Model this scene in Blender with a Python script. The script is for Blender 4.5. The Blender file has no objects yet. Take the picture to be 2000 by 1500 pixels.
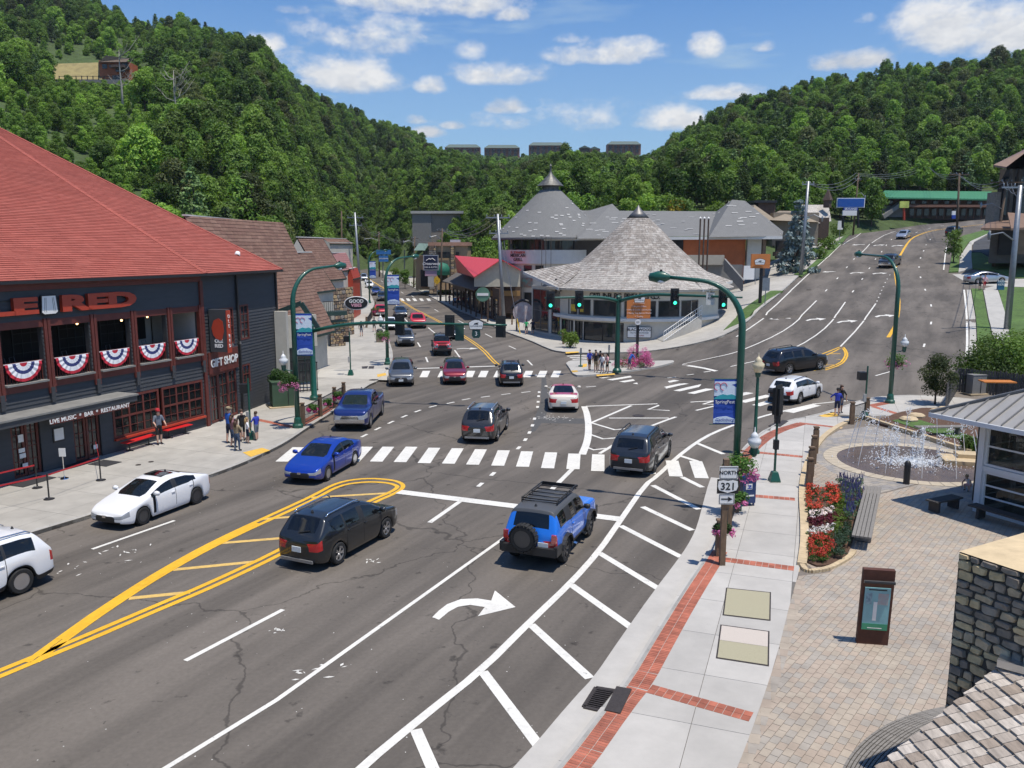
import bpy, bmesh, math, random
from mathutils import Vector, Matrix, noise
from mathutils.geometry import tessellate_polygon
R=math.radians
rnd=random.Random(11)
sc=bpy.context.scene
COL=sc.collection
WORK=bpy.data.scenes.new('work')   # scratch scene for evaluating modifiers and lettering, removed at the end
def evaluated(o):
 WORK.collection.objects.link(o); vl=WORK.view_layers[0]; vl.update(); return o.evaluated_get(vl.depsgraph),vl.depsgraph
# ------------------------------------------------------------ camera
FPX=1626.0; HZ=486.0; CH=9.9
PITCH=math.atan((750-HZ)/FPX)
cam=bpy.data.cameras.new('camera'); camo=bpy.data.objects.new('camera',cam); COL.objects.link(camo)
cam.sensor_width=36; cam.lens=FPX/2000*36; cam.clip_start=.1; cam.clip_end=6000
camo.location=(0,0,CH); camo.rotation_euler=(math.pi/2-PITCH,0,0)
sc.camera=camo
sc.cycles.max_bounces=5; sc.cycles.diffuse_bounces=3; sc.cycles.glossy_bounces=3; sc.cycles.volume_bounces=0; sc.cycles.transparent_max_bounces=6; sc.cycles.use_adaptive_sampling=True; sc.cycles.adaptive_threshold=.015
sc.render.resolution_x=1024; sc.render.resolution_y=768
# ------------------------------------------------------------ world
SUN_EL=73; SUN_V=Vector((.76,-.65,0)).normalized()
w=bpy.data.worlds.new('World'); sc.world=w; w.use_nodes=True
def make_world():
 nt=w.node_tree; N=nt.nodes; Lk=nt.links
 for n in list(N): N.remove(n)
 def nd(t,**k):
  n=N.new(t)
  for a,b in k.items(): setattr(n,a,b)
  return n
 def val(sock,v):
  if hasattr(v,'is_output') or isinstance(v,bpy.types.NodeSocket): Lk.new(v,sock)
  else: sock.default_value=v
 def m(op,a,b=0.,c=0.,clamp=False):
  n=nd('ShaderNodeMath',operation=op); n.use_clamp=clamp
  val(n.inputs[0],a); val(n.inputs[1],b)
  if op in('MULTIPLY_ADD',): val(n.inputs[2],c)
  return n.outputs[0]
 sky=nd('ShaderNodeTexSky',sky_type='NISHITA'); sky.sun_disc=False
 sky.sun_elevation=R(SUN_EL); sky.sun_rotation=math.atan2(SUN_V.x,SUN_V.y)
 sky.air_density=1.25; sky.dust_density=.3; sky.ozone_density=2.6; sky.altitude=400
 tc=nd('ShaderNodeTexCoord'); sx=nd('ShaderNodeSeparateXYZ'); Lk.new(tc.outputs['Generated'],sx.inputs[0])
 X,Y,Z=sx.outputs
 az=m('ARCTAN2',X,Y); el=m('ARCSINE',Z)
 cb=nd('ShaderNodeCombineXYZ'); val(cb.inputs[0],az); val(cb.inputs[1],el)
 def fbm(scale,det,rough,off=0.,sy=1.6):
  mp=nd('ShaderNodeMapping'); Lk.new(cb.outputs[0],mp.inputs[0]); mp.inputs['Location'].default_value=(off,off*.7,off*1.3); mp.inputs['Scale'].default_value=(1,sy,1)
  t=nd('ShaderNodeTexNoise'); Lk.new(mp.outputs[0],t.inputs['Vector']); t.inputs['Scale'].default_value=scale; t.inputs['Detail'].default_value=det; t.inputs['Roughness'].default_value=rough
  return t.outputs['Fac']
 n1=fbm(17,5,.58); n2=fbm(44,4,.62,3.1); n3=fbm(9,2,.5,7.7)
 nn=m('ADD',m('MULTIPLY',m('SUBTRACT',n1,.5),2.9),m('MULTIPLY',m('SUBTRACT',n2,.5),1.0))
 CL=[(850,5,185,48,1),(1000,30,34,22,.75),(690,158,112,52,1),(628,140,60,40,1),(840,172,36,28,1),(975,150,100,34,.95),(925,105,36,26,.65),(1190,108,120,34,.9),(1120,78,38,16,.6),(1380,94,37,34,1),(1670,120,72,30,1),(1885,62,140,74,1.1),(1980,80,90,50,1),(1430,184,82,22,.95),(1300,240,85,34,.95),(1345,240,40,26,1),(992,214,52,20,.95),(885,247,26,11,.6),(520,88,46,26,1),(812,237,20,12,.5),(1495,93,18,11,.35),(570,20,30,12,.3),(1690,38,16,12,.3),(830,262,40,16,.7),(715,80,120,48,.30),(1110,235,170,26,.2),(560,120,60,30,.5)]
 env=None; shade=None
 def vm(op,a,b=None,c=None):
  n=nd('ShaderNodeVectorMath',operation=op)
  for i,q in enumerate((a,b,c)):
   if q is not None: val(n.inputs[i],q)
  return n.outputs['Value'] if op=='DOT_PRODUCT' else n.outputs['Vector']
 for i,(px,py,hw,hh,s) in enumerate(CL):
  rx=(px-1000)/FPX; rb=-(py-750)/FPX; cp,sp=math.cos(PITCH),math.sin(PITCH)
  v=Vector((rx,cp+rb*sp,-sp+rb*cp)).normalized()
  a0=math.atan2(v.x,v.y); e0=math.asin(v.z); k=1/FPX*.92; kx=1/(hw*k); ky=1/(hh*k)
  q=vm('MULTIPLY_ADD',cb.outputs[0],(kx,ky,0),(-a0*kx,-e0*ky,0))
  q2=vm('MINIMUM',q,vm('MULTIPLY',q,(1,2,0)))
  e=m('MULTIPLY_ADD',vm('DOT_PRODUCT',q2,q2),-s,s)
  if i==0: env,shade=e,q
  else:
   if hw>80:
    mix=nd('ShaderNodeMix',data_type='VECTOR'); val(mix.inputs['Factor'],m('GREATER_THAN',e,env)); Lk.new(shade,mix.inputs[4]); Lk.new(q,mix.inputs[5]); shade=mix.outputs[1]
   env=m('MAXIMUM',env,e)
 sps=nd('ShaderNodeSeparateXYZ'); Lk.new(shade,sps.inputs[0]); shade=m('MULTIPLY_ADD',m('MAXIMUM',m('MINIMUM',sps.outputs[1],1.),-1.),.42,.55)
 aa=m('ABSOLUTE',az); outw=m('MAXIMUM',m('MULTIPLY',m('SUBTRACT',aa,.60),6.,clamp=True),m('MULTIPLY',m('SUBTRACT',el,.40),6.,clamp=True))
 gen=m('MULTIPLY',m('SUBTRACT',n3,.63),9.0); gen=m('MULTIPLY_ADD',outw,m('ADD',gen,3.),-3.)
 env=m('MAXIMUM',env,gen)
 f=m('ADD',env,nn)
 dens=nd('ShaderNodeMapRange',interpolation_type='SMOOTHSTEP'); val(dens.inputs[0],f); dens.inputs[1].default_value=-.25; dens.inputs[2].default_value=1.05
 cir=fbm(5.5,4,.62,12.,5.5); cir2=fbm(3,2,.5,21.)
 cf=m('MULTIPLY',m('MULTIPLY',m('SUBTRACT',cir,.44),2.8,clamp=True),m('MULTIPLY',m('SUBTRACT',cir2,.36),3.2,clamp=True),clamp=True)
 low=m('MULTIPLY',m('SUBTRACT',.34,el),3.0,clamp=True)
 veil=m('MAXIMUM',m('MULTIPLY',cf,.9),m('MULTIPLY',low,.72),clamp=True)
 bright=m('ADD',m('MULTIPLY',shade,.55,clamp=True),m('MULTIPLY',m('SUBTRACT',n2,.35),.95))
 ramp=nd('ShaderNodeValToRGB'); val(ramp.inputs[0],bright)
 ramp.color_ramp.elements[0].position=.12; ramp.color_ramp.elements[0].color=(6.3,6.7,7.4,1)
 ramp.color_ramp.elements[1].position=.62; ramp.color_ramp.elements[1].color=(9.6,9.65,9.7,1)
 mx=nd('ShaderNodeMix',data_type='RGBA'); val(mx.inputs['Factor'],veil); tint=vm('MULTIPLY',sky.outputs[0],(.43,.88,1.42)); Lk.new(tint,mx.inputs['A']); mx.inputs['B'].default_value=(5.2,6.9,8.4,1)
 mx2=nd('ShaderNodeMix',data_type='RGBA'); val(mx2.inputs['Factor'],m('MULTIPLY',dens.outputs[0],.97)); Lk.new(mx.outputs['Result'],mx2.inputs['A']); Lk.new(ramp.outputs[0],mx2.inputs['B'])
 bg=nd('ShaderNodeBackground'); bg.inputs[1].default_value=.092; Lk.new(mx2.outputs['Result'],bg.inputs[0])
 out=nd('ShaderNodeOutputWorld'); Lk.new(bg.outputs[0],out.inputs[0])
make_world(); w.cycles.sampling_method='MANUAL'; w.cycles.sample_map_resolution=256
sl=bpy.data.lights.new('sun','SUN'); sl.energy=5.0; sl.angle=R(.5); sl.color=(1,.935,.84)
so=bpy.data.objects.new('sun',sl); COL.objects.link(so)
ts=Vector((SUN_V.x*math.cos(R(SUN_EL)),SUN_V.y*math.cos(R(SUN_EL)),math.sin(R(SUN_EL))))
so.rotation_euler=ts.to_track_quat('Z','Y').to_euler(); so.location=ts*200
vs=sc.view_settings; vs.view_transform='Standard'; vs.look='None'; vs.exposure=-0.03; vs.gamma=1; vs.use_curve_mapping=False
# ------------------------------------------------------------ place geometry: photo pixel -> world
cP,sP=math.cos(PITCH),math.sin(PITCH)
def ray(px,py):
 b=-(py-750)/FPX
 return Vector(((px-1000)/FPX,cP+b*sP,-sP+b*cP))
def Pz(px,py,z=0.):
 r=ray(px,py); t=(z-CH)/r.z
 return Vector((r.x*t,r.y*t,z))
def Dy(px,py,Y):
 r=ray(px,py); t=Y/r.y
 return Vector((r.x*t,Y,CH+r.z*t))
def interp(x,pts):
 if x<=pts[0][0]: return pts[0][1]
 for (a,b),(c,d) in zip(pts,pts[1:]):
  if x<=c: return b+(d-b)*(x-a)/(c-a)
 return pts[-1][1]
def sstep(t):
 t=max(0,min(1,t)); return t*t*(3-2*t)
RC=[(15,44,0),(20,56,.1),(27,67,.9),(38,82,3.0),(45,97,4.9),(51.6,112,6.7),(59,127,8.6),(66.8,141,10.7),(82,158,13.3),(97,170,15.2),(125,183,17.5),(170,192,19.5)]
XLR=[(30,9),(79,4.4),(98.8,-.9),(156,-13.8),(240,-29),(330,-50)]
XRL=[(55,10),(65,15),(78,21),(98,32),(115,41),(143,57),(160,68),(170,76),(200,120)]
def eL(y): return interp(y,[(140,0),(300,3),(380,6),(480,9)])
def eR(x,y):
 best=1e9; e=0
 for a,b in zip(RC,RC[1:]):
  dx,dy=b[0]-a[0],b[1]-a[1]; t=((x-a[0])*dx+(y-a[1])*dy)/(dx*dx+dy*dy); t=max(0,min(1,t))
  q=(x-a[0]-dx*t)**2+(y-a[1]-dy*t)**2
  if q<best: best=q; e=a[2]+(b[2]-a[2])*t
 return e
def H(x,y):
 if y<48: return 0.
 l=interp(y,XLR)+2; r=interp(y,XRL)
 t=sstep((x-l)/max(4,r-l)); t=t*t
 if t<=0: return eL(y)
 return eL(y)*(1-t)+eR(x,y)*t
def G(px,py,off=0.):
 r=ray(px,py); t=5.; prev=None
 while t<900:
  z=CH+r.z*t; h=H(r.x*t,r.y*t)+off
  if z<=h:
   lo,hi=t-1.,t
   for _ in range(18):
    m=(lo+hi)/2
    if CH+r.z*m<=H(r.x*m,r.y*m)+off: hi=m
    else: lo=m
   t=hi; break
  t+=1.
 x,y=r.x*t,r.y*t
 return Vector((x,y,H(x,y)+off))
# ------------------------------------------------------------ hills
HC=[(-1400,[(0,2),(60,30),(150,70),(400,150),(900,160)]),
(-600,[(40,0),(60,3),(90,15),(200,70),(300,110),(400,150),(900,190)]),
(-200,[(60,0),(80,2),(110,12),(200,52),(300,90),(400,130),(600,170)]),
(0,[(82,0),(100,4),(150,29),(250,62),(320,85),(400,110),(480,141),(600,172),(900,180)]),
(200,[(86,0),(105,4),(130,14),(220,43),(300,66),(330,66),(350,82),(400,106),(480,139),(600,145)]),
(400,[(100,0),(130,8),(220,40),(325,76),(430,112),(600,104)]),
(540,[(115,0),(140,6),(210,32),(310,66),(430,103),(620,95)]),
(600,[(125,0),(150,3),(200,12),(300,36),(400,68),(470,92),(650,85)]),
(660,[(150,0),(210,3),(290,12),(400,48),(520,90),(650,88)]),
(700,[(240,2),(320,6),(420,34),(500,68),(560,94),(700,90)]),
(745,[(290,3),(380,16),(470,48),(580,88),(720,92)]),
(800,[(200,1),(222,11),(265,22),(400,43),(520,68),(620,88),(800,92)]),
(870,[(185,0),(212,12),(262,24),(400,42),(600,66),(800,95),(930,107),(1050,95)]),
(1000,[(160,1),(200,9),(260,20),(300,25),(500,46),(700,72),(930,108),(1050,95)]),
(1100,[(142,8),(152,15),(250,27),(400,45),(700,75),(930,109),(1050,95)]),
(1250,[(140,9),(152,16),(200,19),(300,29),(500,49),(700,75),(900,103),(1050,92)]),
(1285,[(140,9),(152,16),(200,20),(300,33),(500,58),(700,80),(900,98)]),
(1340,[(140,10),(152,15),(200,20),(300,38),(400,56),(500,70),(700,76)]),
(1430,[(140,9),(160,14),(200,20),(300,46),(450,79),(600,72)]),
(1560,[(175,13),(185,17),(220,25),(300,48),(420,80),(600,78)]),
(1740,[(190,17),(220,26),(300,52),(400,85),(500,82)]),
(1900,[(197,18),(230,30),(300,55),(380,86),(500,86)]),
(2200,[(185,19),(230,35),(300,60),(380,90),(500,100)]),
(2900,[(75,3),(120,14),(200,40),(300,70),(500,110)]),
(4200,[(40,0),(120,20),(300,70),(500,110)])]
def hcol(c,x,y,d):
 if d<=c[0][0]:
  return H(x,y)-.55 if d<c[0][0]-12 else max(H(x,y)-.55,c[0][1]-.55)
 return interp(d,c)
def xroadL(y): return interp(y,[(79,-3.5),(98.8,-8),(156,-19.7),(240,-36),(300,-50),(345,-63),(420,-82)])
def terrain(x,y):
 d=max(y,1.); px=1000+FPX*x/d
 if px<=HC[0][0]: z=hcol(HC[0][1],x,y,d)
 elif px>=HC[-1][0]: z=hcol(HC[-1][1],x,y,d)
 else:
  for (a,ca),(b,cb) in zip(HC,HC[1:]):
   if px<=b:
    t=(px-a)/(b-a); z=hcol(ca,x,y,d)*(1-t)+hcol(cb,x,y,d)*t; break
 if d>150: z+=noise.noise(Vector((x/55,y/55,0)))*4.5*min(1,(d-150)/120)*max(.15,min(1,(900-d)/200))
 if 60<y<360:
  k=sstep((abs(x-xroadL(y))-10)/14); k=max(k,sstep((y-265)/85)); z=min(z,eL(y)-.5)*(1-k)+z*k
 if 40<y<215:
  k=sstep((interp(y,XRL)-7-x)/10) if x<interp(y,XRL) else 0
  hr=H(x,y)-.5
  if x<150 and k<1 and y<interp(x,[(0,205),(60,183),(72,185),(90,193),(120,203),(170,210)]): z=min(z,hr)*(1-k)+z*k
 return z
# ------------------------------------------------------------ materials
MATS={}
def mat(name,col=(.5,.5,.5),rough=.7,var=.12,scale=2.,bump=0.,bscale=40.,metal=0.,spec=.5,coat=0.,col2=None,big=0.,em=None,emc=None,alpha=None,coord='Position',stretch=None,detail=5.,bdist=.02,rand=0.):
 if name in MATS: return MATS[name]
 m=bpy.data.materials.new(name); m.use_nodes=True; nt=m.node_tree; N=nt.nodes; L=nt.links
 b=N['Principled BSDF']; b.inputs['Roughness'].default_value=rough; b.inputs['Metallic'].default_value=metal
 b.inputs['Specular IOR Level'].default_value=spec; b.inputs['Coat Weight'].default_value=coat; b.inputs['Coat Roughness'].default_value=.06
 c=Vector(col); lo=tuple(max(0,x*(1-var)) for x in c); hi=tuple(min(1,x*(1+var)) for x in c)
 if col2 is not None: lo=tuple(col); hi=tuple(col2)
 src=None
 if coord=='Position': src=N.new('ShaderNodeNewGeometry').outputs['Position']
 else: src=N.new('ShaderNodeTexCoord').outputs[coord]
 if stretch:
  mp=N.new('ShaderNodeMapping'); L.new(src,mp.inputs[0]); mp.inputs['Scale'].default_value=stretch; src=mp.outputs[0]
 out=None
 if var>0 or col2 is not None:
  t=N.new('ShaderNodeTexNoise'); L.new(src,t.inputs['Vector']); t.inputs['Scale'].default_value=scale; t.inputs['Detail'].default_value=detail; t.inputs['Roughness'].default_value=.62
  rp=N.new('ShaderNodeMapRange'); L.new(t.outputs['Fac'],rp.inputs[0]); rp.inputs[1].default_value=.3; rp.inputs[2].default_value=.7
  mx=N.new('ShaderNodeMix'); mx.data_type='RGBA'; L.new(rp.outputs[0],mx.inputs['Factor']); mx.inputs['A'].default_value=lo+(1,); mx.inputs['B'].default_value=hi+(1,)
  out=mx.outputs['Result']
  if big:
   t2=N.new('ShaderNodeTexNoise'); L.new(src,t2.inputs['Vector']); t2.inputs['Scale'].default_value=scale*.13; t2.inputs['Detail'].default_value=3
   r2=N.new('ShaderNodeMapRange'); L.new(t2.outputs['Fac'],r2.inputs[0]); r2.inputs[1].default_value=.3; r2.inputs[2].default_value=.7; r2.inputs[3].default_value=1-big; r2.inputs[4].default_value=1+big
   m2=N.new('ShaderNodeVectorMath'); m2.operation='SCALE'; L.new(out,m2.inputs[0]); L.new(r2.outputs[0],m2.inputs['Scale']); out=m2.outputs[0]
  if rand:
   oi=N.new('ShaderNodeObjectInfo'); r3=N.new('ShaderNodeMapRange'); L.new(oi.outputs['Random'],r3.inputs[0]); r3.inputs[3].default_value=1-rand; r3.inputs[4].default_value=1+rand
   m3=N.new('ShaderNodeVectorMath'); m3.operation='SCALE'; L.new(out,m3.inputs[0]); L.new(r3.outputs[0],m3.inputs['Scale']); out=m3.outputs[0]
  L.new(out,b.inputs['Base Color'])
 else: b.inputs['Base Color'].default_value=tuple(col)+(1,)
 if bump:
  t=N.new('ShaderNodeTexNoise'); L.new(src,t.inputs['Vector']); t.inputs['Scale'].default_value=bscale; t.inputs['Detail'].default_value=4
  bp=N.new('ShaderNodeBump'); bp.inputs['Strength'].default_value=bump; bp.inputs['Distance'].default_value=bdist; L.new(t.outputs['Fac'],bp.inputs['Height']); L.new(bp.outputs[0],b.inputs['Normal'])
 if em: b.inputs['Emission Color'].default_value=tuple(emc or col)+(1,); b.inputs['Emission Strength'].default_value=em
 MATS[name]=m; return m
def leafmat(name,c1,c2,trans=.33,rand=.45):
 if name in MATS: return MATS[name]
 m=bpy.data.materials.new(name); m.use_nodes=True; nt=m.node_tree; N=nt.nodes; L=nt.links
 N.remove(N['Principled BSDF']); out=N['Material Output']
 g=N.new('ShaderNodeNewGeometry'); t=N.new('ShaderNodeTexNoise'); L.new(g.outputs['Position'],t.inputs['Vector']); t.inputs['Scale'].default_value=.55; t.inputs['Detail'].default_value=6; t.inputs['Roughness'].default_value=.75
 oi=N.new('ShaderNodeObjectInfo')
 a=N.new('ShaderNodeMath'); a.operation='MULTIPLY_ADD'; L.new(oi.outputs['Random'],a.inputs[0]); a.inputs[1].default_value=.75; a.inputs[2].default_value=-.62
 s=N.new('ShaderNodeMath'); s.operation='MULTIPLY_ADD'; L.new(t.outputs['Fac'],s.inputs[0]); s.inputs[1].default_value=1.5; L.new(a.outputs[0],s.inputs[2]); s.use_clamp=True
 mx=N.new('ShaderNodeMix'); mx.data_type='RGBA'; L.new(s.outputs[0],mx.inputs['Factor']); mx.inputs['A'].default_value=tuple(c1)+(1,); mx.inputs['B'].default_value=tuple(c2)+(1,)
 r3=N.new('ShaderNodeMapRange'); sm=N.new('ShaderNodeMath'); sm.operation='MULTIPLY'; L.new(oi.outputs['Random'],sm.inputs[0]); sm.inputs[1].default_value=7.31; fr=N.new('ShaderNodeMath'); fr.operation='FRACT'; L.new(sm.outputs[0],fr.inputs[0]); L.new(fr.outputs[0],r3.inputs[0]); r3.inputs[3].default_value=1-rand; r3.inputs[4].default_value=1+rand
 sv=N.new('ShaderNodeVectorMath'); sv.operation='SCALE'; L.new(mx.outputs['Result'],sv.inputs[0]); L.new(r3.outputs[0],sv.inputs['Scale'])
 p=N.new('ShaderNodeBsdfPrincipled'); L.new(sv.outputs[0],p.inputs['Base Color']); p.inputs['Roughness'].default_value=.55; p.inputs['Specular IOR Level'].default_value=.25
 tr=N.new('ShaderNodeBsdfTranslucent'); tcx=N.new('ShaderNodeVectorMath'); tcx.operation='MULTIPLY'; L.new(sv.outputs[0],tcx.inputs[0]); tcx.inputs[1].default_value=(1.25,1.3,.5); L.new(tcx.outputs[0],tr.inputs['Color'])
 ms=N.new('ShaderNodeMixShader'); ms.inputs[0].default_value=trans; L.new(p.outputs[0],ms.inputs[1]); L.new(tr.outputs[0],ms.inputs[2]); L.new(ms.outputs[0],out.inputs['Surface'])
 MATS[name]=m; return m
def glassmat(name,tint=(.02,.024,.026),through=.35,rough=.02,tcol=(.5,.55,.52)):
 if name in MATS: return MATS[name]
 m=bpy.data.materials.new(name); m.use_nodes=True; nt=m.node_tree; N=nt.nodes; L=nt.links
 b=N['Principled BSDF']; b.inputs['Base Color'].default_value=tuple(tint)+(1,); b.inputs['Roughness'].default_value=rough; b.inputs['Specular IOR Level'].default_value=.6
 if through>0:
  t=N.new('ShaderNodeBsdfTransparent'); t.inputs[0].default_value=tuple(tcol)+(1,)
  ms=N.new('ShaderNodeMixShader'); ms.inputs[0].default_value=through; L.new(b.outputs[0],ms.inputs[1]); L.new(t.outputs[0],ms.inputs[2]); L.new(ms.outputs[0],N['Material Output'].inputs['Surface'])
 MATS[name]=m; return m
# ------------------------------------------------------------ mesh helpers
class MB:
 def __init__(s): s.v=[]; s.f=[]; s.m=[]
 def add(s,vs,fs,mi=0):
  n=len(s.v); s.v.extend([tuple(v) for v in vs]); s.f.extend([tuple(i+n for i in f) for f in fs]); s.m.extend([mi]*len(fs)); return s
 def box(s,c,sz,rz=0.,mi=0,mx=None):
  x,y,z=sz[0]/2,sz[1]/2,sz[2]/2
  vs=[Vector((a*x,b*y,d*z)) for d in(-1,1) for a,b in((-1,-1),(1,-1),(1,1),(-1,1))]
  q=mx if mx is not None else (Matrix.Translation(c)@Matrix.Rotation(rz,4,'Z'))
  if mx is not None: q=mx@Matrix.Translation(c)
  return s.add([q@v for v in vs],[(3,2,1,0),(4,5,6,7),(0,1,5,4),(1,2,6,5),(2,3,7,6),(3,0,4,7)],mi)
 def bar(s,a,b,wd,ht,mi=0,up=(0,0,1)):
  a=Vector(a); b=Vector(b); d=(b-a); L=d.length; d.normalize(); u=Vector(up)
  if abs(d.dot(u))>.98: u=Vector((0,1,0))
  r=d.cross(u).normalized(); u=r.cross(d)
  mx=Matrix(((d.x,r.x,u.x,(a.x+b.x)/2),(d.y,r.y,u.y,(a.y+b.y)/2),(d.z,r.z,u.z,(a.z+b.z)/2),(0,0,0,1)))
  return s.box((0,0,0),(L,wd,ht),mi=mi,mx=mx)
 def tube(s,pts,r,n=8,mi=0,cap=True):
  pts=[Vector(p) for p in pts]; rs=r if isinstance(r,(list,tuple)) else [r]*len(pts)
  vs=[]; prev=None
  for i,p in enumerate(pts):
   d=(pts[min(i+1,len(pts)-1)]-pts[max(i-1,0)]).normalized()
   if prev is None:
    prev=d.cross(Vector((0,0,1)) if abs(d.z)<.95 else Vector((1,0,0))).normalized()
   else:
    prev=(prev-d*prev.dot(d)).normalized()
   q=d.cross(prev)
   for k in range(n):
    a=2*math.pi*k/n; vs.append(p+(prev*math.cos(a)+q*math.sin(a))*rs[i])
  fs=[(i*n+k,i*n+(k+1)%n,(i+1)*n+(k+1)%n,(i+1)*n+k) for i in range(len(pts)-1) for k in range(n)]
  if cap: fs+= [tuple(range(n))[::-1],tuple((len(pts)-1)*n+k for k in range(n))]
  return s.add(vs,fs,mi)
 def lathe(s,prof,n=16,c=(0,0,0),mi=0,mx=None,cap=True):
  vs=[]
  for r,z in prof:
   for k in range(n):
    a=2*math.pi*k/n; v=Vector((r*math.cos(a),r*math.sin(a),z)); vs.append((mx@v) if mx is not None else v+Vector(c))
  fs=[(i*n+k,i*n+(k+1)%n,(i+1)*n+(k+1)%n,(i+1)*n+k) for i in range(len(prof)-1) for k in range(n)]
  if cap and prof[0][0]>1e-4: fs.append(tuple(range(n))[::-1])
  if cap and prof[-1][0]>1e-4: fs.append(tuple((len(prof)-1)*n+k for k in range(n)))
  return s.add(vs,fs,mi)
 def prism(s,poly,z0,z1,mi=0,mx=None):
  n=len(poly)
  vs=[Vector((p[0],p[1],z0)) for p in poly]+[Vector((p[0],p[1],z1)) for p in poly]
  if mx is not None: vs=[mx@v for v in vs]
  tri=tessellate_polygon([[Vector((p[0],p[1],0)) for p in poly]])
  fs=[tuple(i+n for i in t) for t in tri]+[tuple(reversed(t)) for t in tri]+[(i,(i+1)%n,(i+1)%n+n,i+n) for i in range(n)]
  return s.add(vs,fs,mi)
 def quad(s,*p,mi=0): return s.add(p,[tuple(range(len(p)))],mi)
 def mesh(s,name,mats,smooth=False,fix=True,ang=None):
  me=bpy.data.meshes.new(name); me.from_pydata(s.v,[],s.f)
  for m in (mats if isinstance(mats,(list,tuple)) else [mats]): me.materials.append(m)
  if any(s.m): me.polygons.foreach_set('material_index',s.m)
  if fix:
   bm=bmesh.new(); bm.from_mesh(me); bmesh.ops.recalc_face_normals(bm,faces=bm.faces); bm.to_mesh(me); bm.free()
  if smooth:
   me.polygons.foreach_set('use_smooth',[True]*len(me.polygons))
   if ang is not None: me.set_sharp_from_angle(angle=R(ang))
  me.update(); return me
 def build(s,name,mats,parent=None,smooth=False,world=False,ang=None,fix=True,loc=None,**tg):
  if world and parent is not None:
   iv=(Matrix.Translation(parent.location)@parent.rotation_euler.to_matrix().to_4x4()).inverted()
   if parent.parent is not None:
    pp=parent.parent; iv=(Matrix.Translation(pp.location)@pp.rotation_euler.to_matrix().to_4x4()@Matrix.Translation(parent.location)@parent.rotation_euler.to_matrix().to_4x4()).inverted()
   s.v=[tuple(iv@Vector(v)) for v in s.v]
  elif world and loc is not None:
   s.v=[tuple(Vector(v)-Vector(loc)) for v in s.v]
  me=s.mesh(name,mats,smooth,fix,ang)
  return link(name,me,parent,loc=loc,**tg)
def link(name,me,parent=None,loc=None,rz=None,label=None,cat=None,group=None,kind=None):
 o=bpy.data.objects.new(name,me); COL.objects.link(o)
 if parent is not None: o.parent=parent
 if loc is not None: o.location=loc
 if rz is not None: o.rotation_euler=(0,0,rz)
 return tag(o,label,cat,group,kind)
def tag(o,label=None,cat=None,group=None,kind=None):
 if label: o['label']=label
 if cat: o['category']=cat
 if group: o['group']=group
 if kind: o['kind']=kind
 return o
def thing(name,label,cat,loc=(0,0,0),rz=0.,group=None):
 o=bpy.data.objects.new(name,None); COL.objects.link(o); o.empty_display_size=.2
 o.location=loc; o.rotation_euler=(0,0,rz); return tag(o,label,cat,group)
def copytree(o,parent=None):
 c=o.copy(); COL.objects.link(c); c.parent=parent
 for ch in list(o.children): copytree(ch,c)
 return c
def textmesh(txt,size=1.,ext=.01,bold=0.,shear=0.,spacing=1.,align='CENTER'):
 cu=bpy.data.curves.new('t','FONT'); cu.body=txt; cu.size=size; cu.extrude=ext; cu.align_x=align; cu.align_y='CENTER'; cu.offset=bold; cu.shear=shear; cu.space_character=spacing; cu.resolution_u=3
 o=bpy.data.objects.new('t',cu); ev,dg=evaluated(o); me=bpy.data.meshes.new_from_object(ev); bpy.data.objects.remove(o); bpy.data.curves.remove(cu)
 return me
def text(name,txt,size,mx,m,parent=None,world=True,**k):
 me=textmesh(txt,size,**k); me.transform(mx); me.materials.clear(); me.materials.append(m); me.name=name
 if world and parent is not None:
  P=Matrix.Translation(parent.location)@parent.rotation_euler.to_matrix().to_4x4()
  if parent.parent is not None:
   pp=parent.parent; P=Matrix.Translation(pp.location)@pp.rotation_euler.to_matrix().to_4x4()@P
  me.transform(P.inverted())
 return link(name,me,parent)
def frame(o,ux,uy):
 ux=Vector(ux).normalized(); uy=Vector(uy).normalized(); uz=ux.cross(uy).normalized(); o=Vector(o)
 return Matrix(((ux.x,uy.x,uz.x,o.x),(ux.y,uy.y,uz.y,o.y),(ux.z,uy.z,uz.z,o.z),(0,0,0,1)))
class Wall:
 def __init__(s,a,b,z0=0.):
  s.a=Vector((a[0],a[1],0)); s.b=Vector((b[0],b[1],0)); s.u=(s.b-s.a).normalized(); s.L=(s.b-s.a).length; s.z0=z0
  s.n=s.u.cross(Vector((0,0,1))).normalized()
 def px(s,px,py):
  r=ray(px,py); t=(s.a-Vector((0,0,0))).dot(s.n)/r.dot(s.n); q=Vector((0,0,CH))+r*t
  return (q-s.a).dot(s.u),q.z
 def pt(s,u,z,out=0.): return s.a+s.u*u+s.n*out+Vector((0,0,z))
 def box(s,mb,u0,u1,z0,z1,o0,o1,mi=0):
  c=s.pt((u0+u1)/2,(z0+z1)/2,(o0+o1)/2)
  mx=Matrix(((s.u.x,s.n.x,0,c.x),(s.u.y,s.n.y,0,c.y),(0,0,1,c.z),(0,0,0,1)))
  return mb.box((0,0,0),(abs(u1-u0),abs(o1-o0),abs(z1-z0)),mi=mi,mx=mx)
 def fr(s,u,z,out=0.): return frame(s.pt(u,z,out),s.u,(0,0,1))
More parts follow.
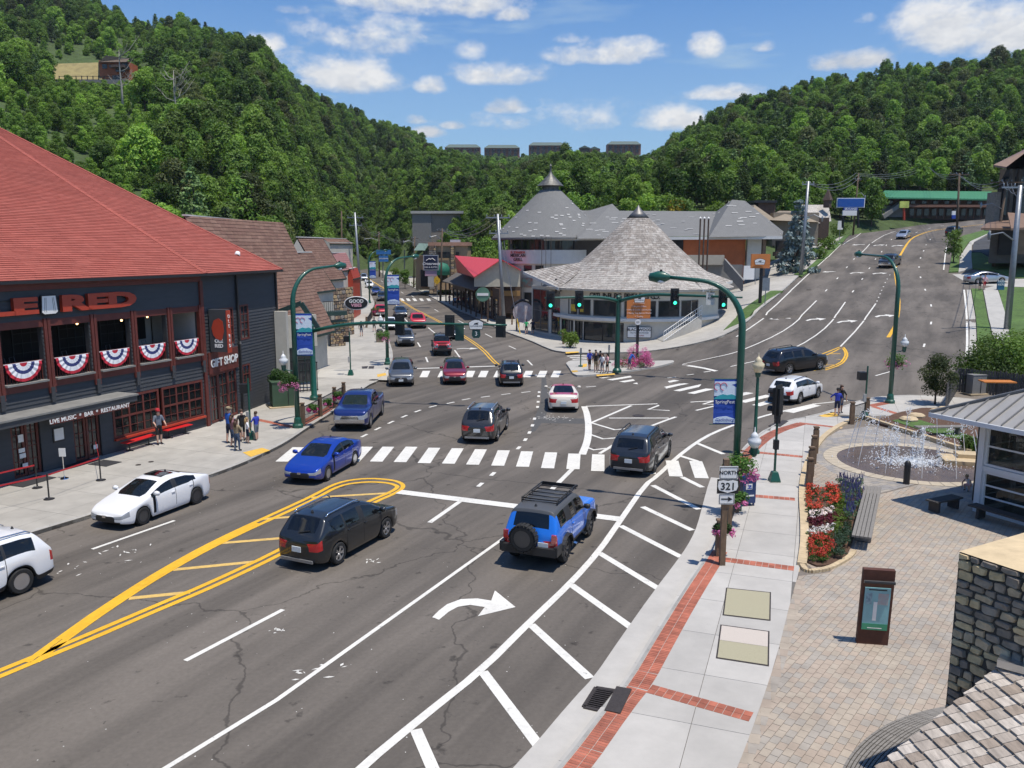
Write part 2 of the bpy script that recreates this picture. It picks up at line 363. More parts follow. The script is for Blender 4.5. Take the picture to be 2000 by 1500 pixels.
def holes(w,mb,L0,L1,z0,z1,ops,t=.25,mi=0,lap=0.,lapmi=0):
 us=sorted({L0,L1,*[o[0] for o in ops],*[o[1] for o in ops]}); zs=sorted({z0,z1,*[o[2] for o in ops],*[o[3] for o in ops]})
 us=[u for u in us if L0<=u<=L1]; zs=[z for z in zs if z0<=z<=z1]
 for i in range(len(us)-1):
  run=None
  for j in range(len(zs)-1):
   cu,cz=(us[i]+us[i+1])/2,(zs[j]+zs[j+1])/2
   solid=not any(o[0]<cu<o[1] and o[2]<cz<o[3] for o in ops)
   if solid: run=[zs[j],zs[j+1]] if run is None else [run[0],zs[j+1]]
   if run and (not solid or j==len(zs)-2):
    w.box(mb,us[i],us[i+1],run[0],run[1],-t,0,mi)
    if lap:
     k=math.floor(run[0]/lap); 
     while k*lap<run[1]-.01:
      a=max(run[0],k*lap); b=min(run[1],(k+1)*lap)
      oa=.034*(1-(a-k*lap)/lap)+.004; ob=.034*(1-(b-k*lap)/lap)+.004
      p=[w.pt(us[i],a,.002),w.pt(us[i+1],a,.002),w.pt(us[i+1],a,oa),w.pt(us[i],a,oa),w.pt(us[i],b,ob),w.pt(us[i+1],b,ob)]
      mb.add(p,[(0,1,2,3),(3,2,5,4)],lapmi); k+=1
    run=None
def window(w,parent,u0,u1,z0,z1,nu,nz,fm,gm,fw=.07,mw=.035,o=.02,name='window',depth=.09):
 mb=MB()
 w.box(mb,u0,u0+fw,z0,z1,o-depth,o); w.box(mb,u1-fw,u1,z0,z1,o-depth,o); w.box(mb,u0+fw,u1-fw,z0,z0+fw,o-depth,o); w.box(mb,u0+fw,u1-fw,z1-fw,z1,o-depth,o)
 du=(u1-u0-2*fw)/nu; dz=(z1-z0-2*fw)/nz
 for i in range(1,nu): w.box(mb,u0+fw+i*du-mw/2,u0+fw+i*du+mw/2,z0+fw,z1-fw,o-depth+.02,o-.02)
 for j in range(1,nz): w.box(mb,u0+fw,u1-fw,z0+fw+j*dz-mw/2,z0+fw+j*dz+mw/2,o-depth+.025,o-.025)
 f=mb.build(name,fm,parent,world=True)
 for i in range(nu):
  g=MB(); a=u0+fw+i*du+mw/2; b=a+du-mw
  w.box(g,a,b,z0+fw,z1-fw,o-depth+.03,o-depth+.036); g.build('pane',gm,f,world=True)
 return f
def clip_poly(poly,rect):
 x0,y0,x1,y1=rect
 for ax,v,sg in((0,x0,1),(0,x1,-1),(1,y0,1),(1,y1,-1)):
  out=[]; n=len(poly)
  for i in range(n):
   p,q=poly[i],poly[(i+1)%n]; a=(p[ax]-v)*sg; b=(q[ax]-v)*sg
   if a>=0: out.append(p)
   if (a>=0)!=(b>=0):
    t=a/(a-b); out.append((p[0]+(q[0]-p[0])*t,p[1]+(q[1]-p[1])*t))
  poly=out
  if len(poly)<3: return []
 return poly
def area(p): return abs(sum(p[i][0]*p[(i+1)%len(p)][1]-p[(i+1)%len(p)][0]*p[i][1] for i in range(len(p))))/2
def inside(p,poly):
 x,y=p[0],p[1]; c=False; n=len(poly)
 for i in range(n):
  a,b=poly[i],poly[(i+1)%n]
  if (a[1]>y)!=(b[1]>y) and x<(b[0]-a[0])*(y-a[1])/(b[1]-a[1])+a[0]: c=not c
 return c
def slab(name,poly,off,thick,m,parent=None,grid=2.,kind='structure',hf=None,**k):
 hf=hf or H
 bm=bmesh.new(); vs=[bm.verts.new((p[0],p[1],0)) for p in poly]
 tri=tessellate_polygon([[Vector((p[0],p[1],0)) for p in poly]])
 for t in tri:
  try: bm.faces.new([vs[i] for i in t])
  except ValueError: pass
 xs=[p[0] for p in poly]; ys=[p[1] for p in poly]
 if grid:
  for ax,lo,hi in((0,min(xs),max(xs)),(1,min(ys),max(ys))):
   v=math.ceil(lo/grid)*grid
   while v<hi:
    nrm=(1,0,0) if ax==0 else (0,1,0); co=(v,0,0) if ax==0 else (0,v,0)
    bmesh.ops.bisect_plane(bm,geom=bm.verts[:]+bm.edges[:]+bm.faces[:],plane_co=co,plane_no=nrm); v+=grid
 for v in bm.verts: v.co.z=hf(v.co.x,v.co.y)+off
 bmesh.ops.recalc_face_normals(bm,faces=bm.faces)
 for f in bm.faces:
  if f.normal.z<0: f.normal_flip()
 if thick:
  be=[e for e in bm.edges if e.is_boundary]
  r=bmesh.ops.extrude_edge_only(bm,edges=be)
  for v in r['geom']:
   if isinstance(v,bmesh.types.BMVert): v.co.z-=thick
 me=bpy.data.meshes.new(name); bm.to_mesh(me); bm.free(); me.materials.append(m)
 return link(name,me,parent,kind=kind if parent is None else None,**k)
def resample(pts,step):
 pts=[Vector((p[0],p[1])) for p in pts]; out=[pts[0]]
 for a,b in zip(pts,pts[1:]):
  n=max(1,int((b-a).length/step))
  out+= [a+(b-a)*(i/n) for i in range(1,n+1)]
 return out
def smooth(pts,it=3):
 pts=[Vector((p[0],p[1])) for p in pts]
 for _ in range(it):
  o=[pts[0]]
  for a,b in zip(pts,pts[1:]): o+=[a*.75+b*.25,a*.25+b*.75]
  o.append(pts[-1]); pts=o
 return pts
def ribbon(mb,pts,wd,off,step=1.2,side=0.,hf=None):
 hf=hf or H
 q=resample(pts,step); vs=[]
 for i,p in enumerate(q):
  d=(q[min(i+1,len(q)-1)]-q[max(i-1,0)]); d.normalize(); n=Vector((-d.y,d.x))
  for s in(-.5,.5):
   c=p+n*(wd*s+side); vs.append((c.x,c.y,hf(c.x,c.y)+off))
 mb.add(vs,[(2*i,2*i+1,2*i+3,2*i+2) for i in range(len(q)-1)])
def flat(mb,poly,off):
 n=len(poly); tri=tessellate_polygon([[Vector((p[0],p[1],0)) for p in poly]])
 mb.add([(p[0],p[1],H(p[0],p[1])+off) for p in poly],tri)
def GG(l,off=0.): return [G(p[0],p[1],off) for p in l]
# ============================================================ ground, roads, pavements
mDirt=mat('forest floor',(.050,.080,.020),.95,var=.35,scale=.35,bump=.6,bscale=1.5,bdist=.3,big=.2)
mGrass=mat('lawn grass',(.075,.135,.028),.9,var=.32,scale=3.5,bump=.7,bscale=60,bdist=.04,big=.18)
mConc=mat('pavement concrete',(.40,.385,.35),.85,var=.09,scale=1.8,bump=.25,bscale=90,bdist=.006,big=.09)
mConcG=mat('grey pavement concrete',(.415,.395,.36),.85,var=.08,scale=1.4,bump=.25,bscale=90,bdist=.006,big=.08,rand=.06)
mConcOld=mat('weathered pavement concrete',(.365,.345,.305),.88,var=.12,scale=1.1,bump=.25,bscale=90,bdist=.006,big=.12,rand=.07)
mConcNew=mat('new pale pavement concrete',(.47,.445,.39),.85,var=.07,scale=1.6,bump=.2,bscale=90,bdist=.006,big=.07,rand=.05)
mKerb=mat('kerb concrete',(.33,.32,.295),.85,var=.16,scale=2.6,bump=.3,bscale=60,bdist=.008,big=.12)
mJoint=mat('pavement joint',(.14,.13,.115),.95,var=.2,scale=6)
mWhite=mat('white road paint',(.66,.64,.58),.6,var=.10,scale=7,bump=.2,bscale=70,bdist=.004,big=.07)
mYel=mat('yellow road paint',(.72,.40,.02),.55,var=.10,scale=5,big=.06)
mYelF=mat('faded yellow road paint',(.62,.41,.12),.6,var=.14,scale=6,big=.06)
mTact=mat('yellow tactile paving',(.66,.40,.06),.7,var=.15,scale=6,bump=.5,bscale=25,bdist=.01)
mBrick=mat('red paving brick',(.36,.115,.07),.8,var=.25,scale=2.5,bump=.2,bscale=60,bdist=.005,rand=.22)
mMortar=mat('paving mortar',(.50,.36,.20),.9,var=.15,scale=6)
mSand=mat('tan stone coping',(.50,.39,.24),.8,var=.14,scale=3,big=.1)
mMulch=mat('bark mulch',(.10,.055,.033),.95,var=.4,scale=14,bump=.9,bscale=40,bdist=.03)
def asphalt():
 m=mat('road asphalt',(.130,.113,.095),.82,var=.10,scale=9,bump=.35,bscale=160,bdist=.006,spec=.35)
 nt=m.node_tree; N=nt.nodes; L=nt.links; b=N['Principled BSDF']; cur=b.inputs['Base Color'].links[0].from_socket
 g=N.new('ShaderNodeNewGeometry').outputs['Position']
 def layer(cur,ang,sc3,lo,hi,a,bb,detail=4,scale=1.):
  vr=N.new('ShaderNodeVectorRotate'); vr.rotation_type='Z_AXIS'; vr.inputs['Angle'].default_value=R(ang); L.new(g,vr.inputs[0])
  mp=N.new('ShaderNodeMapping'); L.new(vr.outputs[0],mp.inputs[0]); mp.inputs['Scale'].default_value=sc3
  t=N.new('ShaderNodeTexNoise'); L.new(mp.outputs[0],t.inputs['Vector']); t.inputs['Scale'].default_value=scale; t.inputs['Detail'].default_value=detail; t.inputs['Roughness'].default_value=.6
  r=N.new('ShaderNodeMapRange'); L.new(t.outputs['Fac'],r.inputs[0]); r.inputs[1].default_value=lo; r.inputs[2].default_value=hi; r.inputs[3].default_value=a; r.inputs[4].default_value=bb
  v=N.new('ShaderNodeVectorMath'); v.operation='SCALE'; L.new(cur,v.inputs[0]); L.new(r.outputs[0],v.inputs['Scale']); return v.outputs[0]
 cur=layer(cur,-63,(.03,.5,1),.36,.62,.64,1.16)     # wheel tracks along the street
 cur=layer(cur,0,(.12,.12,1),.3,.7,.86,1.16)
 cur=layer(cur,0,(1.6,1.6,1),.63,.70,1.0,.45,6)       # oil spots
 cur=layer(cur,20,(5,5,1),.70,.74,1.0,.5,3)
 vo=N.new('ShaderNodeTexVoronoi'); vo.feature='DISTANCE_TO_EDGE'; vo.inputs['Scale'].default_value=.11; nz=N.new('ShaderNodeTexNoise'); nz.inputs['Scale'].default_value=.9; nz.inputs['Detail'].default_value=5; L.new(g,nz.inputs['Vector']); va=N.new('ShaderNodeVectorMath'); va.operation='MULTIPLY_ADD'; L.new(nz.outputs['Color'],va.inputs[0]); va.inputs[1].default_value=(1.6,1.6,0); L.new(g,va.inputs[2]); L.new(va.outputs[0],vo.inputs['Vector'])
 r=N.new('ShaderNodeMapRange'); L.new(vo.outputs['Distance'],r.inputs[0]); r.inputs[1].default_value=.0015; r.inputs[2].default_value=.0045; r.inputs[3].default_value=.55; r.inputs[4].default_value=1.; v=N.new('ShaderNodeVectorMath'); v.operation='SCALE'; L.new(cur,v.inputs[0]); L.new(r.outputs[0],v.inputs['Scale']); cur=v.outputs[0]
 L.new(cur,b.inputs['Base Color']); return m
def worn(m,lo,hi):
 N=m.node_tree.nodes; L=m.node_tree.links; b=N['Principled BSDF']; cur=b.inputs['Base Color'].links[0].from_socket; g=N.new('ShaderNodeNewGeometry').outputs['Position']; t=N.new('ShaderNodeTexNoise'); t.inputs['Scale'].default_value=4.5; t.inputs['Detail'].default_value=9; t.inputs['Roughness'].default_value=.75; L.new(g,t.inputs['Vector']); r=N.new('ShaderNodeMapRange'); L.new(t.outputs['Fac'],r.inputs[0]); r.inputs[1].default_value=lo; r.inputs[2].default_value=hi; x=N.new('ShaderNodeMix'); x.data_type='RGBA'; L.new(r.outputs[0],x.inputs['Factor']); L.new(cur,x.inputs['A']); x.inputs['B'].default_value=(.13,.12,.105,1); L.new(x.outputs['Result'],b.inputs['Base Color'])
worn(mWhite,.60,.70); worn(mYel,.64,.72); worn(mYelF,.58,.70)
mAsph=asphalt()
mAsphD=mat('dark parking asphalt',(.052,.054,.058),.85,var=.2,scale=5,bump=.3,bscale=120,bdist=.006,big=.15)
mAsphP=mat('trench patch asphalt',(.075,.073,.07),.85,var=.2,scale=6,bump=.3,bscale=120,bdist=.006)
# --- terrain sheet: a polar grid reaching the horizon
def terrain_sheet():
 ds=[-60,2]+[8+6*i for i in range(40)]+[250+10*i for i in range(38)]+[640+20*i for i in range(22)]+[1100,1150]
 pxs=list(range(-900,3001,60)); vs=[]; fs=[]
 for d in ds:
  for p in pxs:
   dd=max(d,60) if d<60 else d
   x=(p-1000)/FPX*dd; y=d
   vs.append((x,y,terrain(x,y) if d>0 else -.6))
 n=len(pxs)
 for i in range(len(ds)-1):
  for j in range(n-1): fs.append((i*n+j,i*n+j+1,(i+1)*n+j+1,(i+1)*n+j))
 me=bpy.data.meshes.new('terrain'); me.from_pydata(vs,[],fs); me.materials.append(mDirt); me.polygons.foreach_set('use_smooth',[True]*len(fs))
 return link('terrain',me,kind='structure')
terrain_sheet()
# --- one asphalt sheet under the whole crossing and both streets
RL=[Vector((xroadL(y),y)) for y in range(80,410,10)]
def xl(y): return interp(y,[(-60,-70),(60,-45),(84,-38),(98,-26),(120,-26),(156,-32),(200,-38),(345,-75),(420,-95)])
roadpoly=[(-70,-60),(70,-60),(75,20),(75,60),(82,90),(92,130),(108,150),(140,165),(175,178),(175,205),(120,202),(90,190),(72,181),(60,172),(50,150),(35,140)]+[(interp(y,XLR)+12,y) for y in (140,200)]+[(xroadL(y)+9,y) for y in(260,300,345,405)]+[(xroadL(y)-9,y) for y in (405,345,300,250,200,170)]+[(-30,150),(-30,125),(-48,95),(-70,80)]
road=slab('road',roadpoly,0,0,mAsph,grid=3.)
def paint(name,m,fn,off=.010,parent=None):
 mb=MB(); fn(mb,off); return mb.build(name,m,parent or road,fix=False)
def line(pts,wd,m=None,name='lane_line',sm=0,off=.010,px=True,step=1.2):
 q=GG(pts) if px else pts
 if sm: q=smooth(q,sm)
 return paint(name,m or mWhite,lambda mb,o: ribbon(mb,q,wd,o,step),off)
def dashes(pts,ln,wd=.13,name='lane_dash',m=None,head=None):
 q=GG(pts); n=len(q)
 for i,p in enumerate(q):
  d=(q[min(i+1,n-1)]-q[max(i-1,0)]) if n>1 else Vector(head)
  d=Vector((d.x,d.y)).normalized(); c=Vector((p.x,p.y))
  paint(name,m or mWhite,lambda mb,o: ribbon(mb,[c-d*ln/2,c+d*ln/2],wd,o))
def c3(l,ox,oy,s): return [(ox+x/s,oy+y/s) for x,y in l]
C4=lambda l: c3(l,540,640,3.846); C5=lambda l: c3(l,980,640,4.348); C6=lambda l: c3(l,540,900,2.7778); C3=lambda l: c3(l,0,860,3.571); CB=lambda l: c3(l,1400,560,3.3333); CR=lambda l: c3(l,1600,280,5.)
up=[(52,1294),(112,1250),(196,1190),(308,1118),(420,1056),(560,992),(612,968),(659,942),(713,934),(763,937),(786,944),(788,953),(774,963),(727,983),(640,1030),(560,1078),(420,1145),(308,1192),(179,1248),(92,1283),(0,1322),(-160,1385)]
line(up,.19,mYel,'centre_line',2); 
mb_in=[(70,1294),(120,1256),(203,1196),(314,1124),(426,1062),(566,998),(617,974),(663,948),(714,941),(757,943),(776,949),(776,953),(764,961),(718,980),(632,1025),(552,1072),(412,1138),(300,1185),(171,1240),(84,1276),(-10,1314),(-170,1378)]
line(mb_in,.19,mYel,'centre_line',2,.012)
line([(118,1249),(200,1190),(311,1120),(423,1059),(500,1022)],.30,mYel,'centre_line',1,.0145)
for a,b in [((252,1169),(372,1157)),((339,1113),(501,1097)),((420,1062),(590,1048)),((512,1014),(660,1003)),((608,972),(763,963))]: line([a,b],.22,mYelF,'hatch_bar',off=.006)
line([(180,1073),(341,1017)],.14); line([(362,1291),(553,1191)],.15); line([(839,1021),(905,975)],.2); line([(-200,1225),(-60,1168)],.14)
line([(779,961),(1215,1015)],.55,name='stop_line',off=.0165)
line([(150,1610),(325,1500),(540,1368),(1001,1039)],.13)
line([(1060,973),(1079,955),(1120,914)],.22)
line([(1137,888),(1148,861),(1150,835),(1147,810),(1141,794)],.38,sm=2)
sh=[(560,1640),(705,1500),(820,1405),(940,1310),(1033,1217),(1116,1138),(1170,1077),(1210,1019),(1260,947),(1284,930),(1320,895),(1359,865),(1394,845),(1445,826),(1514,807),(1592,789)]
line(sh,.22,sm=1,off=.012,name='edge_line')
line([(1592,789),(1640,784),(1685,780),(1757,779)],.16,name='edge_line',sm=1)
for a,b in [((943,1312),(1053,1458)),((1037,1220),(1152,1325)),((1115,1142),(1236,1228)),((1170,1080),(1286,1150)),((1212,1027),(1330,1088)),((1255,990),(1352,1036)),((1275,948),(1365,995)),((1332,932),(1372,952)),((1362,866),(1413,887)),((1327,890),(1362,901)),((812,1425),(850,1512))]: line([a,b],.25,name='hatch_bar',off=.007)
arrow=C6([(845,850),(880,815),(925,780),(1000,752),(1090,748),(1165,760),(1185,705),(1297,795),(1092,845),(1130,795),(1050,783),(985,793),(935,820),(882,864)])
paint('turn_arrow',mWhite,lambda mb,o: flat(mb,[(p.x,p.y) for p in GG(arrow)],o))
for (a,b) in [((583,874),(550,902)),((628,874),(597,903)),((672,874),(644,903)),((717,873),(690,902)),((758.5,873),(734.5,902)),((804,873),(781,903)),((848.5,875),(828,905)),((894,876),(875.5,906)),((939.4,878),(922.7,908)),((984,880),(972,910)),((1029.5,882),(1020.5,912)),((1076.4,884),(1069.4,915)),((1122,886.5),(1119,916.7)),((1168.6,888),(1167.4,920.6)),((1215,891),(1217,922)),((1263,895),(1268,926)),((1312.3,900),(1320.6,931)),((1358.7,901),(1370.8,934.4))]: line([a,b],.60,name='crossing_bar',off=.014)
for x in (831,866,892,919,945,975,1003,1032,1060,1087): line([(x+2,724.5),(x-4,737)],.62,name='crossing_bar')
line([(814,720),(972,715)],.4,name='stop_line')
for p in C5([(835,428),(920,410)]),: line(p,.55,name='crossing_bar')
for l in ([(915,445),(1155,405)],[(1020,462),(1260,418)],[(1135,478),(1370,430)],[(1240,495),(1485,447)],[(1360,517),(1600,465)],[(1485,538),(1725,484)],[(1605,560),(1840,503)]): line(C5(l),.55,name='crossing_bar')
for l in ([(120,712),(215,690)],[(160,752),(345,708)],[(255,775),(390,736)],[(470,818),(650,770)]): line(CB(l),.6,name='crossing_bar')
for l in ([(555,242),(720,236)],[(580,256),(725,250)],[(600,270),(725,264)],[(620,284),(735,278)]): line(C5(l),.45,name='crossing_bar')
for l in ([(715,668),(1810,622),(2040,600)],[(2040,604),(1900,640),(1810,665),(1600,715),(1400,785),(1230,850),(1050,935),(830,1070)],[(1100,662),(760,808)],[(760,808),(960,868),(1270,835)],[(910,768),(1420,768)],[(1360,650),(1245,695),(1595,712)],[(1790,625),(1710,650),(1800,652)],[(745,905),(860,945),(1020,932)],[(720,1015),(780,1038),(890,1025)]): line(C5(l),.19,name='chevron_line',off=.006+.0015*rnd.random())
dashes([(1047,733),(1053,766),(1052,774),(1051,785),(1050,795),(1044,818),(1040,831),(1034,845),(1026,859),(1013,875),(962.5,926),(938,947)],.6,.18)
dashes([(711.6,851),(737.6,837.6),(763.6,825),(789.6,813.4),(816,803),(845.5,794),(880,787),(910.5,780),(948,775),(988,770),(1027,766)],.75,.16)
for o in (0,6): line([(745+o*.3,560),(778+o*.5,584.5),(820+o*.6,610),(856+o*.8,628),(910+o,661),(940+o,682),(961+o,706),(972+o,714)],.13,mYel,'centre_line',1)
line([(690,519),(706,536),(745,560)],.25,mYel,'centre_line')
for a,b in [((947.5,652),(961,659)),((993.7,675.6),(1007.5,682)),((1030,703.7),(1039.7,713.6)),((848.5,604),(856,608.5)),((895,626),(905,631)),((803,577),(809,581)),((783,570),(788,573)),((763,556),(768,559)),((744,548),(748,551)),((730,536),(733,539)),((722,530),(724,532))]: line([a,b],.14,name='lane_dash')
for a,b in [((815.6,669),(821,677.7)),((831.7,697.7),(835.6,707.6)),((836.4,640),(849,650.4)),((888,684),(901,702)),((790,622),(797,630)),((772,592),(775,597))]: line([a,b],.15,name='lane_dash')
for x in (783.5,795.5,808,821.5,835.5): line([(x,583),(x+4,588)],.6,name='crossing_bar')
for x in (702,708,715,722,728): line([(x,520),(x+1.5,524)],.7,name='crossing_bar')
line([(1330,712),(1400,698),(1460,680),(1520,653),(1556,629),(1595,587)],.14,sm=1)
line([(1427,716),(1490,702),(1559,677),(1604,648.5),(1631,620),(1651,590)],.14,sm=1)
line([(1641.5,677),(1679,638),(1710.5,593)],.14,sm=1)
dashes([(1713,588),(1716,581),(1719,574),(1722,567),(1725.5,560),(1729,552),(1733,545),(1738,537)],.5,.13)
for o in (0,4): line([(1733+o,659),(1749.5+o*.8,632),(1755.5+o*.6,596),(1753+o*.6,570),(1748+o*.6,540),(1747+o*.6,524),(1754+o*.6,504),(1768+o*.5,480),(1780+o*.4,465),(1800,456+o*.3),(1826,449+o*.3),(1850,446+o*.2),(1920,438+o*.2)],.16,mYel,'centre_line',1)
line([(1438,658),(1454,648),(1500,611),(1560,553),(1602,515),(1650,474),(1680,459),(1712,450),(1760,442)],.16,sm=1,name='edge_line')
line([(1673,502),(1690,487),(1705,472),(1733,456),(1780,446)],.14,sm=1)
line([(1843,527),(1846,500),(1849,480)],.16,name='edge_line'); line([(1883,566),(1888,610),(1889,650),(1889,680),(1886.6,698)],.18,sm=1,name='edge_line')
dashes([(1817,467.6),(1809,478),(1804,490),(1798,504),(1795,521.6),(1798,541.6),(1807,566),(1818.5,596.6),(1818.5,631),(1805,674.6)],1.3,.16)
dashes([(1741,468),(1731,479),(1722,491.6),(1710,506),(1698,524),(1684,545),(1666,569)],1.4,.14)
dashes([(1668,506),(1654,522),(1635.6,543.6),(1613.6,567)],1.4,.14)
dashes([(1790,454),(1815,446),(1840,441)],1.6,.14)
line([(1710,734),(1742,725)],.14)
line([(1330,713),(1399,725)],.4,name='stop_line')
for l in ([(1715,378),(1775,370)],[(1570,403),(1632,395)],[(1405,428),(1480,420)],[(715,505),(800,498)]): line(C5(l),.16,name='lane_dash')
line([(1600,699),(1625,689),(1644.5,678.5),(1651,688),(1650.5,696.5),(1640,710),(1610,720.5),(1590,724)],.14,mYel,'centre_line',1)
line([(1594,696),(1620,686),(1646,675.5),(1655,688),(1655,698),(1643,712.5),(1612,723)],.14,mYel,'centre_line',1)
for l in ([(740,437),(805,437)],[(700,470),(805,475)],[(700,510),(780,510)]): line(CB(l),.14,mYel,'hatch_bar')
def curved_arrow(px,py,flip,sc=1.):
 p=G(px,py); pts=[(-1.6,-.15),(-.6,.32),(.5,.25),(.5,.62),(1.7,.0),(.4,-.5),(.5,-.08),(-.5,0.0),(-1.45,-.42)]
 a=math.atan2(p.x-xroadL(60),40)
 q=[]
 for x,y in pts:
  x*=flip*sc; y*=sc*1.9; q.append((p.x+x,p.y+y))
 paint('turn_arrow',mWhite,lambda mb,o: flat(mb,q,o))
for px,py,fl in [(1523,622,-1),(1592,624,1),(1653,628,1),(1727,617,1),(1621,531,-1),(1673,533,1),(1717,534,1),(1676,478,-1),(1716,479,1),(1752,480,1),(912,681,1)]: curved_arrow(px,py,fl,.66)
def patch(name,poly,m,off=.003): paint(name,m,lambda mb,o: flat(mb,[(p.x,p.y) for p in GG(poly)],o),off)
patch('asphalt_patch',[(1058,735),(1066,735),(1072,790),(1066,815),(1046,842),(1036,845),(1046,812),(1056,785)],mAsphP)
patch('asphalt_patch',[(1046,815),(1148,818),(1148,828),(1046,826)],mAsphP,.0045)
mIron=mat('cast iron',(.055,.045,.04),.6,var=.25,scale=20,metal=.3,bump=.4,bscale=60)
def cover(px,py,r,nm='manhole_cover'):
 p=G(px,py,.004); mb=MB(); mb.lathe([(r,0),(r,.012),(r*.86,.012),(r*.86,.006),(0,.008)],20,(0,0,0)); o=mb.build(nm,mIron,road); o.location=p
cover(1247,812,.36); cover(820,705,.3); cover(1580,566,.3); cover(1325,683,.2)
mb=MB()
for cx,cy,n,s in [(1065,815,26,.5),(1090,818,20,.4),(262,1072,14,.5),(120,1120,10,.5),(600,1089,8,.12),(725,1095,7,.12),(540,1232,7,.12),(1475,688,10,.5),(615,1310,10,.3)]:
 c=G(cx,cy)
 for _ in range(n):
  x=c.x+rnd.gauss(0,s); y=c.y+rnd.gauss(0,s); a=rnd.random()*3; l=rnd.uniform(.03,.14); k=rnd.uniform(.015,.04)
  u=Vector((math.cos(a),math.sin(a)))*l; v=Vector((-math.sin(a),math.cos(a)))*k
  mb.add([(x-u.x,y-u.y,H(x,y)+.005),(x+v.x,y+v.y,H(x,y)+.005),(x+u.x,y+u.y,H(x,y)+.005),(x-v.x,y-v.y,H(x,y)+.005)],[(0,1,2,3)])
for _ in range(120):   # litter and grit
 p=G(rnd.uniform(60,1350),rnd.uniform(880,1490)); k=rnd.uniform(.006,.02)
 mb.add([(p.x-k,p.y,.005),(p.x,p.y-k,.006),(p.x+k,p.y,.005),(p.x,p.y+k,.007)],[(0,1,2,3)])
mb.build('paint_chips',mWhite,road,fix=False,kind='stuff')
# --- pavements --------------------------------------------------
SW=.15
def panels(parent,poly,org,ang,du,dv,gap,off,th,m,name='panel',mats=None,hf=None,lim=300,jit=0.,brick=False,stuffname=None,wv=0.):
 hf=hf or H
 ca,sa=math.cos(-ang),math.sin(-ang); ox,oy=org
 lp=[((p[0]-ox)*ca-(p[1]-oy)*sa,(p[0]-ox)*sa+(p[1]-oy)*ca) for p in poly]
 x0,x1=min(p[0] for p in lp),max(p[0] for p in lp); y0,y1=min(p[1] for p in lp),max(p[1] for p in lp)
 cells=[]
 for j in range(math.floor(y0/dv),math.ceil(y1/dv)):
  sh=.5*du*(j%2) if brick else 0
  for i in range(math.floor((x0-sh)/du),math.ceil((x1-sh)/du)):
   c=clip_poly(lp,(i*du+sh+gap/2,j*dv+gap/2,(i+1)*du+sh-gap/2,(j+1)*dv-gap/2))
   c2=[]
   for q in c:
    if not c2 or (abs(q[0]-c2[-1][0])+abs(q[1]-c2[-1][1]))>1e-3: c2.append(q)
   if len(c2)<3 or area(c2)<.08*du*dv: continue
   w=[(q[0]*ca+q[1]*sa+ox,-q[0]*sa+q[1]*ca+oy) for q in c2]
   cx=sum(p[0] for p in w)/len(w); cy=sum(p[1] for p in w)/len(w)
   cells.append((cy*cy+cx*cx,w,cx,cy))
 cells.sort(key=lambda t:t[0])
 rest=MB(); nm=len(mats) if mats else 1
 for k,(d,w,cx,cy) in enumerate(cells):
  mb=rest if k>=lim else MB(); z=rnd.uniform(-jit,jit); n=len(w)
  base=[(p[0],p[1],hf(p[0],p[1])+off-th+z) for p in w]; top=[(p[0],p[1],hf(p[0],p[1])+off+z) for p in w]
  tri=tessellate_polygon([[Vector((p[0],p[1],0)) for p in w]])
  mi=rnd.randrange(nm)
  vs=base+top; fs=[tuple(i+n for i in t) for t in tri]+[(i,(i+1)%n,(i+1)%n+n,i+n) for i in range(n)]
  if k>=lim: mb.add(vs,fs,mi)
  else:
   zc=hf(cx,cy); mb.add([(v[0]-cx,v[1]-cy,v[2]-zc) for v in vs],fs,0)
   o=mb.build(name,mats[mi] if mats else m,parent,fix=False); o.location=(cx,cy,zc)
 if rest.v: rest.build(stuffname or name+'s',mats or m,parent,fix=False,kind='stuff')
def kerb(parent,pts,wd,h,m,name='kerb',seg=3.):
 q=resample(pts,seg)
 for a,b in zip(q,q[1:]):
  d=(b-a); L=d.length
  if L<.05: continue
  n=Vector((-d.y,d.x)).normalized()*wd; e=d.normalized()*.006
  a2,b2=a+e,b-e; mb=MB(); P=[a2,b2,b2+n,a2+n]; c=(a+b)/2; zc=H(c.x,c.y)
  vs=[(p.x-c.x,p.y-c.y,H(p.x,p.y)-zc-.05) for p in P]+[(p.x-c.x,p.y-c.y,H(p.x,p.y)-zc+h-(0.02 if i in(0,1) else 0)) for i,p in enumerate(P)]
  mb.add(vs,[(4,5,6,7),(0,1,5,4),(1,2,6,5),(2,3,7,6),(3,0,4,7)]); o=mb.build(name,m,parent); o.location=(c.x,c.y,zc)
LK=[(-420,1200),(-200,1128),(70,1045),(193,1008),(398,938),(470,912),(525,886),(560,868),(600,840),(651,808),(690,780),(716,757),(740,747),(757,730),(766,710),(768,694),(763,676),(756,655),(742,615),(730,588),(716,560),(706,541),(698,528)]
lk=smooth([(p.x,p.y) for p in GG(LK,0)],1)
LKin=[(xroadL(300)-18,300),(-34,170),(-30,140),(-27,112),(-26,90),(-22,75),(-24,58),(-24,48),(-30,30),(-36,12)]
lsw=slab('left_sidewalk',[(p.x,p.y) for p in lk]+LKin,SW-.008,.2,mJoint)
ang=math.atan2(11.5,4.5)
nearp=[(p.x,p.y) for p in lk if p.y<75]
polyA=nearp+[(-24,75),(-24,58),(-24,48),(-30,30),(-36,12)]
k0=(-17,45.4)
panels(lsw,polyA,k0,ang,2.4,1.9,.012,SW,.02,mConcOld,name='pavement_panel',mats=[mConcOld])
polyB=[(p.x,p.y) for p in lk if p.y>=73]+LKin[:6]
panels(lsw,polyB,(-11,75),ang+.25,2.4,2.4,.012,SW,.02,mConcOld,name='pavement_panel')
kerb(lsw,list(lk),.18,SW+.012,mKerb)
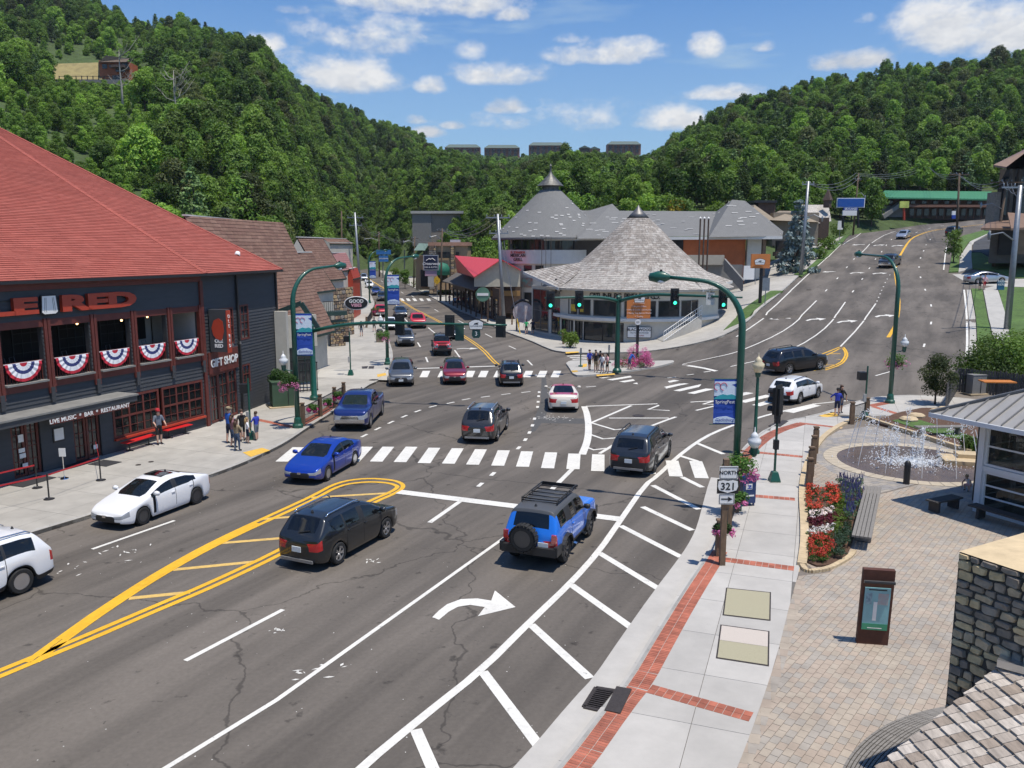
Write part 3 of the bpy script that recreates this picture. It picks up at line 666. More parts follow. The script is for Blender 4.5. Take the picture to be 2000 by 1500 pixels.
patch2=lambda nm,poly,m,off,par: paint(nm,m,lambda mb,o: flat(mb,[(p.x,p.y) for p in GG(poly,SW)],o+SW),off,par)
patch2('tactile_strip',[(474,884),(512,875),(528,880),(490,893)],mTact,.012,lsw)
patch2('tactile_strip',C4([(755,352),(820,340),(825,358),(760,372)]),mTact,.012,lsw)
patch2('pale_panel',C4([(330,312),(870,312),(840,395),(300,372)]),mConcNew,.006,lsw)
for l in ([(640,292),(690,288),(680,307),(645,308)],[(695,290),(735,288),(730,308),(690,308)]): patch2('utility_cover',C4(l),mIron,.010,lsw)
for x,y,r in [(730,742,.35),(270,908,.12),(295,902,.12)]:
 p=G(x,y,SW+.004); mb=MB(); mb.lathe([(r,0),(r,.012),(0,.012)],18); o=mb.build('manhole_cover',mIron,lsw); o.location=p
def bricks(parent,pts,rows,bl,bw,side,off=SW+.004,gap=.012,step=None,lim=300):
 q=[Vector((p[0],p[1])) for p in pts]; L=[0.]
 for a,b in zip(q,q[1:]): L.append(L[-1]+(b-a).length)
 n=int(L[-1]/bw); me=None; cnt=0; rest=MB(); items=[]
 bed=MB(); ribbon(bed,pts,rows*bl+.02,off-.006,.4,side=side+rows*bl/2*(1 if side>=0 else 1)-0); bed.build('mortar_bed',mMortar,parent,fix=False)
 i=0
 for k in range(n):
  s=(k+.5)*bw
  while L[i+1]<s: i+=1
  t=(s-L[i])/(L[i+1]-L[i]); p=q[i]+(q[i+1]-q[i])*t; d=(q[i+1]-q[i]).normalized(); nn=Vector((-d.y,d.x))
  for r in range(rows):
   c=p+nn*(side+bl*(r+.5)); items.append((c.length,c,d))
 items.sort(key=lambda t:t[0])
 bx=MB().box((0,0,0),(bw-gap,bl-gap,.03)).mesh('brick',mBrick)
 for k,(dd,c,d) in enumerate(items):
  a=math.atan2(d.y,d.x); z=H(c.x,c.y)+off-.012+rnd.uniform(-.001,.001)
  if k<lim:
   o=link('brick',bx,parent); o.location=(c.x,c.y,z); o.rotation_euler=(0,0,a)
  else: rest.box((c.x,c.y,z),(bw-gap,bl-gap,.03),rz=a)
 if rest.v: rest.build('bricks',mBrick,parent,fix=False,kind='stuff')
bricks(lsw,smooth([(p.x,p.y) for p in GG([(588,836),(620,818),(650,802),(672,786)],SW)],1),3,.22,.11,.05)
bricks(lsw,[(p.x,p.y) for p in GG([(500,819),(575,835)],SW)],2,.2,.1,-.2,lim=120)
CK=[(739,529),(754,541),(790,553),(829,574),(856,589),(905,611),(945,629),(985,649),(1033,666),(1072,684),(1090,689),(1130,692),(1200,691),(1256,689),(1290,685),(1340,677),(1371,670),(1405,661),(1438,645),(1470,622),(1530,570),(1578,524),(1620,494),(1650,470),(1680,452),(1712,444)]
ck=smooth([(p.x,p.y) for p in GG(CK,0)],1)
csw=slab('centre_sidewalk',[(p.x,p.y) for p in ck]+[(66,168),(55,160),(45,152),(20,148),(-4,148),(-6,170),(-15,240),(-42,330)],SW-.008,.2,mConcOld,grid=2.)
kerb(csw,list(ck),.18,SW+.012,mKerb)
patch2('brick_forecourt',C4([(1690,18),(1900,22),(2100,120),(2060,160),(1760,42)]),mBrick,.012,csw) if 0 else None
def verge(name,pts,off=SW+.02): return slab(name,[(p.x,p.y) for p in GG(pts,SW)],off,.25,mGrass,grid=2.)
verge('grass_verge',[(1413,645),(1440,633),(1470,610),(1500,585),(1530,568),(1505,568),(1470,590),(1440,617)])
verge('grass_verge',[(1566,540),(1592,520),(1640,478),(1690,450),(1712,445),(1690,446),(1640,468),(1600,503),(1575,526),(1550,536)])
verge('grass_bank',[(1680,438),(1712,440),(1700,426),(1640,436),(1612,470),(1590,500),(1588,506),(1640,462)],SW+.03)
RK=[(1900,700),(1908,670),(1906,620),(1900,575),(1895,556),(1852,533),(1850,505),(1856,480),(1880,460),(1925,447)]
slab('grass_verge',[(p.x,p.y) for p in GG([(1910,690),(1906,620),(1897,566),(1918,566),(1928,620),(1942,690)],0)],SW,.2,mGrass,grid=2.)
slab('gutter',[(p.x,p.y) for p in GG([(1893,700),(1894,640),(1888,566),(1896,566),(1905,620),(1908,690)],0)],.012,0,mConc,grid=2.)
slab('grass_verge',[(p.x,p.y) for p in GG([(1853,533),(1872,532),(1874,500),(1890,475),(1935,455),(1925,450),(1880,462),(1862,480),(1858,505)],0)],SW,.2,mGrass,grid=2.)
rsw=slab('hill_sidewalk',[(p.x,p.y) for p in GG([(1872,533),(1899,526),(1897,500),(1898,480),(1930,458),(1940,452),(1920,458),(1892,475),(1876,500)],0)],SW-.01,.2,mConc,grid=2.)
rsw2=slab('hill_sidewalk',[(p.x,p.y) for p in GG([(1920,566),(1946,560),(1962,610),(1975,670),(1945,690),(1930,620)],0)],SW-.01,.2,mConc,grid=2.)
slab('lawn',[(p.x,p.y) for p in GG([(1948,562),(2080,566),(2120,720),(1980,720),(1965,620)],0)],SW-.01,.2,mGrass,grid=2.)
slab('lawn',[(p.x,p.y) for p in GG([(1897,495),(1915,495),(1950,515),(2080,515),(2080,543),(1980,545),(1940,530),(1900,526)],0)],SW-.012,.2,mGrass,grid=2.)
slab('car_park',[(p.x,p.y) for p in GG([(1899,493),(1901,478),(1945,455),(2080,450),(2080,513),(1952,513),(1917,494)],0)],SW-.016,.2,mAsphD,grid=2.)
slab('driveway',[(p.x,p.y) for p in GG([(1860,536),(1930,532),(2080,545),(2080,562),(1960,560),(1895,556)],0)],.02,.1,mConc,grid=2.)
slab('upper_car_park',[(p.x,p.y) for p in GG([(1690,432),(1712,437),(1760,440),(1800,433),(1770,424),(1700,420)],0)],.02,.1,mAsphD,grid=2.)
for a,b in [((1705,431),(1718,425)),((1716,435),(1735,428)),((1730,437),(1752,431))]: line([a,b],.2,name='bay_line',off=.035)
isl=C5([(545,315),(570,296),(620,290),(1000,290),(1440,288),(1470,300),(1440,314),(1250,355),(960,392),(800,412),(650,422),(605,405),(588,380),(575,355)])
isw=slab('traffic_island',[(p.x,p.y) for p in smooth([(q.x,q.y) for q in GG(isl,0)]+[(GG(isl[:1],0)[0].x,GG(isl[:1],0)[0].y)],1)[:-1]],SW,.2,mConc,grid=2.)
for l in ([(800,400),(955,388),(965,398),(810,412)],[(690,308),(725,306),(720,330),(680,340)],[(590,365),(640,362),(650,375),(600,380)]): patch2('tactile_strip',C5(l),mTact,.006,isw)
patch2('tactile_strip',C5([(540,208),(650,202),(655,212),(545,220)]),mTact,.016,csw)
RKo=[(860,1760),(985,1620),(1092,1500),(1181,1383),(1220,1338),(1266,1261),(1322,1171),(1377,1090),(1394,1058),(1404,1030),(1412,985),(1420,945),(1432,910),(1446,885),(1468,862),(1500,839),(1540,824),(1590,815),(1640,800),(1690,781),(1757,775),(1840,777),(1960,790)]
RKi=[(1960,830),(1850,800),(1800,800),(1760,812),(1715,812),(1690,815),(1650,828),(1612,852),(1588,882),(1572,920),(1566,960),(1570,1010),(1572,1060),(1562,1110),(1540,1190),(1515,1290),(1478,1400),(1440,1500),(1390,1620),(1310,1800)]
ro=smooth([(p.x,p.y) for p in GG(RKo,0)],1); ri=smooth([(p.x,p.y) for p in GG(RKi,SW)],1)
rpoly=[(p.x,p.y) for p in ro]+[(p.x,p.y) for p in ri]
rside=slab('right_sidewalk',rpoly,SW-.008,.2,mJoint)
panels(rside,rpoly,(5.2,20.),R(70),2.15,1.75,.014,SW,.02,mConcG,name='pavement_panel',mats=[mConcG])
kerb(rside,[p for p in reversed(ro)],.16,SW+.010,mKerb)
gl=[(p.x,p.y) for p in ro]
gmb=MB(); ribbon(gmb,[p for p in ro if p[1]<36],.75,.012,.8,side=.38); gmb.build('gutter',mConcG,rside,fix=False)
nearb=[p for p in reversed(ro) if p[1]<26.2]
bricks(rside,nearb,2,.24,.085,.17)
for a,b in [((1268,1345),(1472,1402)),((1392,1090),(1562,1112))]:
 bricks(rside,[(p.x,p.y) for p in GG([a,b],SW)],2,.2,.19,-.2,lim=60)
for a,b in [((1430,965),(1562,976)),((1442,880),(1575,893))]: bricks(rside,[(p.x,p.y) for p in GG([a,b],SW)],2,.2,.2,-.2,lim=40)
bricks(rside,smooth([(p.x,p.y) for p in GG([(1437,906),(1462,874),(1505,842),(1560,826)],SW)],2),3,.2,.1,-.5,lim=0)
bricks(rside,[(p.x,p.y) for p in GG([(1560,826),(1645,836)],SW)],2,.2,.2,-.2,lim=0)
bricks(rside,smooth([(p.x,p.y) for p in GG([(1700,793),(1760,781),(1830,783)],SW)],1),3,.2,.1,-.3,lim=0)
bricks(rside,[(p.x,p.y) for p in GG([(1705,794),(1752,808)],SW)],2,.2,.2,-.2,lim=0)
patch2('tactile_strip',CB([(665,840),(770,815),(790,842),(700,852)]),mTact,.012,rside)
mCov=mat('tan composite cover',(.36,.33,.22),.7,var=.1,scale=30,bump=.3,bscale=90); mCov2=mat('pale composite cover',(.50,.44,.38),.7,var=.06,scale=30)
def cover_box(nm,corners,m,split=None):
 pts=GG(corners,SW); fm=MB(); flat(fm,[(p.x,p.y) for p in pts],SW+.006); fr=fm.build(nm,mIron,None,fix=False,label='rectangular tan cover set in the pavement nearer the flower bed' if split is None else 'two tone tan and cream cover set in the pavement nearer the grate',cat='utility cover',group=None)
 c=sum(pts,Vector())/4; ins=[c+(p-c)*.94 for p in pts]
 a=MB(); 
 if split is None:
  flat(a,[(p.x,p.y) for p in ins],SW+.012); a.build('lid',m,fr,fix=False)
 else:
  l=ins[3]+(ins[0]-ins[3])*.52; r=ins[2]+(ins[1]-ins[2])*.52
  flat(a,[(p.x,p.y) for p in (l,r,ins[2],ins[3])],SW+.012); a.build('lid',m,fr,fix=False)
  b=MB(); flat(b,[(p.x,p.y) for p in (ins[0],ins[1],r+(r-ins[2])*.01,l+(l-ins[3])*.01)],SW+.012); b.build('lid',split,fr,fix=False)
cover_box('utility_cover',[(1418,1148),(1506,1157),(1505,1213),(1411,1202)],mCov)
cover_box('utility_cover',[(1407,1220),(1503,1233),(1502,1302),(1398,1286)],mCov,mCov2)
def drain(corners,back,lab):
 p=GG(corners,0); g=thing('storm_drain',lab,'drain',tuple(p[0]+Vector((0,0,.02))))
 u=(p[1]-p[0]); v=(p[3]-p[0]); m=MB(); o=p[0]+Vector((0,0,.02))
 for a,b in((p[0],p[1]),(p[1],p[2]),(p[2],p[3]),(p[3],p[0])): m.bar(a+Vector((0,0,.02)),b+Vector((0,0,.02)),.09,.05)
 m.build('frame',mIron,g,world=True)
 q=MB(); q.quad(*[x+Vector((0,0,.014)) for x in p]); q.build('pit',mat('drain pit',(.004,.004,.004),.9,var=0),g,world=True)
 for k in range(1,11):
  t=k/11; b=MB(); b.bar(p[0]+u*t*0+v*t+Vector((0,0,.035)),p[1]+(p[2]-p[1])*t+Vector((0,0,.035)),.028,.03); b.build('grate_bar',mIron,g,world=True)
 h=MB(); a,b=[G(*x,SW) for x in back]; h.bar(a,b,.35,.06); h.build('hood',mIron,g,world=True)
drain([(1164,1345),(1207,1352),(1183,1393),(1140,1383)],[(1219,1345),(1196,1392)],'black iron storm drain grate in the kerb beside the brick band')
drain([(1502,833),(1518,825),(1530,826),(1515,836)],[(1534,822),(1518,833)],'small storm drain in the kerb before the yellow kerb ramp')
# --- plaza
PZ=.15
plz=[(p.x,p.y) for p in reversed(ri)]
plaza_poly=plz+[(30,60),(34,44),(34,10),(3,9)]
plaza=slab('plaza',plaza_poly,PZ-.012,.2,mat('paver sand',(.17,.145,.12),.95,var=.2,scale=10),grid=3.)
mPavs=[mat('paver tan',(.345,.292,.230),.85,var=.14,scale=2.2,bump=.3,bscale=70,bdist=.006,big=.1,rand=.06),mat('paver grey',(.305,.272,.230),.85,var=.14,scale=2.2,bump=.3,bscale=70,bdist=.006,big=.1,rand=.06),mat('paver rose',(.338,.275,.216),.85,var=.14,scale=2.2,bump=.3,bscale=70,bdist=.006,big=.1,rand=.06)]
FC=Vector((18.5,37.4)); FRx,FRy=3.25,3.35     # splash pad
pav_near=[(p.x,p.y) for p in GG([(1440,1500),(1478,1400),(1515,1290),(1540,1190),(1556,1130),(1600,1130),(1660,1090),(1690,1010),(1712,985),(1790,950),(1960,1010),(2060,1040),(2100,1200),(2050,1500)],PZ)]
pav_near=[(p.x,p.y) for p in GG([(1390,1620),(1440,1500),(1478,1400),(1515,1290),(1540,1190),(1560,1125),(1620,1118),(1650,1085),(1700,970),(1800,945),(2050,1010)],PZ)]+[(26,29),(24,11),(5,11.5)]
panels(plaza,pav_near,(7,18),R(52),.27,.18,.010,PZ,.012,mPavs[0],name='paver',mats=mPavs,jit=.0015,brick=True,stuffname='pavers')
edge=MB()
eb=[p for p in ri if p[1]<25.5]
panels(plaza,[(p.x,p.y) for p in GG([(1440,1500),(1478,1400),(1515,1290),(1540,1190),(1556,1132),(1574,1132),(1560,1190),(1535,1290),(1502,1400),(1466,1500)],PZ)],(7,18),R(74),.36,.24,.010,PZ+.003,.012,mPavs[2],name='border_paver',mats=mPavs)
pav_far=[(p.x,p.y) for p in GG([(1700,968),(1590,900),(1600,862),(1640,840),(1700,832),(1860,870),(1950,905),(2080,960),(2060,1012),(1960,1005),(1790,945)],PZ)]
panels(plaza,pav_far,(15,32),R(20),.42,.28,.010,PZ,.010,mPavs[1],name='paver',mats=[mPavs[1],mat('paver blue grey',(.25,.235,.22),.85,var=.14,scale=2.2,big=.1)],lim=0,brick=True,stuffname='far_pavers')
pav_mid=[(p.x,p.y) for p in GG([(1572,1010),(1590,900),(1700,968),(1650,1085),(1600,1120),(1572,1100)],PZ)]
panels(plaza,pav_mid,(15,32),R(52),.30,.20,.010,PZ+.001,.010,mPavs[1],name='paver',mats=mPavs,lim=0,brick=True,stuffname='side_pavers')
def coping(pts,wd,h,label=None,parent=None,base=PZ,name='coping_stone'):
 q=resample(smooth([(p.x,p.y) for p in GG(pts,PZ)],2),.9)
 for a,b in zip(q,q[1:]):
  d=b-a; n=Vector((-d.y,d.x)).normalized()*wd/2; e=d.normalized()*.005; m=MB(); c=(a+b)/2
  P=[a+e-n,b-e-n,b-e+n,a+e+n]
  m.add([(p.x-c.x,p.y-c.y,-.02) for p in P]+[(p.x-c.x,p.y-c.y,h) for p in P],[(4,5,6,7),(0,1,5,4),(1,2,6,5),(2,3,7,6),(3,0,4,7)]); o=m.build(name,mSand,parent or plaza); o.location=(c.x,c.y,base)
coping([(1690,815),(1650,826),(1612,850),(1588,880),(1572,920),(1566,960),(1570,1010),(1572,1060),(1566,1105)],.28,.10)
coping([(1566,1105),(1575,1118),(1600,1116),(1625,1110),(1660,1090),(1668,1078)],.16,.08)
pool=MB(); n=48
el=[(FC.x+FRx*math.cos(2*math.pi*i/n),FC.y+FRy*math.sin(2*math.pi*i/n)) for i in range(n)]
mWet=mat('wet splash pad',(.115,.078,.055),.22,var=.25,scale=.8,bump=.25,bscale=14,bdist=.01,big=.15)
slab('splash_pad',el,PZ+.012,.03,mWet,grid=0)
mRing=mat('splash pad ring concrete',(.42,.36,.27),.8,var=.1,scale=2)
for i in range(n):
 a0,a1=2*math.pi*i/n+.004,2*math.pi*(i+1)/n-.004; m=MB()
 P=[Vector((FC.x+(FRx+k)*math.cos(a),FC.y+(FRy+k)*math.sin(a))) for a,k in((a0,0),(a1,0),(a1,.6),(a0,.6))]; c=sum(P,Vector((0,0)))/4
 m.add([(p.x-c.x,p.y-c.y,-.02) for p in P]+[(p.x-c.x,p.y-c.y,.012) for p in P],[(4,5,6,7),(0,1,5,4),(1,2,6,5),(2,3,7,6),(3,0,4,7)]); o=m.build('ring_stone',mRing,plaza); o.location=(c.x,c.y,PZ+.006)
bedp=[(p.x,p.y) for p in GG([(1700,826),(1760,808),(1800,800),(1850,800),(1960,830),(2060,860),(2060,925),(1950,905),(1860,872),(1780,848)],PZ)]
garden=slab('garden_bed',bedp,PZ+.12,.2,mMulch,grid=2.)
coping([(1692,820),(1740,836),(1800,855),(1860,875),(1910,892),(1985,915)],.22,.22)
slab('lawn',[(p.x,p.y) for p in GG([(1742,826),(1775,820),(1800,826),(1860,845),(1900,858),(1905,868),(1850,858),(1790,842)],PZ)],PZ+.15,.05,mGrass,grid=1.)
slab('lawn',[(p.x,p.y) for p in GG([(1716,1478),(1745,1470),(1750,1520),(1700,1525)],PZ)],PZ+.05,.05,mGrass,grid=1.)
# ============================================================ trees
mBark=mat('tree bark',(.085,.065,.05),.95,var=.3,scale=6,bump=.6,bscale=20)
mBarkP=mat('pale dead wood',(.33,.30,.26),.9,var=.2,scale=5)
LF={'dark':leafmat('dark oak leaves',(0.038,0.085,0.017),(0.188,0.312,0.052)),
 'mid':leafmat('broad leaves',(0.042,0.090,0.017),(0.206,0.312,0.058)),
 'bright':leafmat('bright vine leaves',(0.073,0.148,0.025),(0.257,0.398,0.068)),
 'pine':leafmat('pine needles',(0.038,0.078,0.028),(0.145,0.224,0.071),.1),
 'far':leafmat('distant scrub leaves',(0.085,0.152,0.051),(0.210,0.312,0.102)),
 'blue':leafmat('blue spruce needles',(.075,.105,.105),(.19,.24,.24),.1),
 'olive':leafmat('olive shrub leaves',(.045,.064,.022),(.150,.180,.066)),
 'lime':leafmat('lime shrub leaves',(.08,.14,.02),(.20,.30,.05)),
 'gold':leafmat('yellow blossom',(.45,.33,.03),(.70,.55,.07)),
 'pot':leafmat('petunia leaves',(.035,.085,.018),(.11,.22,.045))}
def leaves(mb,r,c,rad,n,size,up=.25,squash=1.,rs=.55,mi=0):
 for _ in range(n):
  d=Vector((r.gauss(0,1),r.gauss(0,1),r.gauss(0,1)+up)).normalized()
  p=c+Vector((d.x*rad,d.y*rad,d.z*rad*squash))*r.uniform(rs,1.08)
  nrm=(d+Vector((r.gauss(0,.55),r.gauss(0,.55),r.gauss(0,.55)+.25))).normalized()
  t=nrm.cross(Vector((r.gauss(0,1),r.gauss(0,1),r.gauss(0,1)))).normalized(); b=nrm.cross(t)
  s=size*r.uniform(.6,1.35); l=s*r.uniform(.9,1.5)
  mb.add([p-t*l,p-b*s*.6+nrm*s*.15,p+t*l,p+b*s*.6+nrm*s*.15],[(0,1,2,3)],mi)
def crown_decid(seed,h,n=22,per=165,ls=.027,wide=.30,low=.30):
 r=random.Random(seed); mb=MB(); C=[]
 for i in range(n):
  t=(i+.5)/n; z=h*(low+(.93-low)*t); prof=math.sin(math.pi*min(1,.18+.80*t))**.75
  a=i*2.399+r.uniform(-.5,.5); q=wide*h*prof*r.uniform(.25,.85)
  c=Vector((q*math.cos(a),q*math.sin(a),z+r.uniform(-.04,.04)*h)); R_=h*r.uniform(.105,.17); C.append((c,R_))
  leaves(mb,r,c,R_,per,ls*h,.35,.85)
 return mb,C
def crown_pine(seed,h,tiers=12,per=150,ls=.024,wide=.21,low=.25,sparse=.0):
 r=random.Random(seed); mb=MB(); C=[]
 for i in range(tiers):
  t=i/(tiers-1); z=h*(low+(.97-low)*t); w=wide*h*(1-t)**.8+.02*h
  k=max(3,int(6*(1-t)+2))
  for j in range(k):
   if r.random()<sparse: continue
   a=j*2*math.pi/k+r.uniform(-.4,.4)+i; q=w*r.uniform(.45,.95)
   c=Vector((q*math.cos(a),q*math.sin(a),z-q*.18)); C.append((c,.07*h)); leaves(mb,r,c,.075*h*(1.15-.5*t),per//5,ls*h,.5,.5)
 return mb,C
def trunk_mesh(mb,seed,h,C,r0=.022,limbs=6,top=.8,mi=0):
 r=random.Random(seed); x=y=0; pts=[]; 
 for i in range(7):
  t=i/6; x+=r.uniform(-.012,.012)*h; y+=r.uniform(-.012,.012)*h; pts.append((x*t,y*t,t*h*top-(.03*h if i==0 else 0)))
 mb.tube(pts,[h*r0*(1.25-.95*i/6) for i in range(7)],6,mi)
 for c,R_ in r.sample(C,min(limbs,len(C))):
  z=max(.18*h,c.z-.16*h); b=Vector((0,0,min(z,h*top*.9))); mb.tube([b,(b+c)/2+Vector((0,0,.02*h)),c],[h*r0*.55,h*r0*.35,h*r0*.15],5,mi)
PROTO=[]
def proto(kind,seed,lf,h=12.,**k):
 mb,C=(crown_pine if kind=='pine' else crown_decid)(seed,h,**k)
 me=mb.mesh('crown',LF[lf],fix=False); tb=MB(); trunk_mesh(tb,seed,h,C,limbs=5 if kind!='pine' else 0,top=.75 if kind!='pine' else .95,r0=.018); tm=tb.mesh('trunk',mBark,True,fix=False)
 PROTO.append((me,tm,lf)); return len(PROTO)-1
for s_ in range(3): proto('d',s_,'dark',wide=.30)
for s_ in range(3,6): proto('d',s_,'mid',wide=.33,low=.25)
proto('d',7,'bright',wide=.34,low=.16); proto('d',8,'bright',wide=.40,low=.10,n=16)
proto('pine',9,'pine'); proto('pine',10,'pine',wide=.26,sparse=.35,low=.35)
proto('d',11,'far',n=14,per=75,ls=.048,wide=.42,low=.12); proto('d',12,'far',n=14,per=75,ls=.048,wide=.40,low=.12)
proto('d',13,'dark',wide=.26,n=24,per=120,low=.2)
proto('d',14,'mid',wide=.19,low=.34,n=20); proto('d',15,'dark',wide=.37,low=.42,n=16,per=150); proto('d',16,'olive',wide=.30,low=.28)
# --- forest: find a spot for each tree on the hills
def opened(px,py):
 for x0,y0,x1,y1 in [(100,120,258,170),(375,236,450,262)]:
  if x0<px<x1 and y0<py<y1: return True
 return False
def projpx(p):
 z=p.z-CH; fw=p.y*cP-z*sP; return 1000+FPX*p.x/fw,750-FPX*(p.y*sP+z*cP)/fw
spots=[]; fr=random.Random(5); d=84.
while d<1010:
 s=4.5 if d<330 else (5.4 if d<620 else 8.5)
 x=-620/FPX*d-.62*d*.3
 n=int((2350/FPX*d+.2*d)/s)
 for i in range(n+1):
  px=-190+i*s/d*FPX+fr.uniform(-.45,.45)*s/d*FPX; y=d+fr.uniform(-.45,.45)*s; x=(px-1000)/FPX*y
  if px>2200: break
  z=terrain(x,y); c0=interp(px,[(a,c[0][0]) for a,c in HC])
  if z<H(x,y)+.7: continue
  if y<292 and abs(x-xroadL(y))<(13 if x<xroadL(y) else 15) and y>84: continue
  if 1045<px<1500 and y<176 or (px>1500 and y<172) or (1690<px<1990 and y<207): continue
  if px<620 and y<interp(px,[(-200,86),(0,100),(400,108),(620,112)]): continue
  if abs(px-850)<60 and y<195: continue
  if 600<px<1300 and y<135: continue
  q=projpx(Vector((x,y,z)))
  if opened(*q): continue
  if fr.random()<.07: continue
  nz=noise.noise(Vector((x/38,y/38,3.))); sc_=fr.choice((fr.uniform(.42,.62),fr.uniform(.52,.78),fr.uniform(.62,1.0)))
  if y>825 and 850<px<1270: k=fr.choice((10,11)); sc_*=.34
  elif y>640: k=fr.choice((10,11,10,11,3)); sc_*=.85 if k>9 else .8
  elif 90<q[0]<270 and 165<q[1]<225 or (q[0]<300 and 228<q[1]<345): k=fr.choice((6,7,7)); sc_=fr.uniform(.2,.42)
  elif q[0]<330 and q[1]>40 and nz>-.25 and not(q[1]<60): k=fr.choice((6,7,7,3,6)); sc_*=.52 if fr.random()<.85 else 1.1
  elif px>1300: k=fr.choice((0,1,2,12,3,4,8,8,9,13,14,15)); 
  elif nz>.30: k=fr.choice((3,4,5,6,13))
  else: k=fr.choice((0,1,2,12,14,3,4,5,13,8,15,9))
  if 600<px<1300 and y<330: sc_*=.85
  spots.append((x,y,z,k,sc_,fr.uniform(0,6.28),q))
 d+=s*.93
for s_ in list(spots):
 if 560<s_[6][0]<860 and s_[1]<640 and s_[6][1]<485:
  for _ in range(2):
   x,y=s_[0]+fr.uniform(-3,3),s_[1]+fr.uniform(-3,3); z=terrain(x,y)
   if abs(z-s_[2])>2.2 and z>H(x,y)+1: spots.append((x,y,z,fr.choice((0,3,4,13,12)),fr.uniform(.55,.9),fr.uniform(0,6.28),projpx(Vector((x,y,z)))))
vis=[s for s in spots if -20<s[6][0]<2020 and -60<s[6][1]<480]
vis.sort(key=lambda s:-s[4]/s[1])
near=set(id(s) for s in vis[:290])
def forest_label(px,k):
 if px<330: r_='on the open vine covered slope of the left hillside'
 elif px<640: r_='in the dense forest of the left hillside'
 elif px<900: r_='where the left hillside meets the far street'
 elif px<1300: r_='in the valley behind the brewery roofs'
 elif px<1620: r_='on the right hillside behind the blue spruce'
 else: r_='on the right hillside above the green roof'
 kd={'dark':'dark green leafy tree','mid':'mid green leafy tree','bright':'bright green leafy tree','olive':'dull olive green tree','pine':'dark pine tree','far':'pale green bushy tree'}[k]
 return f'{kd} {r_}',f'{kd}s {r_}',{'pine':'pine_tree'}.get(k,'broadleaf_tree')
rest=[]
for s in spots:
 if id(s) not in near: rest.append(s); continue
 me,tm,lf=PROTO[s[3]]; lab,grp,nm=forest_label(s[6][0],lf)
 t=thing(nm,lab,'tree',(s[0],s[1],s[2]-.25),s[5],grp); t.scale=(s[4],)*3
 link('crown',me,t); link('trunk',tm,t)
def scatter(name,pts,label,cat):
 col=bpy.data.collections.new(name+'_kinds')
 for i,(me,tm,lf) in enumerate(PROTO):
  j=bpy.data.meshes.new('forest_tree'); bm=bmesh.new(); bm.from_mesh(me); nf=len(bm.faces); bm.from_mesh(tm); bm.faces.ensure_lookup_table()
  for f in bm.faces[nf:]: f.material_index=1
  bm.to_mesh(j); bm.free(); j.materials.append(LF[lf]); j.materials.append(mBark)
  o=bpy.data.objects.new('kind_%02d'%i,j); col.objects.link(o)
 me=bpy.data.meshes.new(name); me.from_pydata([(p[0],p[1],p[2]-.25) for p in pts],[],[])
 for an,ty,ix in(('sc','FLOAT',4),('rt','FLOAT',5)):
  at=me.attributes.new(an,ty,'POINT'); at.data.foreach_set('value',[p[ix] for p in pts])
 at=me.attributes.new('ix','INT','POINT'); at.data.foreach_set('value',[p[3] for p in pts])
 ob=link(name,me,kind='stuff',label=label,cat=cat)
 g=bpy.data.node_groups.new(name,'GeometryNodeTree'); g.interface.new_socket('Geometry',in_out='INPUT',socket_type='NodeSocketGeometry'); g.interface.new_socket('Geometry',in_out='OUTPUT',socket_type='NodeSocketGeometry')
 N=g.nodes; L=g.links; gi=N.new('NodeGroupInput'); go=N.new('NodeGroupOutput'); ci=N.new('GeometryNodeCollectionInfo'); ci.inputs[0].default_value=col; ci.inputs['Separate Children'].default_value=True; ci.inputs['Reset Children'].default_value=True
 ip=N.new('GeometryNodeInstanceOnPoints'); ip.inputs['Pick Instance'].default_value=True
 def na(nm,ty):
  n=N.new('GeometryNodeInputNamedAttribute'); n.data_type=ty; n.inputs[0].default_value=nm; return n.outputs['Attribute']
 cx=N.new('ShaderNodeCombineXYZ'); L.new(na('rt','FLOAT'),cx.inputs[2]); L.new(gi.outputs[0],ip.inputs['Points']); L.new(ci.outputs[0],ip.inputs['Instance']); L.new(na('ix','INT'),ip.inputs['Instance Index']); L.new(cx.outputs[0],ip.inputs['Rotation']); L.new(na('sc','FLOAT'),ip.inputs['Scale']); L.new(ip.outputs[0],go.inputs[0])
 md=ob.modifiers.new('scatter','NODES'); md.node_group=g; return ob
scatter('forest',rest,'unbroken green forest covering the hills and the far ridge','forest')
# --- single trees and shrubs in the town
def tree(name,label,base,h,lf='mid',kind='d',seed=1,cat='tree',group=None,trunkh=None,**k):
 mb,C=(crown_pine if kind=='pine' else crown_decid)(seed,h,**k)
 t=thing(name,label,cat,base,0,group)
 mb.build('crown',LF[lf],t,fix=False); tb=MB(); trunk_mesh(tb,seed,h,C,r0=.016,limbs=6 if kind!='pine' else 0,top=.7 if kind!='pine' else .95); tb.build('trunk',mBark,t,smooth=True,fix=False); return t
def shrub(name,label,base,rx,ry,h,lf='mid',seed=1,n=12,per=140,ls=.09,group=None,cat='shrub'):
 r=random.Random(seed); mb=MB(); t=thing(name,label,cat,base,0,group)
 C=[]
 for i in range(n):
  a=r.uniform(0,6.28); q=math.sqrt(r.random())*.75; c=Vector((rx*q*math.cos(a),ry*q*math.sin(a),h*r.uniform(.25,.72))); R_=min(rx,ry,h)*r.uniform(.38,.55); C.append((c,R_)); leaves(mb,r,c,R_,per,ls,.3)
 mb.build('foliage',LF[lf],t,fix=False)
 tb=MB()
 for c,R_ in C[:6]: tb.tube([(0,0,-.05),(c.x*.5,c.y*.5,c.z*.5),c],[.05,.035,.015],5)
 tb.build('stems',mBark,t,fix=False); return t
def at(px,py,off=SW): return tuple(G(px,py,off))
def sized(px,py,hpx): 
 p=G(px,py,SW); return hpx*p.y/FPX
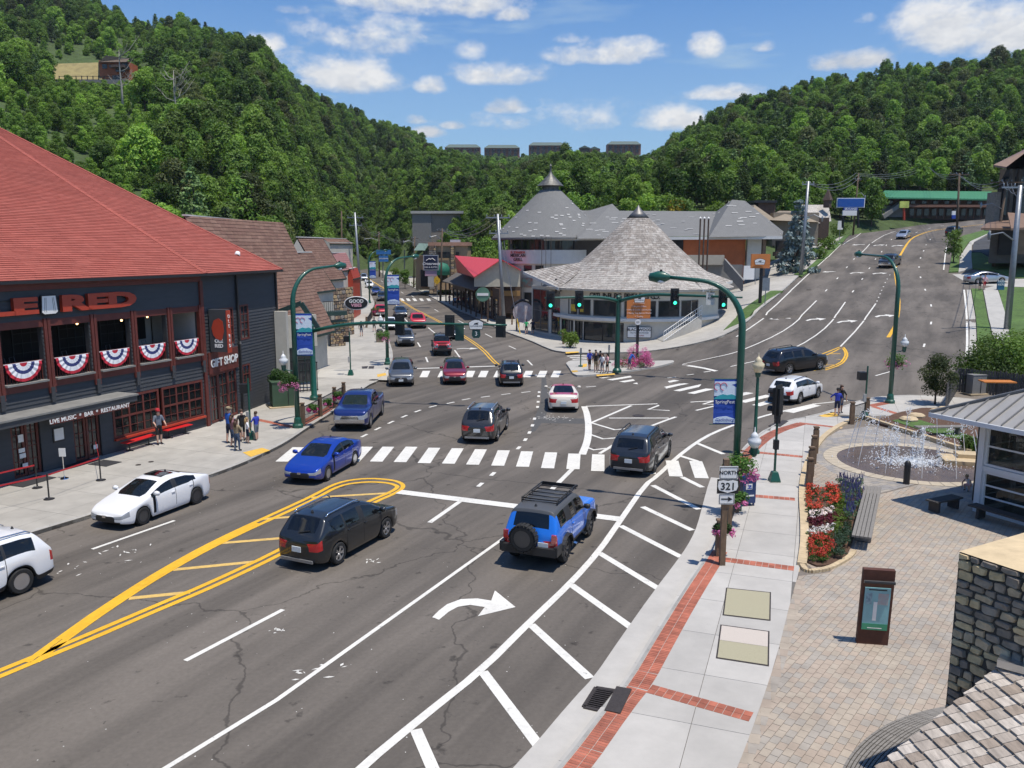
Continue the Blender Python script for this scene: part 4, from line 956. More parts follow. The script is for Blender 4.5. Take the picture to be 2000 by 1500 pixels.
tree('ornamental_tree','small olive green ornamental tree standing before the grey picket fence',at(1826,790),3.2,'olive',seed=31,n=26,per=220,ls=.017,wide=.36,low=.28)
for i,(px,py,w_,h_) in enumerate([(1925,757,2.2,3.0),(1960,745,2.6,3.6),(2000,752,2.6,3.8),(1905,765,1.0,1.6)]):
 shrub('large_shrub',['big rounded green shrub at the left end behind the picket fence','tallest rounded green shrub in the middle behind the picket fence','rounded green shrub cut by the right picture edge behind the fence','small dark shrub beside the grey utility box behind the fence'][i],at(px,py,.1),w_,w_*.9,h_,'mid' if i<3 else 'dark',seed=40+i,n=30 if i<3 else 10,per=190,ls=.085)
tree('street_tree','thin young tree on the verge below the black car on the hill road',at(1862,513),4.6,'mid',seed=51,n=16,per=110,ls=.024,wide=.24,low=.25)
tree('blue_spruce','blue green spruce tree beside the grey pole on the hill road',(lambda p:(p.x,118,H(p.x,118)))(Dy(1556,500,118)),16.6-H(Dy(1556,500,118).x,118),'blue','pine',seed=52,tiers=14,per=150,ls=.028,wide=.28,low=.08)
tree('cypress_tree','dark green columnar evergreen tree left of the blue billboard',at(1632,446,.2),8.2,'dark','pine',seed=53,tiers=12,per=150,ls=.03,wide=.20,low=.05)
for i,(px,py,h_) in enumerate([(773,557,4.2),(791,563,4.2)]): tree('street_tree',['small round street tree nearer the inn sign on the far pavement','small round street tree farther up the far pavement'][1-i],at(px,py),h_,'bright',seed=55+i,n=14,per=80,ls=.04,wide=.36,low=.3)
for i,(px,py,w_,h_,lf) in enumerate([(838,566,3.4,2.4,'bright'),(856,560,3.,2.4,'bright'),(822,560,2.6,2.2,'mid'),(873,575,2.2,2.0,'bright')]):
 shrub('hedge_shrub',['low bright green hedge under the inn sign, left of the middle','low bright green hedge under the inn sign, right of the middle','dark end of the hedge under the inn sign near the street trees','bright shrub beside the white car behind the yellow sign'][i],at(px,py),w_,w_*.8,h_,lf,seed=60+i,n=12,per=70,ls=.16)
tree('courtyard_tree','leafy tree beside the round green sign before the red roof',at(953,613),6.9,'mid',seed=71,n=20,per=130,ls=.03,wide=.33,low=.3)
tree('courtyard_tree','dark tree behind the grey pole between red roof and brewery',at(1006,606),6.2,'dark',seed=72,n=18,per=120,ls=.032,wide=.36,low=.2)
shrub('potted_shrub','leafy yellow green shrub in a planter at the brewery corner',at(1113,679),1.0,1.0,2.1,'lime',seed=73,n=12,per=110,ls=.09)
for i,(px,py,w_,h_,lf) in enumerate([(1318,402,1.9,2.8,'gold'),(1343,404,3.2,4.6,'dark'),(1400,408,3,4.2,'mid'),(1455,412,3.2,5.,'bright'),(1285,404,3,3.,'mid'),(1255,402,3,3.2,'bright'),(1222,400,2.6,2.6,'mid'),(1180,398,3,3.4,'mid'),(1130,396,3.4,4.2,'bright'),(1480,408,3.,4.8,'mid'),(1515,404,3.4,5.5,'dark')]):
 Y=158.; p=Dy(px,py,Y); z=terrain(p.x,Y)
 shrub('bank_shrub',['yellow flowering shrub on the bank above the grey roof','dark round shrub beside the yellow one on the bank','green shrub right of the dark round one on the bank','bright green shrub left of the orange wing roof peak','green shrub left of the yellow one on the bank','bright shrub left of the shake roof tip','low green shrub over the grey roof middle','green shrub over the small grey gable','bright green shrub right of the tall grey cone','green shrub behind the orange wing roof peak','dark shrub behind the orange wing roof right end'][i],(p.x,Y,z),w_,w_,h_,lf,seed=80+i,n=12,per=70,ls=.24)
for i,(px,py,w_,h_) in enumerate([(1688,440,1.8,2.4),(1672,448,1.4,1.6),(1640,462,2.,2.6),(1615,487,1.8,2.2),(1600,505,1.4,1.6)]):
 shrub('roadside_shrub',['green shrub under the blue billboard','low shrub left of the billboard shrub','green shrub under the white sign board by the hill road','shrub below the dark evergreen by the hill road','lowest shrub by the rail fence on the hill road'][i],at(px,py,.2),w_,w_,h_,('mid','bright')[i%2],seed=95+i,n=10,per=70,ls=.15)
def dead_tree(label,px,py,Y,h,seed):
 p=Dy(px,py,Y); z=terrain(p.x,Y); r=random.Random(seed); t=thing('dead_tree',label,'tree',(p.x,Y,z)); tb=MB(); bb=MB()
 tb.tube([(0,0,-.5),(.1,0,h*.4),(-.1,.1,h*.75),(.1,0,h)],[.34,.26,.16,.05],6)
 for i in range(11):
  zz=h*r.uniform(.45,.92); a=r.uniform(0,6.28); L=h*r.uniform(.18,.34); e=Vector((math.cos(a)*L,math.sin(a)*L*.5,zz+L*r.uniform(.4,1.)))
  m_=Vector((e.x*.5,e.y*.5,(zz+e.z)/2-.05*h)); bb.tube([(0,0,zz),m_,e],[.11,.07,.02],5)
  for _ in range(3): f=m_+(e-m_)*r.uniform(.1,.8); bb.tube([f,f+Vector((r.uniform(-1,1),r.uniform(-.5,.5),r.uniform(.2,1.2)))*h*.09],[.045,.012],4)
 tb.build('trunk',mBarkP,t,smooth=True); bb.build('branches',mBarkP,t,smooth=True)
dead_tree('bare pale dead tree in front of the left hillside forest',350,330,205,16,3)
dead_tree('thin bare dead tree left of the utility pole on the hillside',245,285,225,17,4)
# ============================================================ vehicles
def paintmat(name,col,metal=0.,rough=.28): return mat('car paint '+name,col,rough,var=0,metal=metal,coat=1.,spec=.5)
mTyre=mat('tyre rubber',(.018,.018,.018),.85,var=.2,scale=20); mRimS=mat('silver alloy',(.62,.62,.63),.3,var=0,metal=.9); mRimD=mat('dark alloy',(.10,.10,.105),.35,var=0,metal=.7)
mGl=glassmat('car glass',(.012,.015,.016),.22); mGlD=glassmat('dark car glass',(.006,.007,.008),.0); mGlG=glassmat('green tinted car glass',(.03,.045,.04),.45,tcol=(.45,.6,.5))
mBlk=mat('black car trim',(.022,.022,.023),.5,var=.1,scale=9); mDk=mat('dark under body',(.008,.008,.008),.9,var=0); mSeat=mat('car seat',(.07,.065,.06),.8,var=.1)
mLampF=mat('headlight lens',(.30,.32,.35),.08,var=0,coat=1); mLampR=mat('tail light lens',(.42,.012,.015),.15,var=0,coat=1); mChr=mat('chrome trim',(.75,.76,.78),.12,var=0,metal=1.); mPlate=mat('number plate',(.62,.66,.68),.5,var=.15,scale=30); mOrange=mat('amber lens',(.6,.2,.02),.3,var=0)
CT={
'sedan':dict(L=4.66,W=1.79,wb=2.70,fo=.92,r=.325,gc=.20,top=[(0,.58),(.05,.66),(.3,.77),(1.15,.97),(2.05,1.39),(2.6,1.46),(3.2,1.42),(4.08,1.09),(4.5,1.05),(4.66,.95)],belt=[(0,.62),(.3,.74),(1.1,.93),(4.1,1.03),(4.66,.93)],ws=(1.15,2.05),rw=(3.2,4.08),win=[(1.35,2.52),(2.58,3.55)],seams=[1.40,2.55,3.45],tum=.22),
'hatch':dict(L=4.5,W=1.80,wb=2.70,fo=.88,r=.33,gc=.17,top=[(0,.55),(.05,.63),(.3,.75),(1.1,.96),(2.0,1.36),(2.5,1.42),(3.15,1.38),(4.12,1.08),(4.36,1.03),(4.5,.92)],belt=[(0,.60),(.3,.72),(1.05,.92),(4.1,1.03),(4.5,.9)],ws=(1.1,2.0),rw=(3.15,4.12),win=[(1.3,2.45),(2.51,3.55)],seams=[1.36,2.48,3.4],tum=.22),
'suv':dict(L=4.54,W=1.84,wb=2.69,fo=.92,r=.36,gc=.22,top=[(0,.72),(.05,.84),(.28,.97),(1.02,1.10),(1.72,1.56),(2.3,1.67),(3.6,1.66),(4.02,1.60),(4.42,1.14),(4.50,1.05),(4.54,.98)],belt=[(0,.78),(.28,.93),(1.0,1.04),(2.5,1.09),(4.3,1.17),(4.54,.96)],ws=(1.02,1.72),rw=(4.02,4.42),win=[(1.2,2.25),(2.31,3.2),(3.26,3.9)],seams=[1.27,2.28,3.2],tum=.24),
'bigsuv':dict(L=5.15,W=1.98,wb=3.05,fo=.95,r=.39,gc=.24,top=[(0,.80),(.05,.93),(.3,1.06),(1.2,1.16),(1.85,1.68),(2.4,1.78),(4.2,1.77),(4.68,1.70),(5.02,1.18),(5.11,1.1),(5.15,1.0)],belt=[(0,.86),(.3,1.02),(1.15,1.1),(2.5,1.14),(4.9,1.2),(5.15,.98)],ws=(1.2,1.85),rw=(4.68,5.02),win=[(1.38,2.5),(2.56,3.55),(3.62,4.5)],seams=[1.42,2.53,3.58],tum=.24),
'wagon':dict(L=4.82,W=1.84,wb=2.75,fo=.98,r=.36,gc=.23,top=[(0,.68),(.05,.78),(.3,.90),(1.15,1.05),(1.95,1.48),(2.5,1.60),(4.0,1.58),(4.3,1.52),(4.70,1.10),(4.78,1.04),(4.82,.95)],belt=[(0,.74),(.3,.87),(1.1,1.0),(4.6,1.12),(4.82,.94)],ws=(1.15,1.95),rw=(4.3,4.70),win=[(1.33,2.5),(2.56,3.5),(3.56,4.2)],seams=[1.4,2.53,3.5],tum=.22),
'coupe':dict(L=5.0,W=1.93,wb=2.95,fo=.98,r=.36,gc=.18,top=[(0,.66),(.05,.74),(.3,.86),(1.55,1.0),(2.35,1.38),(2.8,1.45),(3.3,1.42),(4.2,1.12),(4.75,1.09),(4.94,1.06),(5.0,.92)],belt=[(0,.7),(.3,.84),(1.5,.96),(4.2,1.06),(5.0,.9)],ws=(1.55,2.35),rw=(3.3,4.2),win=[(1.75,2.95),(3.0,3.55)],seams=[1.75,3.1],tum=.26),
'pickup':dict(L=5.9,W=2.03,wb=3.65,fo=.98,r=.41,gc=.30,top=[(0,.92),(.05,1.08),(.3,1.18),(1.35,1.24),(1.95,1.74),(2.4,1.85),(3.35,1.84),(3.62,1.78),(3.78,1.24),(3.84,1.26),(5.86,1.26),(5.9,1.15)],belt=[(0,.98),(.3,1.13),(1.3,1.18),(3.7,1.22),(5.86,1.24),(5.9,1.1)],ws=(1.35,1.95),rw=(3.62,3.78),win=[(1.52,2.6),(2.68,3.45)],seams=[1.55,2.64,3.55,3.82],bed=(3.84,5.86),tum=.2),
'jeep':dict(L=4.35,W=1.62,wb=2.95,fo=.62,r=.42,gc=.40,top=[(0,1.02),(.04,1.12),(.2,1.15),(1.3,1.20),(1.62,1.72),(1.8,1.80),(3.9,1.80),(4.2,1.77),(4.33,1.25),(4.35,1.0)],belt=[(0,1.0),(.2,1.12),(1.3,1.17),(4.3,1.2),(4.35,1.0)],ws=(1.3,1.62),rw=(4.2,4.33),win=[(1.55,2.35),(2.42,3.2),(3.3,4.05)],seams=[1.45,2.38,3.2],tum=.1,box=1),
'fj':dict(L=4.45,W=1.86,wb=2.69,fo=.88,r=.43,gc=.38,top=[(0,.98),(.05,1.12),(.25,1.2),(1.32,1.27),(1.62,1.72),(1.95,1.86),(3.7,1.86),(4.15,1.82),(4.38,1.22),(4.43,1.1),(4.45,1.0)],belt=[(0,1.0),(.25,1.14),(1.3,1.2),(4.3,1.24),(4.45,1.0)],ws=(1.32,1.62),rw=(4.15,4.38),win=[(1.55,2.4),(2.46,2.92),(3.42,4.05)],seams=[1.5,2.95],tum=.2,box=1)}
def wheel_parts(r,wd,rim):
 key=('wheel',r,wd,rim.name)
 if key in MATS: return MATS[key]
 mx=Matrix.Rotation(math.pi/2,4,'X')
 t=MB(); h=wd/2; t.lathe([(r*.64,-h),(r*.90,-h),(r*.98,-h*.75),(r,-h*.3),(r,h*.3),(r*.98,h*.75),(r*.90,h),(r*.64,h)],22,mx=mx,cap=False)
 m=MB(); m.lathe([(r*.66,-h*.9),(r*.66,h*.88),(r*.58,h*.8),(r*.55,h*.2),(r*.14,h*.1),(r*.14,h*.55),(0,h*.6)],20,mx=mx)
 for k in range(5):
  for o in(-.16,.16):
   a=2*math.pi*k/5+o; d=Vector((math.cos(a),0,math.sin(a))); q=Vector((-math.sin(a*1),0,math.cos(a)))
   m.bar(d*r*.12+Vector((0,-h*.66,0)),d*r*.62+Vector((0,-h*.80,0)),r*.10,.03,up=(0,1,0)); m.bar(d*r*.12+Vector((0,h*.66,0)),d*r*.62+Vector((0,h*.80,0)),r*.10,.03,up=(0,1,0))
 c=MB(); c.lathe([(r*.57,-h*.45),(r*.57,h*.45)],18,mx=mx)  # black disc standing in for the shade behind the spokes
 MATS[key]=(t.mesh('tyre',mTyre,True,ang=40),m.mesh('rim',rim,True,ang=35),c.mesh('hub_shadow',mDk)); return MATS[key]
def car(kind,label,cat,body,anchor,which,dirpx=None,deg=None,off=0.,name=None,scale=(1,1,1),rim=None,glass=None,sidegl=None,roof=None,clad=False,rails=None,rack=False,lvl=1,detail=True,group=None,grille=None,lowtrim=None,spoiler=False,sunroof=False,deck=None,spare=False,chrome=False,plates='r',lightbar=False,fenders=False,z=None):
 p=CT[kind]; L,W,wb,fo,r=p['L'],p['W'],p['wb'],p['fo'],p['r']; rim=rim or mRimS; glass=glass or mGl; sidegl=sidegl or mGlD; roof=roof or body; lowtrim=lowtrim or (mBlk if clad else body)
 grille=grille or mBlk
 if dirpx:
  a,b=G(*dirpx[0]),G(*dirpx[1]); th=math.atan2(b.y-a.y,b.x-a.x)
 else: th=R(deg)
 A=G(*anchor); fw=Vector((math.cos(th),math.sin(th))); lf=Vector((-fw.y,fw.x))
 xf=L/2-fo; xr=L/2-fo-wb; yw=W/2-.06
 loc={'FL':(xf,yw),'FR':(xf,-yw),'RL':(xr,yw),'RR':(xr,-yw),'F':(L/2,0),'R':(-L/2,0),'C':(0,0),'FC':(xf,0),'RC':(xr,0)}[which]
 pos=Vector((A.x,A.y))-fw*loc[0]*scale[0]-lf*loc[1]*scale[1]
 f_=pos+fw*wb/2; b_=pos-fw*wb/2; zf,zb_=H(f_.x,f_.y),H(b_.x,b_.y); pitch=math.atan2(zf-zb_,wb)
 T=thing(name or {'pickup':'pickup_truck','suv':'parked_suv','bigsuv':'suv'}.get(kind,'car'),label,cat,(pos.x,pos.y,(zf+zb_)/2+.012),0,group)
 T.name=name or {'pickup':'pickup_truck','suv':'suv','bigsuv':'suv','fj':'off_road_suv','jeep':'off_road_suv'}.get(kind,'car')
 T.rotation_euler=(0,-pitch,th); T.scale=scale
 # ---- stations
 xs=set(round(x,4) for x,_ in p['top']); ra=r*1.16
 for c in (fo,fo+wb):
  for k in (-1.12,-1.0,-.86,-.6,-.25,.25,.6,.86,1.0,1.12): xs.add(round(c+k*ra,4))
 for a,b in p['win']: xs|={round(a,4),round(b,4)}
 for s_ in p['seams']: xs|={round(s_-.011,4),round(s_+.011,4)}
 xs=sorted(x for x in xs if 0<=x<=L)
 q=[xs[0]]
 for x in xs[1:]:
  if x-q[-1]>.009: q.append(x)
 xs=q; gm=max(z_ for _,z_ in p['top'])-interp(L*.5,p['belt'])
 def plan(x):
  t=min(x,L-x); k=interp(t,[(0,.80),(.08,.90),(.3,.965),(.8,1.)]) if not p.get('box') else interp(t,[(0,.93),(.1,.97),(.4,1.)])
  return W/2*k
 def ring(x):
  top=interp(x,p['top']); bel=interp(x,p['belt']); zs=min(bel,top-.02); w_=plan(x)
  zb=p['gc']+interp(min(x,L-x),[(0,.10),(.25,.02),(.5,0)])
  for c in (fo,fo+wb):
   if abs(x-c)<ra: zb=max(zb,r*.96+math.sqrt(ra*ra-(x-c)**2)*.98)
  zb=min(zb,zs-.12); g=max(0.,top-bel); s_=sstep(g/.13); wt=w_*.975-p['tum']*min(1.,g/gm)
  P=[(w_*.93,zb),(w_*.985,zb+.12*(zs-zb)),(w_,zb+.52*(zs-zb)),(w_*.975,zs)]
  k4=((1-s_)*w_*.90+s_*wt,(1-s_)*(top-.012)+s_*(top-.085*min(1,g/.3))); k5=((1-s_)*w_*.6+s_*(wt-.10),(1-s_)*top+s_*(top-.012)); k6=(0,top+.012)
  return P+[k4,k5,k6]
 B={}; MT=[]; mb=MB()
 def bk(key,m):
  if key not in B: B[key]=len(MT); MT.append(m)
  return B[key]
 b0=bk(('body',),body)
 rows=[]
 for x in xs:
  Rg=ring(x); full=[(L/2-x,y,z_) for y,z_ in Rg]+[(L/2-x,-y,z_) for y,z_ in reversed(Rg[:-1])]
  rows.append(len(mb.v)); mb.v.extend(full)
 n=13
 for i in range(len(xs)-1):
  xm=(xs[i]+xs[i+1])/2
  for k in range(12):
   kk=k if k<6 else 11-k; side=0 if k<6 else 1; mi=b0
   inws=p['ws'][0]<xm<p['ws'][1]; inrw=p['rw'][0]<xm<p['rw'][1]
   if kk==3:
    w_=[j for j,(a,b) in enumerate(p['win']) if a<xm<b]
    if w_ and interp(xm,p['top'])-interp(xm,p['belt'])>.05: mi=bk(('side_window',w_[0],side),sidegl if (w_[0]>0 or sidegl is mGlD) else sidegl)
    elif p['win'][0][0]<xm<p['win'][-1][1]: mi=bk(('pillar',),mBlk if kind!='fj' or xm<2.9 else body)
   elif kk==5 and inws or (kk==4 and inws and p.get('box')): mi=bk(('windshield',),glass)
   elif kk==5 and inrw and 'bed' not in p or (kk==5 and inrw): mi=bk(('rear_window',),mGlD)
   elif kk>=3 and 'bed' in p and p['bed'][0]<xm<p['bed'][1]: mi=bk(('bed_cover',),mBlk)
   elif kk>=4 and p['ws'][1]<xm<p['rw'][0]+.02: mi=bk(('roof',),roof)
   elif kk==2 and xm<.20: mi=bk(('headlight',side),mLampF)
   elif kk==2 and xm>L-.16: mi=bk(('tail_light',side),mLampR)
   elif kk==0: mi=bk(('sill',),lowtrim if (clad or .9<xm<L-.9) else body) if clad else b0
   if deck and kk>=4 and p['rw'][1]<xm<L-.2: mi=bk(('deck',),deck)
   if kk<3 and detail and kk>0 and xs[i+1]-xs[i]<.03 and any(abs(xm-s_)<.0105 for s_ in p['seams']): mi=bk(('door_seam',),mDk)
   a=rows[i]+k; b=rows[i+1]+k
   mb.f.append((a,a+1,b+1,b)); mb.m.append(mi)
 # ---- end caps
 for end in (0,1):
  i=0 if end==0 else len(xs)-1; s0=rows[i]; Rg=ring(xs[i]); X=L/2-xs[i]; out=.07 if not p.get('box') else .03; sg=1 if end==0 else -1
  fr=[1,.62,.25,-.25,-.62,-1]; gridv=[]
  for k in range(4):
   row=[]
   for j,c in enumerate(fr):
    if j==0: row.append(s0+k)
    elif j==5: row.append(s0+12-k)
    else:
     row.append(len(mb.v)); mb.v.append((X+sg*out*(1-c*c)*(1 if k else .5),Rg[k][0]*c,Rg[k][1]))
   gridv.append(row)
  for k in range(3):
   for j in range(5):
    f=(gridv[k][j],gridv[k+1][j],gridv[k+1][j+1],gridv[k][j+1]); mi=b0
    if end==0:
     if k==2: mi=bk(('headlight',0 if j==0 else 1),mLampF) if j in(0,4) else bk(('grille',),grille)
     elif k==1 and 0<j<4: mi=bk(('lower_intake',),mBlk)
     elif k==0: mi=bk(('lip',),mBlk)
    else:
     if k==2 and j in(0,4): mi=bk(('tail_light',0 if j==0 else 1),mLampR)
     elif k==0 or (k==1 and clad and kind!='suv'): mi=bk(('rear_bumper',),mBlk)
    mb.f.append(f); mb.m.append(mi)
  f=[gridv[3][j] for j in range(6)]+[s0+8,s0+7,s0+6,s0+5,s0+4]; mb.f.append(tuple(f)); mb.m.append(b0)
 me=mb.mesh('body',MT,True)
 o=bpy.data.objects.new('tmp',me); sd=o.modifiers.new('s','SUBSURF'); sd.levels=lvl; sd.render_levels=lvl
 ev,dg=evaluated(o); m2=ev.to_mesh()
 V=[tuple(v.co) for v in m2.vertices]; pol=[(tuple(pp.vertices),pp.material_index) for pp in m2.polygons]; Nn=[tuple(v.normal) for v in m2.vertices]
 ev.to_mesh_clear(); bpy.data.objects.remove(o); bpy.data.meshes.remove(me)
 objs={}
 for key,ix in B.items():
  fs=[f for f,mi in pol if mi==ix]
  if not fs: continue
  used=sorted({v for f in fs for v in f}); mp={v:i for i,v in enumerate(used)}
  q=bpy.data.meshes.new(key[0]); q.from_pydata([V[v] for v in used],[],[tuple(mp[v] for v in f) for f in fs]); q.materials.append(MT[ix]); q.polygons.foreach_set('use_smooth',[True]*len(fs))
  try: q.normals_split_custom_set_from_vertices([Nn[v] for v in used])
  except Exception: pass
  par=T; objs[key]=link(key[0],q,T)
 # ---- running gear and fittings
 ty,rm,hb=wheel_parts(r,.24 if kind not in('fj','jeep') else .29,rim)
 for x_,y_ in ((xf,1),(xf,-1),(xr,1),(xr,-1)):
  wo=link('wheel',ty,T); wo.location=(x_,y_*(W/2-.14),r); ro=link('rim',rm,wo); ho=link('spoke_shade',hb,wo)
 u=MB(); u.box((0,0,p['gc']+.16),(L*.92,W*.62,.28)); u.box((L/2-fo-wb/2,0,p['gc']+.12),(wb-ra*2.1,W*.9,.14)); u.build('underbody',mDk,T)  # black box added inside the shell to block light at the wheel wells
 top=interp(p['ws'][1]+.3,p['top'])
 if detail:
  s_=MB(); zz=interp(L/2,p['belt'])-.25
  for y_ in(-.38,.38): s_.box((L/2-p['ws'][1]-.45,y_,zz),(.5,.5,.18)); s_.box((L/2-p['ws'][1]-.75,y_,zz+.24),(.16,.48,.40)); s_.box((L/2-p['ws'][1]-.80,y_,zz+.50),(.10,.24,.14))
  if kind!='pickup' or True: s_.box((L/2-p['ws'][1]-1.45,0,zz+.18),(.18,1.1,.42))
  s_.box((L/2-p['ws'][0]-.42,0,zz+.12),(.4,W*.72,.22)); s_.build('seats',mSeat,T)
 for sd_ in(1,-1):
  mm=MB(); xm=L/2-p['win'][0][0]-.12; zm=interp(p['win'][0][0],p['belt'])+.06; yy=plan(p['win'][0][0])*.97
  mm.lathe([(0,-.13),(.09,-.10),(.115,0),(.09,.09),(0,.12)],8,mx=Matrix.Translation((xm,sd_*(yy+.13),zm+.05))@Matrix.Rotation(R(90),4,'X')@Matrix.Diagonal((.75,.85,1,1))); mm.bar((xm,sd_*(yy-.03),zm),(xm,sd_*(yy+.1),zm+.03),.06,.04)
  mm.build('mirror',body if kind not in('jeep','fj','pickup') else mBlk,T,smooth=True)
  if detail:
   for s_ in p['seams'][1:3] if len(p['seams'])>2 else p['seams'][1:]:
    h=MB(); zh=interp(s_,p['belt'])-.14; h.box((L/2-s_+.13,sd_*(W/2*.985+.008),zh),(.16,.035,.03)); h.build('door_handle',mChr if chrome else body,T)
 if plates:
  h=MB(); zr=interp(L-.02,p['belt'])-.28; h.box((-L/2-.05-(.03 if not p.get('box') else -.01),(.0 if kind!='fj' else -.45),zr if kind not in('fj',) else .80),(.03,.33,.17)); h.build('number_plate',mPlate,T)
 if 'f' in (plates or ''):
  h=MB(); h.box((L/2+.075,0,p['gc']+.26),(.02,.32,.15)); h.build('number_plate',mPlate,T)
 if rails:
  for sd_ in(1,-1):
   x0,x1=p['ws'][1]+.35,p['rw'][0]-.12; yy=plan(L/2)*.975-p['tum']-.05; rr=MB()
   rr.tube([(L/2-x0,sd_*yy,top-.02),(L/2-x0-.15,sd_*yy,top+.075),(0-.2,sd_*yy,top+.095),(L/2-x1+.15,sd_*yy,interp(x1,p['top'])+.05),(L/2-x1,sd_*yy,interp(x1,p['top'])-.02)],.026,6); rr.build('roof_rail',rails,T,smooth=True)
 if spoiler:
  h=MB(); x_=L/2-p['rw'][1]; h.box((x_,0,interp(p['rw'][1],p['top'])+.09),(.20,W*.66,.03)); h.box((x_,.5,interp(p['rw'][1],p['top'])+.04),(.12,.03,.1)); h.box((x_,-.5,interp(p['rw'][1],p['top'])+.04),(.12,.03,.1)); h.build('spoiler',body if kind!='hatch' else mBlk,T)
 if sunroof:
  h=MB(); h.box((L/2-p['ws'][1]-.55,0,top+.022),(.62,.86,.012)); h.build('sunroof',mGlD,T)
 a=MB(); a.lathe([(.05,0),(.02,.07),(0,.08)],6,(L/2-p['rw'][0]+.25,0,interp(p['rw'][0]-.25,p['top'])+.01)); a.build('antenna',mBlk,T)
 if chrome:
  g=MB(); zg=(ring(0)[2][1]+ring(0)[3][1])/2
  for k in(-.09,.0,.09): g.box((L/2+.085,0,zg+k),(.03,W*.46,.028))
  g.build('grille_bars',mChr,T); g=MB(); g.box((L/2+.06,0,ring(0)[1][1]+.12),(.10,W*.82,.20)); g.build('bumper',mChr,T)
 if kind in('sedan','hatch','suv','bigsuv','wagon','coupe') and not chrome:
  g=MB(); g.box((L/2+.082,0,(ring(0)[2][1]+ring(0)[3][1])/2+.02),(.015,.16,.09)); g.build('badge',mChr,T)
 if kind in('suv','bigsuv','wagon'):
  g=MB(); g.box((-L/2-.08,0,p['gc']+.13),(.05,W*.66,.09)); g.build('skid_plate',mat('grey skid plate',(.28,.28,.28),.45,var=0,metal=.5),T)
  g=MB(); zt=interp(p['rw'][1],p['top']); g.bar((-L/2+.10,.05,zt+.04),(-L/2+.17,-.34,zt+.12),.03,.02); g.build('wiper',mBlk,T)
 if fenders:
  for x_ in (xf,xr):
   for sd_ in(1,-1):
    f=MB(); pts=[(x_+math.cos(a)*ra*1.02,sd_*(W/2+.015),r+math.sin(a)*ra*1.02) for a in [R(k) for k in range(-5,186,19)]]
    for q1,q2 in zip(pts,pts[1:]): f.bar(q1,q2,.15,.05)
    f.build('fender_flare',mBlk,T)
 if kind=='jeep':
  g=MB()
  for k in range(7): g.box((L/2+.035,-.30+k*.10,1.0),(.02,.05,.26))
  g.build('grille_slots',mDk,T); g=MB(); g.box((L/2+.18,0,.60),(.22,1.7,.16)); g.build('bumper',mBlk,T)
  for sd_ in(1,-1):
   g=MB(); g.lathe([(0,.0),(.09,.0),(.10,-.04)],14,mx=Matrix.Translation((L/2+.05,sd_*.52,1.0))@Matrix.Rotation(R(90),4,'Y')); g.build('round_headlight',mLampF,T,smooth=True)
  g=MB(); g.box((L/2-.35,0,1.19),(.5,.9,.02)); g.build('hood_vent',mBlk,T)
 if kind=='fj':
  g=MB(); g.box((-L/2-.07,0,.62),(.2,1.78,.26)); g.box((-L/2+.1,.90,.66),(.5,.12,.30)); g.box((-L/2+.1,-.90,.66),(.5,.12,.30)); g.build('rear_bumper_bar',mBlk,T)
  g=MB(); g.box((L/2+.08,0,.66),(.22,1.75,.28)); g.build('front_bumper_bar',mBlk,T)
  for sd_ in(1,-1):
   g=MB(); g.box((-L/2+.0,sd_*.80,1.03),(.08,.15,.26)); g.build('tail_lamp_block',mLampR,T)
   g=MB()
   for xx in(.55,-.55): g.bar((xx,sd_*.8,.42),(xx,sd_*1.02,.36),.16,.05)
   g.build('side_step',mChr,T)
 if spare:
  wo=link('spare_wheel',ty,T); wo.location=(-L/2-.19,.14,1.02); wo.rotation_euler=(0,0,R(90)); wo.scale=(1.0,1.0,1.0); link('rim',rm,wo)
  g=MB()
  for k in range(22):
   a=2*math.pi*k/22; g.box((0,0,0),(.09,.30,.035),mx=Matrix.Rotation(a,4,'Y')@Matrix.Translation((0,0,r*1.0)))
  g.build('tread_blocks',mTyre,wo)
 if rack:
  g=MB(); x0,x1=.62,-1.35; yy=.60; zt=1.86
  for zz in(zt+.04,zt+.12): g.tube([(x0,yy,zz),(x0,-yy,zz),(x1,-yy,zz),(x1,yy,zz),(x0,yy,zz)],.024,6)
  for k in range(5):
   x_=x0+(x1-x0)*(k+.5)/5; g.tube([(x_,-yy,zt+.05),(x_,yy,zt+.05)],.022,6)
  for x_ in(x0,x1,-.4):
   for y_ in(yy,-yy): g.tube([(x_,y_,zt-.02),(x_,y_,zt+.12)],.02,5)
  g.build('roof_rack',mBlk,T,smooth=True); g=MB(); g.box((.74,0,zt+.06),(.09,1.25,.07)); g.build('light_bar',mBlk,T)
 return T
cW=paintmat('white',(.80,.80,.80)); cBlk=paintmat('black',(.008,.008,.010)); cChar=paintmat('charcoal',(.016,.018,.020),.3); cBlue=paintmat('electric blue',(.006,.045,.36),.35); cFJ=paintmat('sky blue',(.012,.16,.66)); cNavy=paintmat('deep blue',(.008,.022,.14),.3); cRed=paintmat('red',(.52,.012,.018)); cMar=paintmat('dark red',(.20,.006,.014),.3); cGrey=paintmat('steel grey',(.13,.135,.14),.6); cSil=paintmat('silver',(.50,.51,.53),.7); cBeige=paintmat('pale beige',(.70,.64,.54)); cRose=paintmat('rose red',(.46,.035,.055)); cDG=paintmat('dark slate',(.022,.025,.030),.3); cMetal=paintmat('graphite',(.034,.033,.033),.3)
LANE=((341,1017),(180,1073)); AWAY=((325,1500),(1001,1039))
car('bigsuv','white family car driving out of the left picture edge','car',cW,(44,1160),'RL',dirpx=LANE,name='suv',scale=(.96,.97,.97),clad=True,rails=mChr,plates='r',rim=mRimS,lvl=2)
car('hatch','white hatchback with dark sunroof in front of the restaurant','car',cW,(281,1025),'FL',dirpx=((383,985),(281,1025)),sunroof=True,rim=mRimD,lvl=2)
